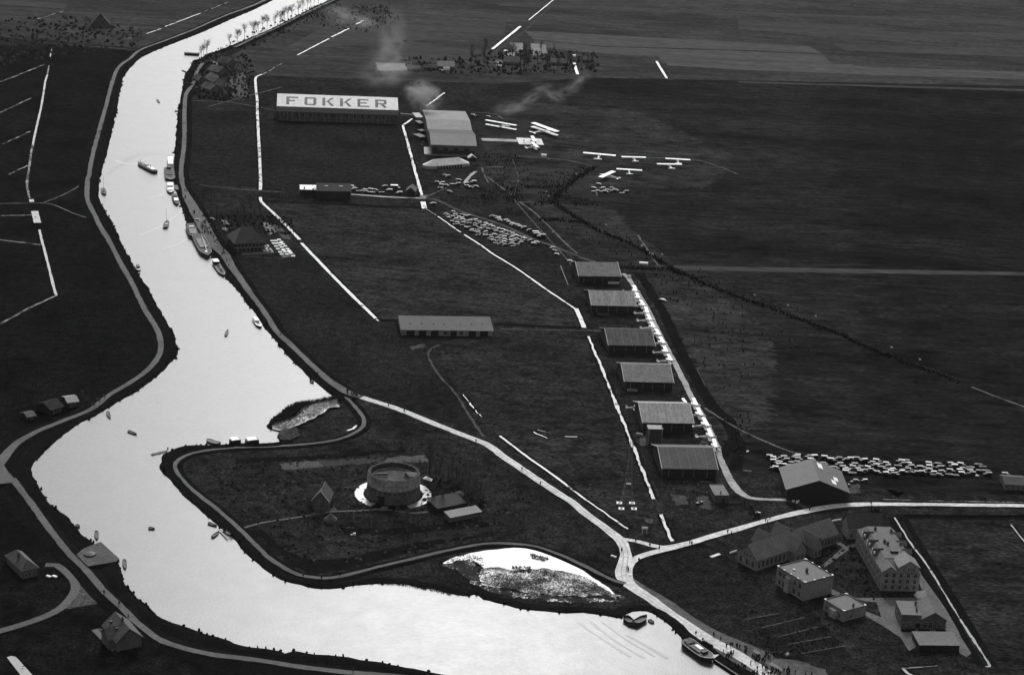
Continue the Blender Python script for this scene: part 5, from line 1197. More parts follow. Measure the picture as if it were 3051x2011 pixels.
# quay
qp = [(245, 1636), (262, 1628), (300, 1613), (356, 1664), (345, 1672), (262, 1686), (228, 1652)]
Q = [G(x, y, 1.5) for x, y in qp]
t = thing('quay', 'broad grey quay platform jutting from the dyke into the canal, lower left', 'quay', (Q[0].x, Q[0].y, 0))
q = MB(); q.prism([(p.x - Q[0].x, p.y - Q[0].y) for p in Q], -.2, 1.3); q.build('quay_wall', M_dark, t)
q = MB(); q.prism([(p.x - Q[0].x, p.y - Q[0].y) for p in Q], 1.3, 1.5); q.build('quay_deck', mat('quay_surface', .085, .9, .15, n=((.7, .3), (.12, .2))), t)
c_ = G(268, 1652, 1.5); q = MB(); q.lathe([(2.6, 0), (2.3, .5), (.3, .9)], 9, M=Matrix.Translation((c_.x - Q[0].x, c_.y - Q[0].y, 1.5))); q.build('coal_heap', M_dark, t)
for k, (x, y) in enumerate(((145, 1718), (163, 1718))):
    tag(MB().box(-1.0, 1.0, -.5, .5, 0, .5).build('white_sheet', M_white, None, loc=G(x, y), rz=-.5), ('smaller left' if k == 0 else 'larger right') + ' of two white sheets on the dark lawn, lower left', 'sheet')

# ---- village and farms at the top
VT = mat('village_tiles', .11, .9, .15, n=((.8, .5), (.15, .4)))
house('village barn with pale low wall and dark roof facing the camera', (641, 255), (670, 256.5), 3.0, (640, 236), 4.5, VT, 'x', mw=M_stone, wins=2, dmax=12)
house('long tiled village house just right of the canal trees', (617, 208), (652, 216), 3.0, (617, 196), 4, VT, 'x', dmax=12)
house('tiled village house with stepped pale gable edge', (610, 232), (636, 246), 3.0, (618, 216), 4.5, VT, 'x', dmax=12)
house('dark village cottage nearest the east bank road', (598, 258), (628, 268), 2.8, (600, 244), 4, VT, 'x', dmax=10)
house('village barn beside the tree-lined road', (648, 184), (680, 190), 3.0, (650, 172), 4, VT, 'x', dmax=10)
house('small village house between the canal and the barns', (575, 232), (592, 240), 2.6, (580, 224), 3.2, VT, 'x', dmax=9, wins=1)
t = thing('pyramid_farmhouse', 'tall pyramid-roofed farmhouse alone in the fields, top left', 'farmhouse', G(300, 80), .2)
walls(t, -9, 9, -9, 9, 3, M_brickd); hip_roof(t, -9, 9, -9, 9, 3, 13, mat('thatch_roof', .045, .95, .1, n=((1, .3),)), .6)
house('farm barn with broad grey roof behind the white van, top centre', (1304, 198), (1354, 200), 3.0, (1307, 178), 3.5, M_roofm, 'x', dmax=16)
house('low dark farm shed left of the barn, top centre', (1215, 205), (1252, 206), 2.5, (1217, 190), 2.5, VT, 'x', dmax=10)
house('dark farm shed joining the barn, top centre', (1262, 202), (1300, 203), 2.5, (1262, 188), 2.5, VT, 'x', dmax=8)
house('grey-roofed farmhouse at the foot of the long farm ditch', (1500, 184), (1545, 188), 3.0, (1500, 168), 4, M_rooft, 'x', dmax=14)
house('small dark barn right of the farmhouse under tall trees', (1640, 186), (1695, 190), 2.6, (1640, 176), 3, VT, 'x', dmax=12)
house('dark farm shed under the right-hand farm trees', (1735, 178), (1760, 180), 2.6, (1735, 168), 3, VT, 'x', dmax=10)
tag(MB().box(-3, 3, -1.4, 1.4, 0, 2.6).build('white_van', M_white, None, loc=G(1330, 209)), 'brilliant white wagon parked before the top centre farm barn', 'wagon')
tag(MB().box(-1.8, 1.8, -1, 1, 0, 2).box(-1.8, 1.8, 2, 4, 0, 1.6).build('white_shed', M_white, None, loc=G(1506, 157)), 'two small white boxes beside the farm ditch foot', 'boxes')
tag(MB().box(-1.5, 1.5, -1.5, 1.5, 0, 1.8).build('white_hutch', M_white, None, loc=G(1711, 170)), 'small white hutch right of the farm trees', 'hutch')
for i, (x, y) in enumerate(((1312, 209), (1319, 212))): tag(MB().box(-1.2, 1.2, -.8, .8, 0, .9).build('white_crate', M_trim, None, loc=G(x, y), rz=.4), ['white crate closest to the farm barn wall', 'white crate lying between barn and white wagon'][i], 'crate')
tag(MB().box(-2, 2, -.9, .9, 0, 2).build('fair_stall', M_white, None, loc=G(1620, 468)), 'small white oblong stall on the grass below the landing pad', 'stall')
tag(MB().box(-2.7, 2.7, -1, 1, 1.2, 2.2).tube((-2.5, 0, 0), (-2.5, 0, 1.2), .06).tube((2.5, 0, 0), (2.5, 0, 1.2), .06).build('white_hoarding', M_white, None, loc=G(1917, 792)), 'white rectangular hoarding on the turf by the crowd line', 'hoarding')
tag(MB().add([(0, 0, 0), (2.0, 0, 0), (4.2, -2.2, 0), (2.2, -2.2, 0), (0, 0, .5), (2, 0, .5), (4.2, -2.2, .5), (2.2, -2.2, .5)], [(4, 7, 6, 5), (0, 1, 5, 4), (3, 2, 6, 7), (0, 3, 7, 4), (1, 2, 6, 5)]).build('leaning_hoarding', M_white, None, loc=G(2888, 1412, .0)), 'bright white slanted panel lying before the far right of the big car park', 'panel')
house('faint brick hut cut by the right frame edge beyond the car park', (2995, 1442), (3060, 1446), 3, (2995, 1415), 1.5, M_roofd, 'x', dmax=12)
# ---- road sign
ps = G(1920, 1590, 0)
t = thing('road_sign', 'white board on two posts in the grass by the road junction', 'sign', ps, 0)
for x in (-.95, .95): q = MB(); q.tube((x, 0, 0), (x, 0, 2.4), .09, n=6); q.build('post', M_trim, t)
q = MB(); q.box(-1.3, 1.3, -.08, .08, 2.2, 3.2); q.build('sign_board', M_white, t)
# ---- lattice mast
bases = [(1845, 1500), (1882.5, 1500.5), (1851.5, 1517), (1889, 1517.3)]
BP = [G(x, y, 0) for x, y in bases]
cmt = sum(BP, Vector()) / 4
t = thing('radio_mast', 'slender grey lattice mast on four white square footings in the meadow', 'mast', cmt, 0)
for p in BP:
    q = MB(); M = Matrix.Translation(p - cmt); q.box(-1.2, 1.2, -1.1, 1.1, 0, .5, 0, M); f_ = q.build('footing', M_white, t)
    q = MB(); q.box(-.5, .5, -.5, .5, .5, .62, 0, M); q.build('cap', M_stone, f_)
HM = 30.0
M_lat = mat('lattice_steel', .14, .6, .4, n=())
def lp(i, z):
    p = BP[i] - cmt; k = 1 - .55 * min(1, z / 12) - .25 * max(0, (z - 12) / (HM - 12)); return Vector((p.x * k, p.y * k, .5 + z))
order = [0, 1, 3, 2]
lv = [0, 3, 6, 9, 12, 15, 18, 21, 24, 27, 30]
for i in order:
    q = MB()
    for a, b_ in zip(lv, lv[1:]): q.tube(lp(i, a), lp(i, b_), .09, .09, 4)
    q.build('mast_leg', M_lat, t)
for a, b_ in zip(lv, lv[1:]):
    q = MB()
    for j in range(4):
        i0, i1 = order[j], order[(j + 1) % 4]
        q.tube(lp(i0, b_), lp(i1, b_), .05, .05, 3); q.tube(lp(i0, a), lp(i1, b_), .035, .035, 3); q.tube(lp(i1, a), lp(i0, b_), .035, .035, 3)
    q.build('bracing', M_lat, t)
q = MB(); p = lp(2, 10.5); q.box(-1.1, 1.1, -1.0, 1.0, 10.6, 10.8); q.build('platform', M_stone, t)
# ================================================================ aeroplanes  (local: nose towards +y, span along x)
def aeroplane(span, chord, length, biplane, gap=1.6, high=2.3, mw=None, mf=None, lower=1.0, engines=1):
    mw = mw or M_plane; mf = mf or M_plane
    t = thing('aeroplane', '', 'aeroplane')
    fy = chord * .9; r = .055 * length * (1.25 if not biplane else 1)
    q = MB(); n = 8
    st = [(-length + fy + 1.0, .12, .18, 1.0), (-length * .55, .45 * r, .55 * r, 1.05), (-chord * .4, r, r * 1.15, 1.25), (fy, r, r * 1.1, 1.35), (fy + length * .13, r * .8, r * .8, 1.35), (fy + length * .17, r * .35, r * .35, 1.35)]
    vs = []; fs = []
    for y, a, b_, z in st:
        for i in range(n):
            tt = 2 * PI * i / n + PI / 8; vs.append((a * math.cos(tt), y, z + b_ * math.sin(tt)))
    for k in range(len(st) - 1):
        for i in range(n): fs.append((k * n + i, k * n + (i + 1) % n, (k + 1) * n + (i + 1) % n, (k + 1) * n + i))
    fs += [tuple(range(n)), tuple(range(len(vs) - 1, len(vs) - n - 1, -1))]
    q.add(vs, fs); q.build('fuselage', mf, t)
    def wing(name, z, s, c, y0, th=.16, taper=.85):
        q = MB(); x = s / 2; k = c * (1 - taper) / 2
        top = [(-x, y0 - c / 2 + k), (-x * .94, y0 - c / 2), (x * .94, y0 - c / 2), (x, y0 - c / 2 + k), (x, y0 + c / 2 - k), (x * .94, y0 + c / 2), (-x * .94, y0 + c / 2), (-x, y0 + c / 2 - k)]
        q.prism(top, z, z + th); return q.build(name, mw, t)
    zt = high + (gap if biplane else 0)
    wing('upper_wing' if biplane else 'wing', zt, span, chord, 0)
    if biplane:
        wing('lower_wing', high - .9, span * lower, chord * .9, -.3)
        for x in (-.36 * span, -.18 * span, .18 * span, .36 * span):
            q = MB()
            for y in (-chord * .35, chord * .35): q.tube((x * min(1, lower), y - .15, high - .8), (x, y, zt), .05, n=4)
            q.build('strut', M_wood, t)
    else:
        for s in (-1, 1): q = MB(); q.tube((s * r, 0, .8), (s * span * .2, 0, zt), .05, n=4); q.build('strut', M_wood, t)
    yt = -length + fy + 1.3
    q = MB(); tw = span * .11 + .6; q.prism([(-tw, yt - .5), (0, yt - .7), (tw, yt - .5), (tw * .8, yt + .5), (0, yt + 1.1), (-tw * .8, yt + .5)], 1.1, 1.2); q.build('tailplane', mw, t)
    q = MB(); q.add([(-.05, yt - .7, 1.1), (.05, yt - .7, 1.1), (.05, yt + .8, 1.1), (-.05, yt + .8, 1.1), (-.04, yt - .6, 2.3), (.04, yt - .6, 2.3), (.04, yt - .1, 2.3), (-.04, yt - .1, 2.3)], [(0, 3, 2, 1), (4, 5, 6, 7), (0, 1, 5, 4), (1, 2, 6, 5), (2, 3, 7, 6), (3, 0, 4, 7)]); q.build('fin', mw, t)
    for s in (-1, 1):
        q = MB(); M = Matrix.Translation((s * .95, fy * .7, .42)) @ Matrix.Rotation(PI / 2, 4, 'Y'); q.lathe([(.42, -.08), (.42, .08)], 10, M=M); w_ = q.build('wheel', M_tyre, t)
        q = MB(); q.tube((s * .95, fy * .7, .42), (s * .3, fy * .7, 1.1), .05, n=4); q.build('axle_strut', M_dark, w_)
    q = MB(); y = fy + length * .175; q.box(-1.3, 1.3, y, y + .05, 1.27, 1.43); q.build('propeller', M_wood, t)
    q = MB(); q.box(-.35, .35, -chord * .7 - .6, -chord * .7 + .4, 1.3, 1.36 + r); q.build('cockpit', M_dark, t)
    return t
bip = aeroplane(12.6, 2.0, 10.0, True, 1.4, 1.9)
bipm = aeroplane(11.5, 2.0, 8.5, True, 1.4, 1.9, lower=.72)
big = aeroplane(20.5, 3.6, 13.5, True, 2.2, 2.3)
mono = aeroplane(18.5, 3.0, 11.5, False, high=2.4)
monob = aeroplane(23.5, 3.8, 14.0, False, high=2.6)
def place_plane(src, a, b_, z, label, group, flip=False, scale=True, sp=None, tilt=0):
    """a and b_ are the wing tips in the photograph (left tip, right tip seen from the tail)"""
    A = G(a[0], a[1], z); B = G(b_[0], b_[1], z); d = B - A
    yaw = math.atan2(d.y, d.x) + (PI if flip else 0)
    c = (A + B) / 2
    s = d.length / sp if sp else None
    o = dup(src, (c.x, c.y, .16), yaw, label, group)
    if s: o.scale = (s, (s + 1) / 2, 1)
    return o
G1 = 'pale biplanes parked nose out in the line beside the hangars'
line1 = [((1888.5, 850), (1894.5, 869)), ((1895.5, 871), (1903.5, 890)), ((1907, 892), (1919, 911.5)), ((1922.5, 913), (1930, 934)), ((1929.5, 935), (1938.5, 955)), ((1938, 957), (1950, 977)), ((1952, 978), (1966, 999.5)), ((1965, 1002), (1979.5, 1024)), ((1977.5, 1029), (1986.5, 1050)), ((1989, 1054), (2001.5, 1075.5))]
loc1 = ['at the far end of the longer parked line, nearest the white banner hangar', 'second from the far end of the longer parked line', 'third from the far end, level with the streaked roof hangar', 'fourth from the far end of the longer parked line', 'fifth from the far end of the longer parked line',
        'sixth from the far end, level with the darkest roof hangar', 'seventh from the far end of the longer parked line', 'third from the near end of the longer parked line', 'second from the near end of the longer parked line', 'at the near end of the longer line, before the open gap']
for (a, b_), l in zip(line1, loc1): place_plane(bip, b_, a, 3.4, 'white biplane ' + l, G1, sp=14.2, flip=True)
line2 = [((2065, 1185), (2076, 1209)), ((2077, 1213), (2091, 1239)), ((2094, 1243), (2110, 1271)), ((2110, 1275), (2121, 1303)), ((2126, 1306), (2133, 1334))]
loc2 = ['at the far end of the shorter parked line near the tower hangar', 'second from the far end of the shorter parked line', 'in the middle of the shorter parked line of five', 'second from the near end of the shorter parked line', 'at the near end of the shorter line, before the nearest hangar']
for (a, b_), l in zip(line2, loc2): place_plane(bip, b_, a, 3.4, 'white biplane ' + l, G1, sp=14.2, flip=True)
place_plane(bipm, (1897.5, 1196), (1893.5, 1212), 3.4, 'small white aeroplane tucked behind the left end of the tower hangar', 'stray aeroplanes by the hangars', sp=11.5)
place_plane(bipm, (2034, 1188), (2044, 1203), 3.2, 'small white aeroplane poking out behind the tower hangar roof', 'stray aeroplanes by the hangars', sp=11.5)
place_plane(big, ZO(1420, 340, 8.496, [(1425, 225)])[0], ZO(1420, 340, 8.496, [(2045, 450)])[0], 4.6, 'large white biplane with broad wings on the grass above the landing pad', 'aeroplanes on the far apron', sp=20.5)
gp = dup(aeroplane(20.5, 3.0, 12.5, True, 2.6, 2.3, mf=M_planeg), (0, 0, 0), 0, 'large thin-winged biplane with dark fuselage facing the camera, left of the landing pad', 'aeroplanes on the far apron')
A = G(*ZO(1420, 340, 8.496, [(230, 158)])[0], 4.9); B = G(*ZO(1420, 340, 8.496, [(1005, 295)])[0], 4.9); d = B - A; c = (A + B) / 2
gp.location = (c.x, c.y, .1); gp.rotation_euler = (0, 0, math.atan2(d.y, d.x) + PI); gp.scale = (d.length / 20.5, 1, 1)
place_plane(bipm, ZO(1420, 340, 8.496, [(1405, 560)])[0], ZO(1420, 340, 8.496, [(1480, 700)])[0], 3.4, 'small white-winged biplane with dark fuselage standing on the white landing pad', 'aeroplanes on the far apron', sp=11.5, flip=False)
place_plane(bipm, ZO(1420, 340, 8.496, [(1400, 715)])[0], ZO(1420, 340, 8.496, [(1545, 850)])[0], 3.4, 'small white biplane on the grass at the near edge of the landing pad', 'aeroplanes on the far apron', sp=11.5, flip=False)
G3 = 'white monoplanes parked tail towards the camera on the airfield'
Z2 = lambda p: (1700 + p[0] / 6.26, 430 + p[1] / 6.26)
for a, b_, src, sp, l in (((235, 165), (840, 220), monob, 23.5, 'largest white monoplane, far left of the group on the airfield'), ((950, 238), (1405, 248), mono, 18.5, 'white monoplane second from the left in the back row on the airfield'),
                     ((1770, 268), (2235, 295), mono, 18.5, 'white monoplane half hidden behind another at the right of the airfield group'), ((1612, 370), (2075, 378), mono, 18.5, 'white monoplane covering the tail of the one behind, right of the group'),
                     ((855, 462), (1335, 490), mono, 18.5, 'white monoplane in the near row beside the slanting one')):
    place_plane(src, Z2(a), Z2(b_), 2.5, l, G3, sp=sp)
place_plane(monob, Z2((555, 625)), Z2((805, 510)), 2.5, 'broad white monoplane slanting left with its tail to the right, above the cars', G3, sp=23.5)
for s in (bip, bipm, big, mono, monob): kill(s)
for o in [o for o in C.objects if o.name.startswith('aeroplane') and not o.parent and not o.get('label')]: kill(o)

# ================================================================ cars
def car(top, open_=False, parts=True):
    """local +x forward"""
    t = thing('parked_car', '', 'car')
    q = MB()
    q.box(-1.9, .6, -.72, .72, .45, 1.05); q.box(.6, 1.75, -.42, .42, .5, 1.12); q.box(1.75, 1.85, -.40, .40, .45, 1.15)
    for s in (-1, 1): q.box(-1.0, .9, s * .82 - .12, s * .82 + .12, .38, .46)
    if not open_: q.box(-1.85, .25, -.68, .68, 1.05, 1.72)
    else: q.box(-.3, -.2, -.66, .66, 1.05, 1.4)
    q.build('body', M_carb, t)
    if not open_ and top:
        q = MB(); q.prism([(-1.98, -.74), (.75, -.74), (.85, -.5), (.85, .5), (.75, .74), (-1.98, .74)], 1.74, 1.84); q.build('roof', top, t)
    if open_: q = MB(); q.box(-1.3, -.75, -.6, .6, 1.05, 1.2); q.build('seat', M_cartg, t)
    q = MB(); q.box(.3, .36, -.62, .62, 1.05, 1.6); q.build('windscreen', M_glass, t)
    for x in (-1.35, 1.35):
        for s in (-1, 1):
            if parts:
                q = MB(); M = Matrix.Translation((x, s * .78, .38)) @ Matrix.Rotation(PI / 2, 4, 'X'); q.lathe([(.38, -.07), (.38, .07)], 8, M=M); q.build('wheel', M_tyre, t)
    for s in (-1, 1): q = MB(); q.lathe([(.12, 0), (.12, .1)], 6, M=Matrix.Translation((1.85, s * .5, 1.0)) @ Matrix.Rotation(PI / 2, 4, 'Y')); q.build('headlight', M_metal, t)
    return t
CW = car(M_cart); CP2 = car(mat('faded_canvas_car_top', .45, .7, .3, n=((.3, .1),))); CG = car(M_cartg); CO = car(None, True); CB = car(M_carb)
def carmesh(src, name):
    b = MB(); ms = []
    for ch in src.children:
        me = ch.data; mm = me.materials[0]
        if mm not in ms: ms.append(mm)
        b.add([v.co.copy() for v in me.vertices], [tuple(p.vertices) for p in me.polygons], ms.index(mm))
    return b.mesh(name, ms)
FP2 = carmesh(CP2, 'far_car_pale')
FW, FG, FO = carmesh(CW, 'far_car_white'), carmesh(CG, 'far_car_grey'), carmesh(CO, 'far_car_open')
def lot(P, zo, yaw, rows, place, group, near=False, dark=(), grey=(), seed=1, s=1.0, zt=1.8, jy=.12):
    rnd = random.Random(seed)
    pts = [(zo[0] + p[0] / zo[2], zo[1] + p[1] / zo[2]) for p in P]
    ro = rowed(pts, rows, key=lambda p: p[1] - (p[0] * zo[3] if len(zo) > 3 else 0))
    for i, p in enumerate(pts):
        g = G(p[0], p[1], zt); r_, k_, n_ = ro[i]
        kind = 'white' if i not in dark and i not in grey else ('open' if i in dark else 'grey')
        desc = {'white': 'pale-topped car', 'grey': 'grey-topped car', 'open': 'dark open car'}[kind]
        lab = desc + ', ' + ordn(k_) + ' from left' + (', %s row' % RN[rows][r_] if rows > 1 else '') + ', ' + place if n_ > 1 or rows > 1 else desc + ' ' + place
        yw = yaw + rnd.gauss(0, jy) + (PI if rnd.random() < .35 else 0)
        if near:
            o = dup({'white': CW if rnd.random() < .5 else CP2, 'grey': CG, 'open': CO}[kind], (g.x, g.y, 0), yw, lab, group, s * rnd.uniform(.86, 1.02))
        else:
            o = mk('parked_car', {'white': FW if rnd.random() < .5 else FP2, 'grey': FG, 'open': FO}[kind], None, (g.x, g.y, 0), yw); tag(o, lab, 'car', group); k = s * rnd.uniform(.80, .96); o.scale = (k, k * .95, k * .9)
# lot behind the gabled hangar
NP = [(270, 1048), (300, 1060), (300, 1083), (332, 1098), (370, 1055), (395, 1072), (487, 1037), (480, 1052), (505, 1068), (350, 1118), (390, 1118), (300, 1140), (625, 1048), (612, 1073), (728, 1055), (780, 1075), (833, 1062), (945, 1068), (1045, 1078), (1158, 1083), (1110, 1098), (1140, 1122), (1240, 1106), (1240, 1128), (1350, 1088), (1087, 1140), (1430, 1108), (1595, 1106), (1525, 1138), (1600, 1130), (1430, 1132), (1775, 1108), (1860, 1112), (1790, 1127), (1295, 1155), (1580, 1160), (1772, 1165), (1853, 1165), (1942, 1170), (715, 1110), (840, 1110), (880, 1137), (965, 1135), (905, 1157), (1005, 1153), (810, 1143), (905, 1175), (1025, 1175), (1165, 1178), (1260, 1172), (1240, 1188), (1355, 1173), (1480, 1180), (1540, 1178), (1620, 1180), (1700, 1175), (1870, 1188), (2075, 1193), (2230, 1193)]
nn0 = len(NP)
grey = {0 + 23, 30, 39, 45, 52, 55, 57, 16}
rnd = random.Random(77); extra = []
def far_enough(p, L, dx, dy): return all(abs(p[0] - q[0]) > dx or abs(p[1] - q[1]) > dy for q in L)
LP = [(230, 1050), (480, 1035), (950, 1060), (1400, 1085), (2060, 1110), (2240, 1190), (2150, 1215), (1300, 1200), (830, 1195), (700, 1120), (300, 1150)]
tries = 0
while len(extra) < 48 and tries < 6000:
    tries += 1; p = (rnd.uniform(230, 2100), rnd.uniform(1035, 1205))
    if inside(p, LP) and far_enough(p, NP + extra, 34, 12): extra.append(p)
allp = NP + extra
dark = {nn0 + i for i in range(len(extra)) if i % 3 != 2}; grey |= {nn0 + i for i in range(len(extra)) if i % 3 == 2}
lot(allp, (2200, 980, 2.795), .03, 6, 'car park behind gabled hangar', 'cars in the car park behind the gabled hangar', True, dark, grey, 5, 1.05)
lot([(985, 1243), (1050, 1243)], (2200, 980, 2.795), .1, 1, 'alone on the turf right of the gabled hangar', 'two small white cars right of the gabled hangar', True, seed=3, s=.8)
lot([(905, 1280), (965, 1250)], (2200, 980, 2.795), .5, 1, 'beside the right wall of the gabled hangar', 'dark vehicles beside the gabled hangar', True, dark={0, 1}, seed=4)
WP = [(265, 745), (295, 768), (325, 808), (360, 785), (400, 790), (435, 835), (380, 870), (500, 803), (535, 822), (565, 845), (470, 890), (568, 890), (400, 712), (600, 775), (650, 777), (680, 855), (765, 845), (845, 877), (765, 913), (615, 968), (700, 1010), (765, 947), (905, 943), (945, 905), (970, 920), (1010, 938), (1070, 960), (925, 970), (860, 990), (985, 995), (1050, 1000), (1165, 988), (1230, 1008), (1280, 1027), (1340, 1050), (1380, 1072), (1110, 1035), (930, 1047), (805, 1043), (1210, 1062), (1295, 1090), (1035, 1105), (1095, 1092), (1240, 1127), (1360, 1138), (1400, 1120), (1460, 1110), (1510, 1122), (1555, 1140), (1605, 1155), (1670, 1185), (1460, 1163), (1040, 1143), (1145, 1155), (1270, 1180), (1370, 1188), (1080, 1193), (1255, 1212), (1375, 1218), (1210, 1233), (1390, 1240), (1520, 1220)]
nw0 = len(WP); extra = []; tries = 0
LP = [(230, 735), (420, 700), (700, 770), (1000, 900), (1400, 1060), (1700, 1180), (1600, 1250), (1400, 1280), (1150, 1250), (900, 1150), (650, 1030), (380, 900)]
while len(extra) < 40 and tries < 8000:
    tries += 1; p = (rnd.uniform(230, 1700), rnd.uniform(700, 1280))
    if inside(p, LP) and far_enough(p, WP + extra, 34, 17): extra.append(p)
lot(WP + extra, (1280, 500, 5.6, .35), .42, 6, 'crowded car park by meadow ditch', 'cars in the crowded car park along the meadow ditch', False, {nw0 + i for i in range(len(extra)) if i % 3 != 2}, {3, 27, 21, 30, 58} | {nw0 + i for i in range(len(extra)) if i % 3 == 2}, 8, 1.0)
lot([(1035, 783), (1105, 797), (1140, 815), (1165, 832), (1180, 860), (1290, 860), (1330, 888), (1370, 912), (1405, 932), (1460, 942), (1520, 962), (1570, 978), (1655, 1015)], (1280, 500, 5.6), .45, 1, 'lined up north of the crowded car park', 'line of cars north of the crowded car park', False, grey={0, 12}, seed=9, s=1.15, jy=.05)
lot([(1790, 1070), (1800, 1092), (1865, 1123)], (1280, 500, 5.6), .2, 1, 'grouped by the wire fence beside the car park', 'buses by the wire fence', False, seed=10, s=1.55, jy=.02)
lot([(1745, 1240), (1795, 1222), (2050, 1308), (2090, 1355)], (1280, 500, 5.6), .2, 1, 'along the cinder path towards the hangars', 'cars along the cinder path', False, seed=11, s=1.1)
lot([(775, 812), (890, 875)], (1400, 480, 2.974), .2, 1, 'at the end of the wire fence by the farthest hangar', 'cars at the end of the wire fence', False, seed=12, s=1.1)
lot([(135, 222), (208, 232), (210, 270), (283, 277), (468, 250), (495, 190), (615, 245), (635, 287), (730, 215), (780, 297), (380, 250), (185, 310), (700, 310)], (1280, 500, 5.6), .3, 3, 'small car park below marquee', 'cars in the small car park below the marquee', False, {10, 11}, {12}, 13, 1.25)
lot([(260, 105), (300, 125)], (1280, 500, 5.6), .6, 1, 'jumbled just under the marquee', 'vehicles just under the marquee', False, grey={0, 1}, seed=31, s=1.2)
lot([(338, 380), (55, 578)], (1280, 500, 5.6), -.4, 1, 'standing alone near the plank bridge', 'cars near the plank bridge', False, seed=14, s=1.25)
lot([(1025, 235), (1050, 272), (1135, 300), (1222, 285), (1262, 320), (1335, 280), (1345, 320), (1400, 290), (1500, 318), (1620, 292), (1780, 332), (1550, 225)], (860, 510, 5.407), .1, 2, 'beside the assembly hall on the cross road', 'cars parked beside the assembly hall', False, {2, 6, 8}, {4, 11}, 15, 1.3)
lot([(443, 795), (535, 725), (595, 800), (670, 838), (728, 838), (780, 795), (795, 838), (855, 840), (445, 855), (525, 850), (610, 860), (1038, 857), (965, 885), (675, 865)], (1700, 430, 6.26), .05, 2, 'gathered below the slanting monoplane', 'cars gathered below the slanting monoplane', False, {8, 12}, {10, 13}, 16, 1.15)
lot([(1367, 295), (1685, 325)], (1220, 300, 7.127), .1, 1, 'on the cinders right of the huge stepped hangar', 'cars right of the huge stepped hangar', False, seed=17, s=1.25)
lot([(1700, 1212), (1725, 1222)], (1400, 480, 2.974), -.5, 1, 'out on the turf right of the parked biplanes', 'cars out on the turf', False, seed=18)
lot([(410, 1568)], (-205, -2, 1.0), .3, 1, 'waiting', 'x') if False else None
lot([(215, 225), (510, 205), (390, 300)], (560, 620, 6.997), .1, 1, 'on the dyke road above the inn', 'cars on the dyke road above the inn', True, {2}, {1}, 19)
lot([(760, 240), (765, 268), (790, 300), (800, 325), (770, 410), (765, 440)], (560, 620, 6.997), .0, 1, 'nose to tail beside the inn', 'cars beside the inn', True, {0}, {1, 2, 3, 4, 5}, 20)
lot([(2085, 1490)], (0, 0, 1), .6, 1, 'dark against the wall of the small concrete hut', 'car by the concrete hut', True, {0}, seed=21)
lot([(520, 145), (2230, 1527)], (2180, 1500, 6.818), -.5, 1, 'among the people entering by the branch road', 'vehicles among people by the branch road', True, seed=22) if False else None
lot([(520, 150)], (2180, 1500, 6.818), -.6, 1, 'standing among people beside the branch road', 'car among people by the branch road', True, seed=22, s=.9)
lot([(1405, 600)], (0, 0, 1), .0, 1, '', 'x') if False else None
lorry = thing('lorry', 'white-topped lorry parked in the meadow between the hall and the small shed', 'lorry', G(860 + 1708 / 5.407, 510 + 300 / 5.407, 0), .1)
q = MB(); q.box(-2.8, 2.2, -1.5, 1.5, 1.0, 3.2); q.build('cargo_box', M_carb, lorry); q = MB(); q.box(-2.9, 2.3, -1.6, 1.6, 3.2, 3.35); q.box(-.6, .6, -.3, .3, 3.35, 3.4); q.build('roof', M_white, lorry)
q = MB(); q.box(2.3, 3.9, -.7, .7, .6, 1.7); q.build('bonnet', M_carb, lorry)
for x in (-2, 2.9):
    for s in (-1, 1): q = MB(); q.lathe([(.5, -.1), (.5, .1)], 8, M=Matrix.Translation((x, s * 1.3, .5)) @ Matrix.Rotation(PI / 2, 4, 'X')); q.build('wheel', M_tyre, lorry)
for s in (CW, CG, CO, CB, CP2): kill(s)

# ================================================================ boats (local +x = bow)
def hull(L, W, H, m, deckm, sheer=.3, n=10, open_=False, blunt=.35, zb=-.3):
    q = MB(); vs = []; k = 0
    st = []
    for i in range(n + 1):
        u = i / n; x = -L / 2 + L * u
        wf = (1 - max(0, (u - (1 - blunt)) / blunt) ** 2.2) * (1 - .35 * max(0, (blunt * .6 - u) / (blunt * .6)) ** 2)
        w_ = max(.03, W / 2 * wf); z = H + sheer * (2 * u - 1) ** 2
        st.append((x, w_, z))
    for x, w_, z in st: vs += [(x, -w_ * .75, zb), (x, -w_, z), (x, w_, z), (x, w_ * .75, zb)]
    fs = []
    for i in range(n):
        a = i * 4; b_ = a + 4
        fs += [(a, b_, b_ + 1, a + 1), (a + 2, b_ + 2, b_ + 3, a + 3), (a + 3, b_ + 3, b_, a)]
    fs += [(0, 1, 2, 3), tuple(n * 4 + j for j in (3, 2, 1, 0))]
    q.add(vs, fs, 0)
    d = MB(); vd = []
    dz = -.35 * H if open_ else -.08
    for x, w_, z in st: vd += [(x, -w_ * .88, z + dz), (x, w_ * .88, z + dz)]
    d.add(vd, [(2 * i, 2 * i + 2, 2 * i + 3, 2 * i + 1) for i in range(n)])
    g = MB()
    for s in (-1, 1):
        for i in range(n): 
            a, b_ = st[i], st[i + 1]; g.tube((a[0], s * a[1], a[2]), (b_[0], s * b_[1], b_[2]), .09, .09, 4)
    return q, d, g
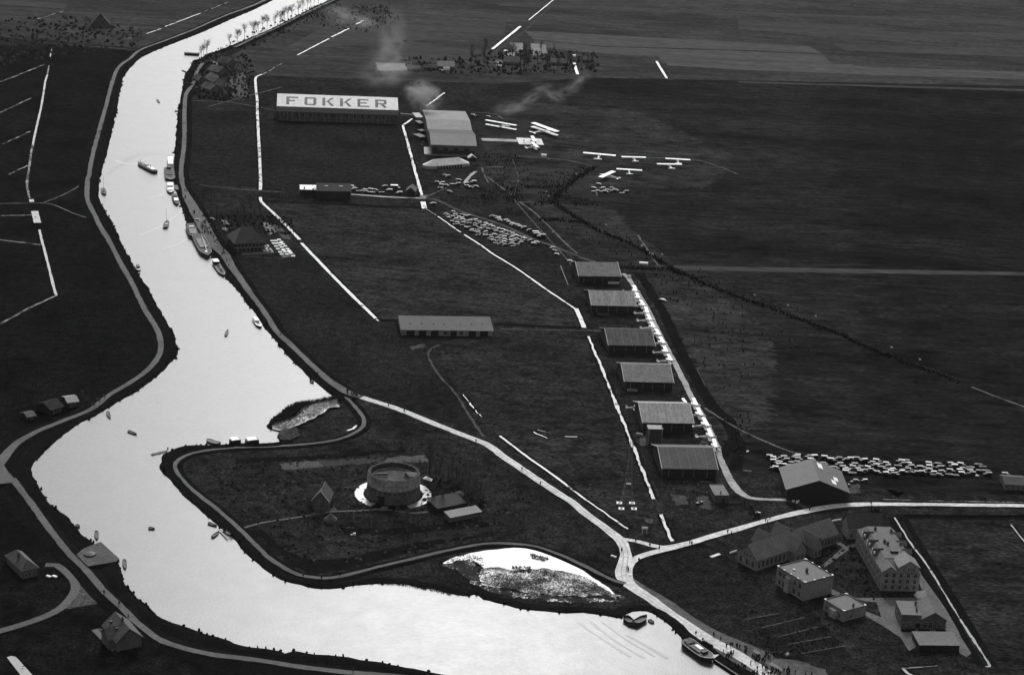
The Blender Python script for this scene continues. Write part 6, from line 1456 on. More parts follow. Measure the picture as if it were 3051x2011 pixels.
def boat(name, label, cat, a, b_, W, H, m=M_hull, deckm=None, gun=None, group=None, open_=False, blunt=.35, zw=ZW, name_deck='deck', Lmin=0):
    """a = stern image point, b_ = bow image point, on the water"""
    A = G(a[0], a[1], zw); B = G(b_[0], b_[1], zw); d = B - A; L = max(d.length, Lmin); c = (A + B) / 2
    t = thing(name, label, cat, (c.x, c.y, zw), math.atan2(d.y, d.x), group)
    q, dk, g = hull(L, W, H, m, deckm, open_=open_, blunt=blunt, sheer=min(.5, H * .4))
    q.build('hull', m, t); dk.build('floor' if open_ else name_deck, deckm or M_deck, t); g.build('gunwale', gun or M_stone, t)
    return t, L
def bx(t, name, m, *a): q = MB(); q.box(*a); return q.build(name, m, t)
def masted(t, x, h, boom=None):
    q = MB(); q.tube((x, 0, .3), (x, 0, h), .12, .06, 5); q.build('mast', M_wood, t)
    if boom: q = MB(); q.tube((x, 0, 1.6), boom, .1, .07, 5); q.build('boom', M_stone, t)
def rowboat(label, a, b_, person=False, Lmin=0, group='rowing boats on the canal'):
    t, L = boat('rowing_boat', label, 'boat', a, b_, 1.5, .5, M_hull, M_dark, M_wood, group, True, .5, Lmin=Lmin)
    for k, x in enumerate((-.25, .05, .3)): bx(t, 'thwart', M_wood, x * L - .12, x * L + .12, -.6, .6, .32, .38)
    return t
t, L = boat('canal_steamer', 'white-decked motor vessel under way across the canal, upper river', 'ship', (464, 518), (411, 489.5), 4.6, 1.5, M_hull, M_deck)
bx(t, 'deck_house', M_white, -L * .42, -L * .05, -1.5, 1.5, 1.4, 2.6); bx(t, 'wheelhouse', M_trim, -L * .05, L * .03, -1, 1, 1.4, 3.6); bx(t, 'hatch', M_dark, L * .08, L * .3, -1.3, 1.3, 1.4, 1.9); masted(t, L * .35, 5)
q = MB(); q.tube((-L * .2, 0, 2.6), (-L * .2, 0, 4.2), .35, .3, 8); q.build('funnel', M_dark, t)
t, L = boat('tug', 'small tug with brilliant white wheelhouse roof at the head of the moored row', 'boat', (508, 507), (508, 474), 4.6, 1.0); bx(t, 'cabin', M_white, -L * .3, L * .35, -1.9, 1.9, .9, 2.9); 
t, L = boat('moored_barge', 'broad dark cargo barge moored behind the small white-roofed tug', 'barge', (503, 506), (508, 543), 7.0, 1.4, deckm=M_deck, blunt=.2); bx(t, 'hatch', M_wood, -L * .35, L * .1, -2.4, 2.4, 1.3, 1.8); bx(t, 'hatch', M_wood, L * .15, L * .3, -1.8, 1.8, 1.3, 1.7); bx(t, 'wheelhouse', M_dark, -L * .45, -L * .36, -1.5, 1.5, 1.3, 3.0); masted(t, L * .0, 6)
t, L = boat('motor_launch', 'white motor launch with two cabins, third boat in the moored row', 'boat', (506, 549), (509, 580), 5.0, 1.1, deckm=M_white, gun=M_white); bx(t, 'cabin', M_white, -L * .38, -L * .05, -1.8, 1.8, 1.1, 2.3); bx(t, 'cabin', M_white, L * .08, L * .3, -1.6, 1.6, 1.1, 2.0); bx(t, 'well', M_dark, -L * .05, L * .08, -1.6, 1.6, 1.05, 1.3)
t, L = boat('dinghy', 'dark dinghy with pale deck tucked between the white launch and the bank', 'boat', (523, 556), (528, 570), 2.6, .8, deckm=M_deck)
t, L = boat('cabin_boat', 'dark-hulled cabin boat with white foredeck, fourth in the moored row', 'boat', (519, 584), (528, 614), 4.0, 1.1, deckm=M_deck, gun=M_stone); bx(t, 'cabin', M_white, L * .0, L * .26, -1.4, 1.4, 1.0, 2.2); bx(t, 'wheelhouse', M_wood, -L * .3, -L * .08, -1.2, 1.2, 1.0, 2.4)
t, L = boat('sailing_boat', 'small dark sailing boat with bare mast close to the west bank', 'boat', (306, 566), (312, 583), 3.2, .9); masted(t, 0, 11.5, (-3, 0, 1.7)); bx(t, 'cabin', M_deck, -1.5, 1.2, -.9, .9, .8, 1.3)
t, L = boat('sailing_boat', 'small sailing boat with bare mast in mid canal above the barges', 'boat', (492, 682), (499, 662), 3.2, .9); masted(t, 0, 11.0, (-3, 0, 1.7)); bx(t, 'cabin', M_trim, -1.5, 1.0, -.8, .8, .8, 1.2)
t, L = boat('cargo_barge', 'blunt dark cargo barge with pale foredeck, astern of the largest sailing barge', 'barge', (566, 676), (580, 716), 6.5, 2.0, deckm=M_wood, gun=M_stone, blunt=.25); bx(t, 'hatch', M_dark, -L * .1, L * .3, -2.2, 2.2, 1.9, 2.6); bx(t, 'capstan', M_dark, -L * .35, -L * .28, -.5, .5, 1.9, 2.9); bx(t, 'wheelhouse', M_trim, -L * .22, -L * .14, -1.4, 1.4, 1.9, 3.2)
t, L = boat('sailing_barge', 'largest sailing barge with pale gunwale and lowered mast moored by the inn', 'barge', (587, 708), (620, 772), 7.5, 2.2, deckm=M_wood, gun=M_trim, blunt=.3)
bx(t, 'hatch', M_dark, -L * .25, L * .15, -2.4, 2.4, 2.1, 2.7); bx(t, 'skylight', M_white, L * .3, L * .36, -.6, .6, 2.1, 2.6); masted(t, -L * .05, 7); q = MB(); q.tube((L * .32, .5, 2.6), (-L * .3, 1.5, 4.0), .2, .12, 6); q.build('lowered_mast', M_trim, t)
t, L = boat('passenger_boat', 'slim boat with bright white stern canopy and crowded deck below the inn', 'boat', (640, 784), (668, 826), 4.4, 1.0, deckm=M_dark); bx(t, 'canopy', M_white, -L * .5, -L * .28, -1.7, 1.7, 2.6, 2.75); bx(t, 'canopy_cabin', M_dark, -L * .48, -L * .3, -1.5, 1.5, .9, 2.6); bx(t, 'bench', M_stone, -L * .2, L * .25, -.9, -.6, .9, 1.2)
for j in range(6): bx(t, 'cargo', [M_dark, M_wood, M_stone][j % 3], -L * .2 + j * L * .09, -L * .2 + j * L * .09 + .8, -.4, .9, .9, 1.6)
t, L = boat('motor_boat', 'small boat with pale cabin at the west bank opposite the meadow', 'boat', (409, 792), (414, 810), 2.8, .7, deckm=M_trim, gun=M_trim); bx(t, 'cabin', M_dark, -L * .3, L * .1, -.9, .9, .6, 1.7)
t, L = boat('motor_boat', 'white cabin cruiser lying alone at the east bank below the meadow', 'boat', (758, 951), (776, 979), 3.4, .9, M_hull, M_white, M_white); bx(t, 'cabin', M_white, -L * .45, -L * .05, -1.2, 1.2, .8, 1.8); bx(t, 'cockpit', M_dark, -L * .02, L * .2, -.9, .9, .8, .95)
rowboat('rowing boat with two dark figures in mid canal beyond the bend', (672, 1003), (679, 985))
rowboat('dark rowing boat moored near the wooded inner bend', (320, 1229), (328, 1248))
rowboat('rowing boat with a rower seated, off the inner bend', (382, 1286), (407, 1296))
rowboat('rowing boat alone in the middle of the lower river', (443, 1575), (461, 1577))
t = rowboat('left of the three rowing boats by the little landing stage', (621, 1560), (646, 1569), group='rowing boats at the little landing stage')
rowboat('rowing boat lying slanted left of the little landing stage', (632, 1603), (652, 1586), group='rowing boats at the little landing stage')
rowboat('rowing boat between the little landing stage and the bank', (670, 1583), (688, 1597), group='rowing boats at the little landing stage')
rowboat('upright dark boat moored just above the quay', (287, 1585), (289, 1609)); rowboat('upright dark boat moored just below the quay', (370, 1670), (373, 1697))
rowboat('tiny dark boat by the reeds above the quay', (228, 1566), (236, 1573)); rowboat('tiny dark boat in the upper canal', (468, 299), (476, 309), Lmin=5)
rowboat('curved little boat at the east bank before the reed spit', (925, 1137), (934, 1143)); rowboat('dark boat at the east bank below the village', (526, 333), (538, 333), Lmin=6); rowboat('dark boat at the bank beside the village road', (543, 212), (556, 217), Lmin=7)
t, L = boat('long_barge', 'long black barge lying off the village at the top of the canal', 'barge', (593, 166), (549, 163), 5.5, 1.6, blunt=.2); bx(t, 'hatch', M_dark, -L * .3, L * .3, -1.8, 1.8, 1.5, 2.1)
t, L = boat('moored_punt', 'long dark punt moored at the north shore of the fort', 'boat', (654, 1326), (616, 1314), 3.0, .8, deckm=M_dark, blunt=.2); 
for k, (a, b_, l) in enumerate((((690, 1326), (718, 1322), 'left'), ((736, 1326), (772, 1322), 'right'))):
    fr = Frame(a, b_, .4); t = thing('boat_house', l + ' of two low boathouses with white roofs on the fort shore', 'boathouse', fr.o, fr.yaw)
    walls(t, 0, fr.L, 0, 3.2, 2.2, M_dark); q = MB(); q.box(fr.L * .1, fr.L * .9, .3, 4.2, 2.3, 2.5); q.build('roof', M_white, t)
fr = Frame((454, 1356), (500, 1345), .6); t = thing('jetty', 'thin dark jetty pointing left from the fort headland', 'jetty', fr.o, fr.yaw)
for j in range(14): q = MB(); q.box(fr.L * j / 14, fr.L * (j + 1) / 14 - .05, 0, 1.6, .6, .72); q.build('plank', M_dark, t)
for x in (.3, fr.L * .5, fr.L - .5): q = MB(); q.tube((x, .1, -.3), (x, .1, 1.7), .1); q.build('post', M_dark, t)
fr = Frame((651, 1582), (676, 1608), .6); t = thing('landing_stage', 'little landing stage of open dark beams by the rowing boats', 'landing stage', fr.o, fr.yaw)
for y in (0, 2.2): q = MB(); q.box(0, fr.L, y, y + .2, .5, .7); q.build('beam', M_dark, t)
for j in range(5): q = MB(); x = fr.L * j / 4; q.box(x - .1, x + .1, 0, 2.4, .7, .85); q.build('cross_beam', M_dark, t)
for (a, b_, l) in (((1862, 1846), (1890, 1865), 'left of two derelict wooden hulks sunk in a V by the lower shore'), ((1888, 1865), (1926, 1843), 'right of two derelict wooden hulks sunk in a V by the lower shore')):
    t, L = boat('derelict_hulk', l, 'hulk', a, b_, 3.2, 1.4, mat('rotten_timber', .05, .9, .1, n=((.8, .4),)), M_dark, M_stone, 'derelict hulks', True, .4)
    for k in range(4): bx(t, 'rib', M_wood, -L * .3 + k * L * .2, -L * .3 + k * L * .2 + .15, -1.2, 1.2, .5, .7)
t, L = boat('sunken_punt', 'small square punt half sunk right of the hulks', 'boat', (1934, 1848), (1946, 1857), 1.7, .4, M_wood, M_wood, M_wood, None, True, .15)
t, L = boat('river_barge', 'large pale-gunwaled river barge moored by the crowd, bottom of the picture', 'barge', (2040, 1919), (2120, 1977), 5.6, 1.9, M_hull, M_deck, M_trim, blunt=.25)
bx(t, 'aft_cabin', M_wood, -L * .4, -L * .26, -1.7, 1.7, 1.8, 2.6); bx(t, 'hatch_cover', M_white, -L * .15, L * .08, -.1, 1.5, 2.4, 2.6); bx(t, 'hatch', M_dark, -L * .2, L * .15, -1.8, 1.8, 1.8, 2.4); bx(t, 'tiller_house', M_dark, L * .18, L * .26, -1.2, 1.2, 1.8, 3.0)
q = MB(); q.tube((-L * .3, -1.9, 2.5), (L * .3, -1.9, 2.5), .1, .1, 4); q.build('rail', M_stone, t)
fr = Frame((2125, 1965), (2195, 2011), 1.0); q = MB(); q.box(0, fr.L * 1.6, -.2, .4, -.5, 1.4); tag(q.build('quay_edge', M_dark, None, loc=fr.o, rz=fr.yaw), 'dark timber quay edge running from the river barge bow to the frame', 'quay wall')
tag(MB().add([(0, 0, 1), (3, .8, 1.6), (.8, -2.0, 1.2), (0, 0, 1.7)], [(0, 1, 2), (1, 3, 2), (0, 3, 1), (0, 2, 3)]).build('gangway_awning', M_trim, None, loc=G(2118, 1962, .6)), 'white awning scrap at the bow of the river barge', 'awning')

# ================================================================ trees
def tree_mesh(h, spread, seed, n=7, tw=90, up=.5, slim=False):
    rnd = random.Random(seed); T = MB(); K = MB()
    T.tube((0, 0, -.2), (rnd.uniform(-.2, .2), rnd.uniform(-.2, .2), h * .45), .017 * h, .011 * h, 6)
    T.tube((0, 0, h * .45), (rnd.uniform(-.3, .3), rnd.uniform(-.3, .3), h * .85), .011 * h, .004 * h, 5)
    ends = []
    for i in range(n * 2):
        z0 = h * rnd.uniform(.2 if slim else .3, .75); a = rnd.uniform(0, 2 * PI); r = spread * rnd.uniform(.45, 1) * (1 - .3 * (z0 / h)); 
        e = Vector((r * math.cos(a), r * math.sin(a), min(h * .98, z0 + h * rnd.uniform(.15, .34)))); p = Vector((0, 0, z0)); md = (p + e) / 2 + Vector((0, 0, h * .03))
        K.tube(p, md, .006 * h, .004 * h, 4); K.tube(md, e, .004 * h, .0015 * h, 3)
        ends += [md, e, (md + e) / 2]
    for i in range(tw):
        p = rnd.choice(ends); a = rnd.uniform(0, 2 * PI); l = rnd.uniform(.5, 1.5) * spread * .4
        e = p + Vector((l * math.cos(a), l * math.sin(a), rnd.uniform(-.2, 1.1) * l)); w_ = .045
        d = Vector((-math.sin(a), math.cos(a), 0)) * w_
        K.add([p - d, p + d, e, p + Vector((0, 0, w_ * 2))], [(0, 1, 2), (1, 3, 2), (3, 0, 2)])
        for _ in range(2):
            a2 = a + rnd.uniform(-1, 1); f = e + Vector((math.cos(a2), math.sin(a2), rnd.uniform(0, 1))) * l * .5; s_ = p.lerp(e, rnd.uniform(.4, .9))
            K.add([s_ - d * .8, s_ + d * .8, f], [(0, 1, 2)])
    return T.mesh('trunk', M_bark), K.mesh('crown', M_twig)
TM = [tree_mesh(14, 4.2, 1, tw=300, n=9), tree_mesh(14, 3.6, 2, tw=260, n=8), tree_mesh(14, 4.8, 3, tw=340, n=10)]
TS = [tree_mesh(15, 2.8, 4, n=12, tw=260, slim=True), tree_mesh(15, 3.6, 5, n=12, tw=300, slim=True)]
def tree(x, y, hpx, label, group, kind=0, seed=0, z=0):
    rnd = random.Random(seed * 7 + int(x)); ms = (TM if kind == 0 else TS)[rnd.randrange(3 if kind == 0 else 2)]
    p = G(x, y, z); H0 = 14.0 if kind == 0 else 15.0
    hh = ZAT((p.x, p.y), y - hpx) if hpx else H0
    s = hh / H0
    t = thing('bare_tree', label, 'tree', p, rnd.uniform(0, 6.28), group); t.scale = (s, s, s)
    mk('trunk', ms[0], t); mk('crown', ms[1], t)
row = ZO(700, 0, 2.974, [(20, 400), (85, 350), (160, 335), (205, 292), (245, 268), (285, 245), (355, 245), (400, 240), (437, 205), (470, 185), (505, 160), (560, 135), (600, 110), (640, 90), (672, 70), (700, 55), (740, 42), (790, 30), (830, 15), (870, 5)])
hts = [130, 125, 135, 90, 115, 105, 110, 135, 130, 120, 115, 115, 110, 110, 100, 90, 80, 70, 60, 50]
for i, ((x, y), h) in enumerate(zip(row, hts)): tree(x, y, h / 2.974, 'bare tree, %s from the near end of the canal bank row at the top' % ordn(i), 'row of bare trees on the canal bank', 0, i, .9)
for i, (x, y, h, l) in enumerate(((684, 140, 37, 'bare tree leaning alone at the water, where the canal narrows'), (607, 168, 36, 'bare tree at the canal bend above the black barge'), (617, 172, 52, 'tall bare tree at the canal bend beside the village'), (600, 178, 40, 'bushy bare tree over the village bank'), (590, 300, 26, 'bare tree beside the bank road below the village'), (573, 215, 28, 'small bare tree between canal and village road'))):
    tree(x, y, h, l, 'bare trees by the village', 0, i)
for i, (x, y, h) in enumerate(((1279, 1412, 112), (1283, 1392, 100), (1345, 1424, 74), (1360, 1440, 60), (1368, 1430, 50), (1388, 1424, 46), (1412, 1485, 58), (1418, 1475, 60), (1430, 1480, 50), (1398, 1450, 50), (1420, 1506, 40), (1382, 1500, 55), (1320, 1502, 60), (1296, 1440, 70), (1310, 1430, 60), (1335, 1445, 66), (1350, 1470, 60), (1375, 1460, 60), (1392, 1475, 56), (1405, 1500, 58), (1440, 1500, 50), (1290, 1500, 55))):
    tree(x, y, h, 'slender bare poplar, %s from the left in the clump right of the fort' % ordn(i), 'bare poplars right of the fort', 1, i)
for i, (x, y, h) in enumerate(((917, 1577, 62), (944, 1555, 40), (955, 1570, 85), (1006, 1588, 40), (1064, 1596, 70), (1099, 1590, 60), (1138, 1588, 55), (1183, 1536, 35), (1212, 1566, 50), (1243, 1566, 40), (1255, 1530, 45))):
    tree(x, y, h, 'slender bare tree, %s from the left along the path before the fort' % ordn(i), 'bare trees along the fort path', 1, i + 20)
for i, (x, y, h) in enumerate(((637, 695, 36), (650, 708, 48), (661, 725, 55), (603, 692, 30), (612, 680, 28), (706, 652, 40), (727, 650, 44), (670, 690, 40), (682, 715, 36), (748, 632, 36), (745, 610, 38), (716, 620, 36), (690, 668, 50), (672, 735, 50), (645, 640, 34), (628, 655, 34), (812, 600, 34), (790, 560, 30), (842, 600, 34), (873, 612, 34), (640, 600, 34), (600, 560, 26), (760, 655, 40), (774, 640, 40))):
    tree(x, y, h, 'thin bare tree, %s in the grove around the inn' % ordn(i), 'bare trees around the inn', 1, i + 40)
for i, (x, y, h) in enumerate(((1404, 192, 66), (1444, 168, 58), (1441, 180, 40), (1526, 176, 50), (1535, 182, 45), (1562, 205, 80), (1568, 215, 60), (1575, 200, 55), (1600, 195, 40), (1630, 206, 60), (1636, 200, 55), (1660, 212, 52), (1690, 200, 45), (1697, 208, 60), (1750, 190, 36), (1765, 194, 40), (1612, 160, 38), (1650, 165, 36))):
    tree(x, y, h, 'tall thin farm tree, %s from the left around the top centre farms' % ordn(i), 'bare trees around the top centre farms', 1, i + 60)
for i, (x, y, h) in enumerate(((255, 78, 30), (268, 84, 30), (110, 130, 28), (100, 150, 20), (115, 112, 22), (420, 118, 30), (410, 140, 24), (330, 90, 22), (25, 150, 20), (60, 155, 24), (80, 142, 18), (200, 70, 16), (960, 60, 26), (1000, 64, 26), (1042, 70, 20), (1080, 40, 24), (1160, 30, 24), (930, 48, 28))):
    tree(x, y, h, 'small distant tree, %s from the left in the far fields at the top' % ordn(i), 'scattered trees in the far fields', 0, i + 80)
for i, (x, y, h) in enumerate(((280, 1222, 24), (296, 1210, 24), (312, 1196, 20), (262, 1205, 22), (245, 1185, 22), (175, 1215, 16))):
    tree(x, y, h, 'dim bare tree, %s from the left by the cottages on the inner bend' % ordn(i), 'bare trees on the inner bend', 0, i + 90)

# ================================================================ people
def skin_person(name, seed, stride=.12, coat=False, arms=.22, lean_=0):
    me = bpy.data.meshes.new(name + '_skel')
    V = [(0, 0, .92), (0, lean_ * .3, 1.2), (0, lean_ * .5, 1.42), (0, lean_ * .5, 1.52), (0, lean_ * .5 + .02, 1.68), (0, lean_ * .5, 1.78),
         (.10, 0, .86), (.11, stride, .48), (.11, stride * .6, .08), (.11, stride * .6 + .14, .03),
         (-.10, 0, .86), (-.11, -stride * .4, .48), (-.11, -stride * 1.3, .08), (-.11, -stride * 1.3 + .14, .03),
         (.19, lean_ * .5, 1.40), (.27, -stride * .6, 1.12), (.25, stride * .3 + .05, .86),
         (-.19, lean_ * .5, 1.40), (-.27, stride * .6, 1.12), (-.25, .05 + stride * .5, .86)]
    E_ = [(0, 1), (1, 2), (2, 3), (3, 4), (4, 5), (0, 6), (6, 7), (7, 8), (8, 9), (0, 10), (10, 11), (11, 12), (12, 13), (2, 14), (14, 15), (15, 16), (2, 17), (17, 18), (18, 19)]
    R_ = [.16, .15, .14, .07, .11, .09, .13, .09 if not coat else .14, .06, .05, .13, .09 if not coat else .14, .06, .05, .09, .065, .05, .09, .065, .05]
    me.from_pydata(V, E_, [])
    o = bpy.data.objects.new(name + '_tmp', me); C.objects.link(o)
    md = o.modifiers.new('s', 'SKIN'); md.use_smooth_shade = True
    for i, sv in enumerate(me.skin_vertices[0].data): sv.radius = (R_[i], R_[i] * .8); sv.use_root = (i == 0)
    dg = bpy.context.evaluated_depsgraph_get()
    ev = o.evaluated_get(dg); m2 = bpy.data.meshes.new_from_object(ev); m2.name = name
    m2.materials.clear(); m2.materials.append(M_cloth if seed % 3 else M_clothb); m2.materials.append(M_skin)
    for p in m2.polygons:
        p.material_index = 1 if (p.center.z > 1.58 and p.center.z < 1.75 and p.center.y > -.02) else 0
    bpy.data.objects.remove(o)
    return m2
PM = [skin_person('person_%s' % k, i, st, c_) for i, (k, st, c_) in enumerate((('standing', .0, False), ('walking', .22, False), ('coated', .06, True), ('strolling', .15, True)))]
DESC = ['figure in dark clothes standing', 'figure in brown-grey clothes striding', 'figure in a long dark coat', 'figure strolling in a dark coat']
PC = []
def person(x, y, label=None, group=None, z=.3, k=None, seed=0, world=None):
    rnd = random.Random(int(x * 13 + y * 7) + seed); k = rnd.randrange(4) if k is None else k
    p = Vector(world) if world else G(x, y, z)
    o = mk('person', PM[k], None, p, rnd.uniform(0, 2 * PI)); s = rnd.uniform(.94, 1.06) * 1.02; o.scale = (s * 1.15, s * 1.15, s)
    tag(o, label, 'person', group); PC.append(o); return o
lone = [(1555, 1400, 'walking the pale road below the long white ditch', .32), (1610, 1444, 'walking the pale road towards the junction', .32), (1418, 1318, 'alone on the pale road near its bend', .32), (1157, 1209, 'on the pale road past the reed spit', .32), (1204, 1228, 'on the upper verge of the pale road', .32), (947, 1116, 'on the dyke road above the reed spit', 1), (835, 999, 'on the dyke road opposite the white cruiser', 1),
        (1852, 1642, 'at the left edge of the road fork', .32), (1888, 1657, 'inside the grassy triangle of the road fork', .1), (1903, 1672, 'at the lower edge of the branch road', .34), (1894, 1612, 'on the upper arm of the road fork', .34), (1936, 1625, 'beside the upper arm of the road fork', .3), (1964, 1636, 'where the two branch roads meet', .34),
        (2168, 1588, 'on the branch road left of the gate group', .36), (2179, 1592, 'beside another on the branch road', .36), (2412, 1519, 'where the apron path joins the branch road', .36), (2294, 1545, 'on the verge of the branch road', .2), (2073, 1890, 'in the middle of the gravel road bottom right', .3), (2126, 1893, 'on the field edge of the gravel road', .3), (2147, 1905, 'on the field edge nearest the crowd', .3),
        (310, 1769, 'walking the west dyke road below the quay', 1), (355, 1801, 'farther along the west dyke road', 1), (382, 1838, 'on the west dyke road by the steep house', 1), (958, 1722, 'on the fort shore road at its southern bend', .5), (903, 1718, 'on the fort shore road left of its bend', .5), (1013, 1714, 'on the fort shore road right of its bend', .5), (769, 1561, 'on the fort path near the shore road', .2), (1068, 1216, 'on the loop road by the spit', .5), (1052, 2002, 'on the bottom dyke road', 1),
        (305, 377, 'on the upper west dyke road', 1), (298, 395, 'below another on the upper west dyke road', 1), (286, 415, 'on the west dyke road opposite the steamer', 1), (37, 1412, 'at the left edge road junction', 1.05), (500, 1343, 'standing at the root of the jetty', .9), (1040, 1600, 'in the grass before the fort', .05), (580, 500, 'in the canal side meadow', .05) , (2595, 1500, 'on the right hand road above the school gate', .4)]
for i, (x, y, l, z) in enumerate(lone[:-2] + lone[-1:]): person(x, y, DESC[i % 4] + ' ' + l, None, z, i % 4, i)
pairs = [((1868, 1696), (1872, 1700), 'at the throat of the road fork'), ((2055, 1619), (2061, 1622), 'together on the branch road above the lawn'), ((2281, 1554), (2287, 1557), 'with a bicycle on the branch road'), ((1033, 1168), (1036, 1176), 'at the corner where the loop road leaves')]
for i, (a, b_, l) in enumerate(pairs):
    person(a[0], a[1], 'left-hand figure of the two ' + l, None, .35, 0, i); person(b_[0], b_[1], 'right-hand figure of the two ' + l, None, .35, 2, i + 5)
def crowd_at(zo, P, label, group, z=.25):
    od = sorted(range(len(P)), key=lambda i: P[i][0])
    for i, (x, y) in enumerate(P): person(zo[0] + x / zo[2], zo[1] + y / zo[2], 'dark-clad person, %s from left, %s' % (ordn(od.index(i)), label), group, z, None, i)
crowd_at((2080, 1850, 5.947), [(500, 462), (570, 445), (605, 440), (680, 460), (700, 450), (735, 475), (445, 570), (525, 620), (560, 610), (600, 625), (580, 590), (625, 580), (500, 640), (540, 650), (655, 810), (620, 860), (705, 830), (690, 850), (775, 800), (810, 840), (840, 840), (740, 910), (830, 490), (860, 510), (830, 545), (850, 560), (930, 770), (1045, 860), (1040, 940), (960, 930), (1000, 930), (985, 945), (1140, 830), (1190, 860), (1220, 870), (1205, 845)],
         'in the crowd by the river barge', 'people crowding the quay road by the moored river barge')
crowd_at((2080, 1850, 5.947), [(1210, 610), (1195, 600), (1240, 620), (1180, 650), (1350, 600), (1330, 620), (1360, 615), (1400, 610), (1470, 610), (1440, 620), (1490, 615), (960, 640), (1010, 690), (1040, 660), (1070, 650), (1090, 690), (1130, 720), (1020, 720), (1060, 730), (1150, 700), (1180, 735), (990, 660), (1245, 660), (1280, 660)],
         'on the grass edge behind the barge crowd', 'people along the grass edge behind the barge crowd')
crowd_at((2080, 1850, 5.947), [(1300, 880), (1325, 885), (1310, 940), (1280, 960), (1240, 960), (1380, 900), (1420, 910), (1140, 960), (1590, 880), (1570, 900), (1610, 900), (1620, 930), (1580, 950), (1600, 850), (1450, 960), (1720, 930), (1900, 960), (2010, 965), (1350, 960), (1170, 980), (1520, 890)],
         'around the sandy circle', 'people around the sandy circle at the bottom edge')
for (a, b_, l) in (((1275, 745), (1480, 860), 'pale cloth-covered stall heap at the rim of the sandy circle'), ((990, 520), (1090, 575), 'slim white awning in the crowd behind the barge'), ((1560, 590), (1600, 570), 'small white pennant tent at the end of the grass crowd')):
    fr = Frame((2080 + a[0] / 5.947, 1850 + a[1] / 5.947), (2080 + b_[0] / 5.947, 1850 + b_[1] / 5.947), 1.0)
    q = MB(); L = max(fr.L, 1); q.add([(0, -.5, .9), (L, -.5, .9), (L, .7, .9), (0, .7, .9), (L * .1, .1, 1.8), (L * .9, .1, 1.6)], [(0, 1, 5, 4), (2, 3, 4, 5), (1, 2, 5), (3, 0, 4), (3, 2, 1, 0)])
    for x in (.1, L - .1): q.tube((x, 0, 0), (x, 0, .95), .05, n=4)
    tag(q.build('awning', M_trim, None, loc=fr.o, rz=fr.yaw), l, 'awning')
crowd_at((2180, 1500, 6.818), [(355, 140), (350, 165), (400, 105), (430, 120), (430, 140), (355, 215), (440, 215), (470, 200), (500, 210), (510, 230), (430, 330), (435, 345), (490, 330), (540, 320), (550, 335), (475, 280), (515, 280), (450, 250), (375, 90), (390, 240), (260, 20)],
         'in the group between apron path and branch road', 'people coming off the apron path to the branch road')
crowd_at((2200, 1480, 2.795), [(1142, 112), (1150, 125), (1168, 108), (1172, 122), (1130, 118), (1160, 130), (1105, 60), (1108, 100)], 'waiting at the school gate', 'people at the school gate')
crowd_at((700, 980, 2.974), [(1000, 545), (1000, 560), (1030, 590), (1045, 600), (1052, 585), (1075, 600), (1065, 592), (1083, 598), (1035, 575)], 'in the knot at the loop road corner', 'people at the loop road corner', .5)
crowd_at((560, 620, 6.997), [(345, 520), (360, 515), (410, 455), (400, 480), (415, 530), (435, 530), (470, 530), (480, 525), (535, 620), (740, 900), (710, 975), (740, 960), (770, 960), (820, 985), (810, 1110), (850, 1210), (120, 100), (140, 120), (380, 440), (620, 620)], 'on the dyke road before the inn', 'people on the dyke road in front of the inn', 1.0)
crowd_at((480, 470, 4.237), [(300, 420), (300, 515), (310, 505), (415, 700), (420, 690), (330, 720), (350, 740), (320, 430), (240, 380)], 'on the dyke road by the moored boats', 'people by the moored boats', 1.0)
rnd = random.Random(4)
crowd_at((2080, 1850, 5.947), [(rnd.uniform(-60, 180), rnd.uniform(350, 620) ) for _ in range(0)] + [(80 + i * 17, 360 + i * 12 + (i * 37 % 40)) for i in range(11)], 'at the water edge beside the river barge', 'people at the water edge beside the river barge', 1.0)
crowd_at((2099, 1215, 1), [(33, 90), (85, 130), (90, 132), (62, 105), (80, 95), (95, 100), (100, 118), (112, 120), (120, 125), (102, 140), (108, 150), (98, 60), (60, 40), (90, 45)], 'on the turf right of the nearest biplanes', 'people on the turf right of the nearest biplanes', .05)
# the airshow crowd : nearest as individuals, the rest one mass
rnd = random.Random(12)
MAIN = [(1640, 600), (1662, 614), (1702, 641), (1753, 671), (1803, 698), (1870, 725), (1924, 755), (1971, 782), (2005, 803), (2039, 819), (2106, 850), (2200, 887), (2253, 905), (2343, 938), (2414, 966), (2504, 998), (2575, 1033), (2683, 1076), (2772, 1108), (2860, 1142)]
def along(px, width, per_m, dens_fn=None):
    W = catmull([tuple(G(p[0], p[1], 0).xy) for p in px], 1.0); out = []
    for i in range(len(W) - 1):
        d = W[i + 1] - W[i]; l = d.length; nn = Vector((-d.y, d.x, 0)).normalized()
        n_ = l * per_m * (dens_fn(i / len(W)) if dens_fn else 1); n_ = int(n_) + (rnd.random() < n_ % 1)
        for _ in range(n_):
            out.append(W[i] + d * rnd.random() + nn * rnd.gauss(0, width / 2.4))
    return out
CP = along(MAIN, 2.6, 2.5, lambda u: 1.15 if u < .5 else (1.0 if u < .85 else .7))
CP += along(MAIN[3:14], 15.0, .35)
CP += along([(1602, 655), (1640, 656), (1690, 660), (1750, 668)], 4, 3.0) + along([(1848, 799), (1890, 802), (1940, 803), (2005, 806), (2040, 822)], 4, 3.2)
CP += along([(1561, 559), (1620, 560), (1679, 557)], 3.5, 2.6) + along([(1770, 500), (1720, 532), (1690, 556), (1672, 570), (1650, 600)], 4.0, 2.4)
CP += along([(1700, 607), (1740, 610), (1783, 612)], 5, 2.2) + along([(1530, 560), (1528, 598), (1520, 605)], 8, 2.2)
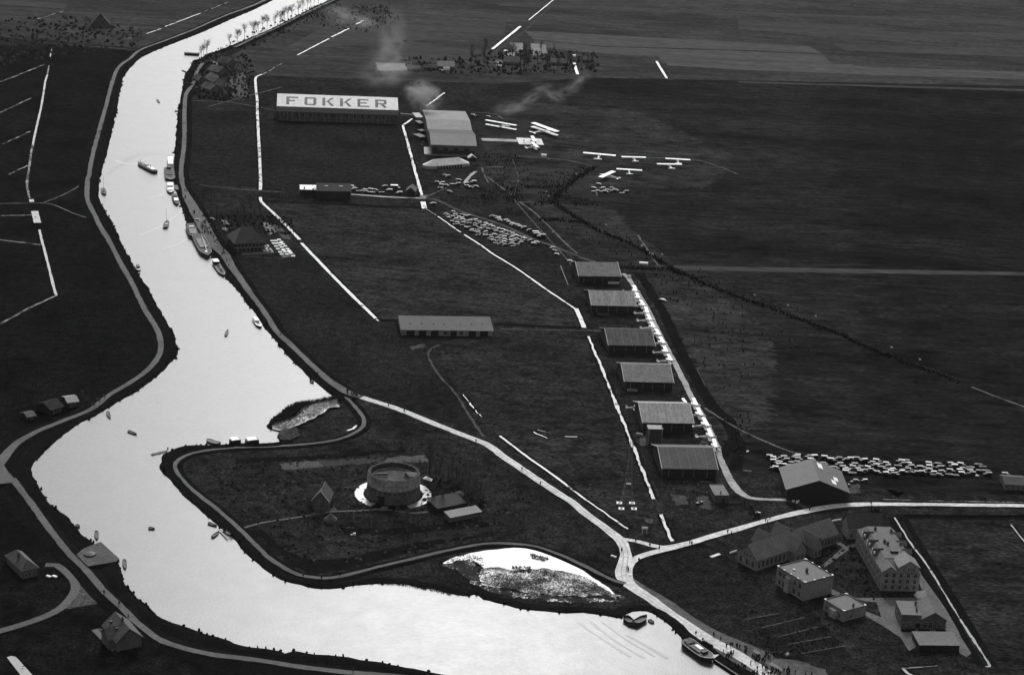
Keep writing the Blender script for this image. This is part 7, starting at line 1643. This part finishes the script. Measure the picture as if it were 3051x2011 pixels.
for P, n_ in (([(1600, 575), (1680, 560), (1700, 590), (1760, 592), (1755, 612), (1690, 615), (1640, 612), (1590, 618)], 150), ([(1460, 460), (1600, 500), (1560, 560), (1560, 650), (1500, 640), (1480, 560), (1440, 520)], 110), ([(1430, 560), (1480, 580), (1470, 600), (1430, 596)], 24),
              ([(1850, 810), (2040, 830), (2300, 960), (2420, 1050), (2200, 1010), (2000, 900), (1900, 850)], 80), ([(1690, 500), (1780, 500), (1690, 560), (1600, 552), (1640, 520)], 70), ([(1440, 455), (1560, 465), (1540, 500), (1440, 490)], 40),
              ([(2040, 960), (2200, 980), (2260, 1110), (2150, 1180), (2080, 1060)], 34), ([(1300, 560), (1460, 560), (1470, 620), (1330, 590)], 26), ([(1700, 680), (1830, 720), (1960, 790), (1880, 815), (1780, 740)], 22), ([(2160, 1250), (2230, 1220), (2240, 1330), (2190, 1340)], 20)):
    CP += scatter(P, n_, n_)
CP = [Vector((p.x, p.y, .04)) for p in CP]
CP.sort(key=lambda p: -PX(p)[1])
left = max(0, 300 - len(PC))
sel = CP[:left]; fA = sorted([i for i, p in enumerate(sel) if PX(p)[0] > 2250], key=lambda i: PX(sel[i])[0]); fB = sorted([i for i, p in enumerate(sel) if PX(p)[0] <= 2250], key=lambda i: PX(sel[i])[0])
def ord2(i): return ordn(i) if i < 40 else (['fortieth', 'fiftieth', 'sixtieth', 'seventieth', 'eightieth', 'ninetieth'][i // 10 - 4] if (i + 1) % 10 == 0 and False else ['forty', 'fifty', 'sixty', 'seventy', 'eighty', 'ninety'][min(i // 10 - 4, 5)] + '-' + ORD[i % 10])
for i, p in enumerate(sel):
    px = PX(p); far = px[0] > 2250
    person(px[0], px[1], 'dark-clad spectator, %s from left, before the right end of the crowd line' % ord2(fA.index(i)) if far else 'dark-clad spectator, %s from left, on turf between biplanes and crowd line' % ord2(fB.index(i)), 'spectators at the right of the airfield' if far else 'spectators between the biplanes and the crowd line', .04, None, i, world=p)
b = MB(); ms = 6
for p in CP[left:]:
    a = rnd.uniform(0, 2 * PI); c_, s_ = math.cos(a), math.sin(a); h = rnd.uniform(1.55, 1.85); w_ = rnd.uniform(.24, .33)
    def q_(x, y, z): return (p.x + x * c_ - y * s_, p.y + x * s_ + y * c_, p.z + z)
    vs = [q_(-w_ * .6, -.15, 0), q_(w_ * .6, -.15, 0), q_(w_ * .6, .15, 0), q_(-w_ * .6, .15, 0), q_(-w_, -.16, h * .78), q_(w_, -.16, h * .78), q_(w_, .16, h * .78), q_(-w_, .16, h * .78),
          q_(-.11, -.11, h * .84), q_(.11, -.11, h * .84), q_(.11, .11, h * .84), q_(-.11, .11, h * .84), q_(0, 0, h)]
    mi = 0 if rnd.random() < .75 else 1
    b.add(vs, [(0, 1, 5, 4), (1, 2, 6, 5), (2, 3, 7, 6), (3, 0, 4, 7), (4, 5, 9, 8), (5, 6, 10, 9), (6, 7, 11, 10), (7, 4, 8, 11)], mi)
    b.add([vs[8], vs[9], vs[10], vs[11], vs[12]], [(0, 1, 4), (1, 2, 4), (2, 3, 4), (3, 0, 4)], 2 if rnd.random() < .35 else mi)
stuff(b.build('airshow_crowd', [M_cloth, M_clothb, M_skin]), 'dense dark crowd line stretching across the airfield')
# rope fence and pennants, wire fence
def fence(name, label, px, h=1.0, sp=6.0, m=None, rw=.035):
    W = catmull([tuple(G(p[0], p[1], 0).xy) for p in px], sp)
    t = thing(name, label, 'fence', W[0]); q = MB()
    for i, p in enumerate(W):
        r = MB(); c_ = p - W[0]; r.tube((c_.x, c_.y, 0), (c_.x, c_.y, h), .06, n=4); r.build('post', m or M_trim, t)
    for a, b_ in zip(W, W[1:]):
        for k in (1.0, .55): q.tube((a.x - W[0].x, a.y - W[0].y, h * k), (b_.x - W[0].x, b_.y - W[0].y, h * k), rw, n=3)
    q.build('wire', m or M_trim, t)
fence('wire_fence', 'thin pale straight wire fence from the crowd knot to the farthest hangar', [(1531, 598), (1588, 665), (1655, 739), (1701, 791)], 1.3, 5, rw=.07)
fence('wire_fence', 'thin wire fence bending through the crowd above the car park', [(1527, 478), (1543, 527), (1539, 554), (1531, 591)], 1.2, 6, M_stone, rw=.05)
fence('wire_fence', 'short pale fence angled on the grass left of the farthest hangar', [(1670, 796), (1680, 822), (1692, 852)], 1.2, 5, M_trim, rw=.09)
fence('wire_fence', 'short pale fence on the turf right of the worn roof hangar', [(2078, 1106), (2088, 1128), (2099, 1150)], 1.2, 4, M_stone, rw=.06)
fl = [(1624, 579), (1631, 592), (1539, 547), (1714, 526), (1774, 583), (1774, 589), (1802, 679), (1908, 741), (1940, 766), (1968, 767), (2244, 889), (2343, 920), (2425, 952), (2651, 1046), (2735, 1082), (1643, 700)]
for i, (x, y) in enumerate(fl):
    t = thing('pennant', 'small white pennant on a pole, %s from the left above the crowd line' % ordn(sorted(range(len(fl)), key=lambda j: fl[j][0]).index(i)), 'flag', G(x, y + 6, 0), 0, 'pennants above the crowd line')
    q = MB(); q.tube((0, 0, 0), (0, 0, 4.2), .05, n=4); q.build('pole', M_wood, t)
    q = MB(); q.add([(0, 0, 4.1), (1.3, .1, 3.7), (1.2, .1, 2.9), (0, 0, 3.2)], [(0, 1, 2, 3), (3, 2, 1, 0)]); q.build('cloth', M_white, t)
# small items before the hangars
for (x, y, l, n_) in ((1884, 1166, 'row of pale crates stacked before the worn roof hangar', 7), (1935, 1164, 'short pale crate stack right of the longer one at the worn roof hangar', 3)):
    t = thing('crate_stack', l, 'crates', G(x, y)); rnd = random.Random(n_)
    for j in range(n_):
        q = MB(); q.box((j - n_ / 2) * .75, (j - n_ / 2) * .75 + .6, 0, 1.2, 0, .9 + rnd.random() * .6); q.build('crate', M_stone, t)
tag(MB().box(-1.6, 1.6, -.7, .7, 0, 1.2).build('handcart', M_stone, None, loc=G(1905, 1298), rz=-.2), 'pale covered handcart at the left corner of the tower hangar', 'cart')
tag(MB().box(-2.8, 2.8, -.4, .4, 0, .5).build('plank_pile', M_wood, None, loc=G(2104, 1437), rz=.0), 'low pale plank pile before the nearest hangar', 'planks')
tag(MB().lathe([(.9, 0), (1.2, .6), (.9, 1.4), (.1, 1.8)], 8).build('white_tank', M_white, None, loc=G(1875, 827)), 'small round white tank at the right corner of the farthest hangar', 'tank')
tag(MB().box(-.8, .8, -.5, .5, 0, .7).build('white_bale', M_white, None, loc=G(1822, 1657), rz=.5).copy() if False else MB().box(-.5, .5, -.4, .4, 0, .5).box(.9, 1.8, -.7, .1, 0, .5).build('white_bales', M_white, None, loc=G(1824, 1657), rz=-.4), 'two small white bales in the grass left of the road fork', 'bales')
tag(MB().box(-.6, .6, -.3, .3, 0, .8).build('white_bag', M_white, None, loc=G(1877, 1716), rz=1.2), 'white bag at the right edge of the road fork', 'bag')
tag(MB().box(-.5, .5, -.3, .3, 0, .5).box(-.2, .9, .5, .8, 0, .4).build('white_rags', M_white, None, loc=G(2227, 1346), rz=.3), 'white scraps on the turf left of the car park', 'scraps')
# ================================================================ haze and smoke
hz = MB().box(-9000, 9000, -200, 14000, -1.0, 345.0).build('haze', None)
hz.data.materials.clear()
hm = bpy.data.materials.new('thin_haze'); hm.use_nodes = True
t_ = hm.node_tree; t_.nodes.remove(t_.nodes['Principled BSDF'])
pv = t_.nodes.new('ShaderNodeVolumePrincipled'); pv.inputs['Color'].default_value = (.9, .9, .9, 1); pv.inputs['Density'].default_value = .000013; pv.inputs['Anisotropy'].default_value = .0
t_.links.new(pv.outputs[0], t_.nodes['Material Output'].inputs['Volume'])
hz.data.materials.append(hm); stuff(hz, 'thin pale haze over the whole polder')

def smoke(label, px, z, r, dens, rot=0, seed=0):
    c = G(px[0], px[1], z)
    q = MB(); q.lathe([(.02, -1), (.38, -.92), (.7, -.7), (.92, -.38), (1, 0), (.92, .38), (.7, .7), (.38, .92), (.02, 1)], 16)
    o = q.build('smoke', None); o.data.materials.clear(); o.location = c; o.scale = r; o.rotation_euler = (0, rot, 0)
    m = bpy.data.materials.new('chimney_smoke'); m.use_nodes = True; t = m.node_tree; t.nodes.remove(t.nodes['Principled BSDF'])
    tc = t.nodes.new('ShaderNodeTexCoord'); ln = t.nodes.new('ShaderNodeVectorMath'); ln.operation = 'LENGTH'; t.links.new(tc.outputs['Object'], ln.inputs[0])
    mr = t.nodes.new('ShaderNodeMapRange'); mr.interpolation_type = 'SMOOTHSTEP'; mr.inputs['From Min'].default_value = .0; mr.inputs['From Max'].default_value = 1.0; mr.inputs['To Min'].default_value = 1; mr.inputs['To Max'].default_value = 0
    t.links.new(ln.outputs['Value'], mr.inputs[0])
    pw = t.nodes.new('ShaderNodeMath'); pw.operation = 'POWER'; pw.inputs[1].default_value = 1.8; t.links.new(mr.outputs[0], pw.inputs[0])
    nz = t.nodes.new('ShaderNodeTexNoise'); nz.noise_dimensions = '4D'; nz.inputs['W'].default_value = seed; nz.inputs['Scale'].default_value = 2.4; nz.inputs['Detail'].default_value = 4; t.links.new(tc.outputs['Object'], nz.inputs['Vector'])
    m2 = t.nodes.new('ShaderNodeMapRange'); m2.inputs['From Min'].default_value = .42; m2.inputs['From Max'].default_value = .68; m2.inputs['To Max'].default_value = dens; t.links.new(nz.outputs[0], m2.inputs[0])
    mu = t.nodes.new('ShaderNodeMath'); mu.operation = 'MULTIPLY'; t.links.new(pw.outputs[0], mu.inputs[0]); t.links.new(m2.outputs[0], mu.inputs[1])
    pv = t.nodes.new('ShaderNodeVolumePrincipled'); pv.inputs['Color'].default_value = (.95, .95, .95, 1); t.links.new(mu.outputs[0], pv.inputs['Density']); t.links.new(pv.outputs[0], t.nodes['Material Output'].inputs['Volume'])
    o.data.materials.append(m); stuff(o, label)
smoke('bright chimney smoke puff above the huge stepped hangar', (1265, 288), 22, (20, 14, 17), .40, .3, 1)
smoke('bright chimney smoke puff above the huge stepped hangar', (1245, 268), 26, (17, 13, 12), .22, -.3, 11)
smoke('thin smoke drifting left of the bright puff', (1155, 215), 40, (34, 20, 17), .09, -.2, 2)
smoke('faint tall smoke column behind the lettered factory', (1160, 165), 55, (24, 18, 26), .05, .1, 3)
smoke('faint tall smoke column behind the lettered factory', (1175, 95), 70, (20, 16, 30), .04, -.1, 13)
smoke('faint smoke over the far canal fields', (1045, 55), 30, (44, 26, 16), .06, .2, 4)
smoke('low drift of smoke right of the huge stepped hangar', (1520, 325), 10, (26, 16, 9), .05, -.2, 5)
for i, (x, y, r_, a) in enumerate(((1575, 296, 20, -.5), (1612, 262, 17, -.2), (1650, 285, 18, .3), (1690, 270, 18, -.3), (1725, 240, 19, -.7))):
    smoke('curling smoke trail drifting over the airfield', (x, y), 16, (r_, 12, 8), .05, a, 20 + i)
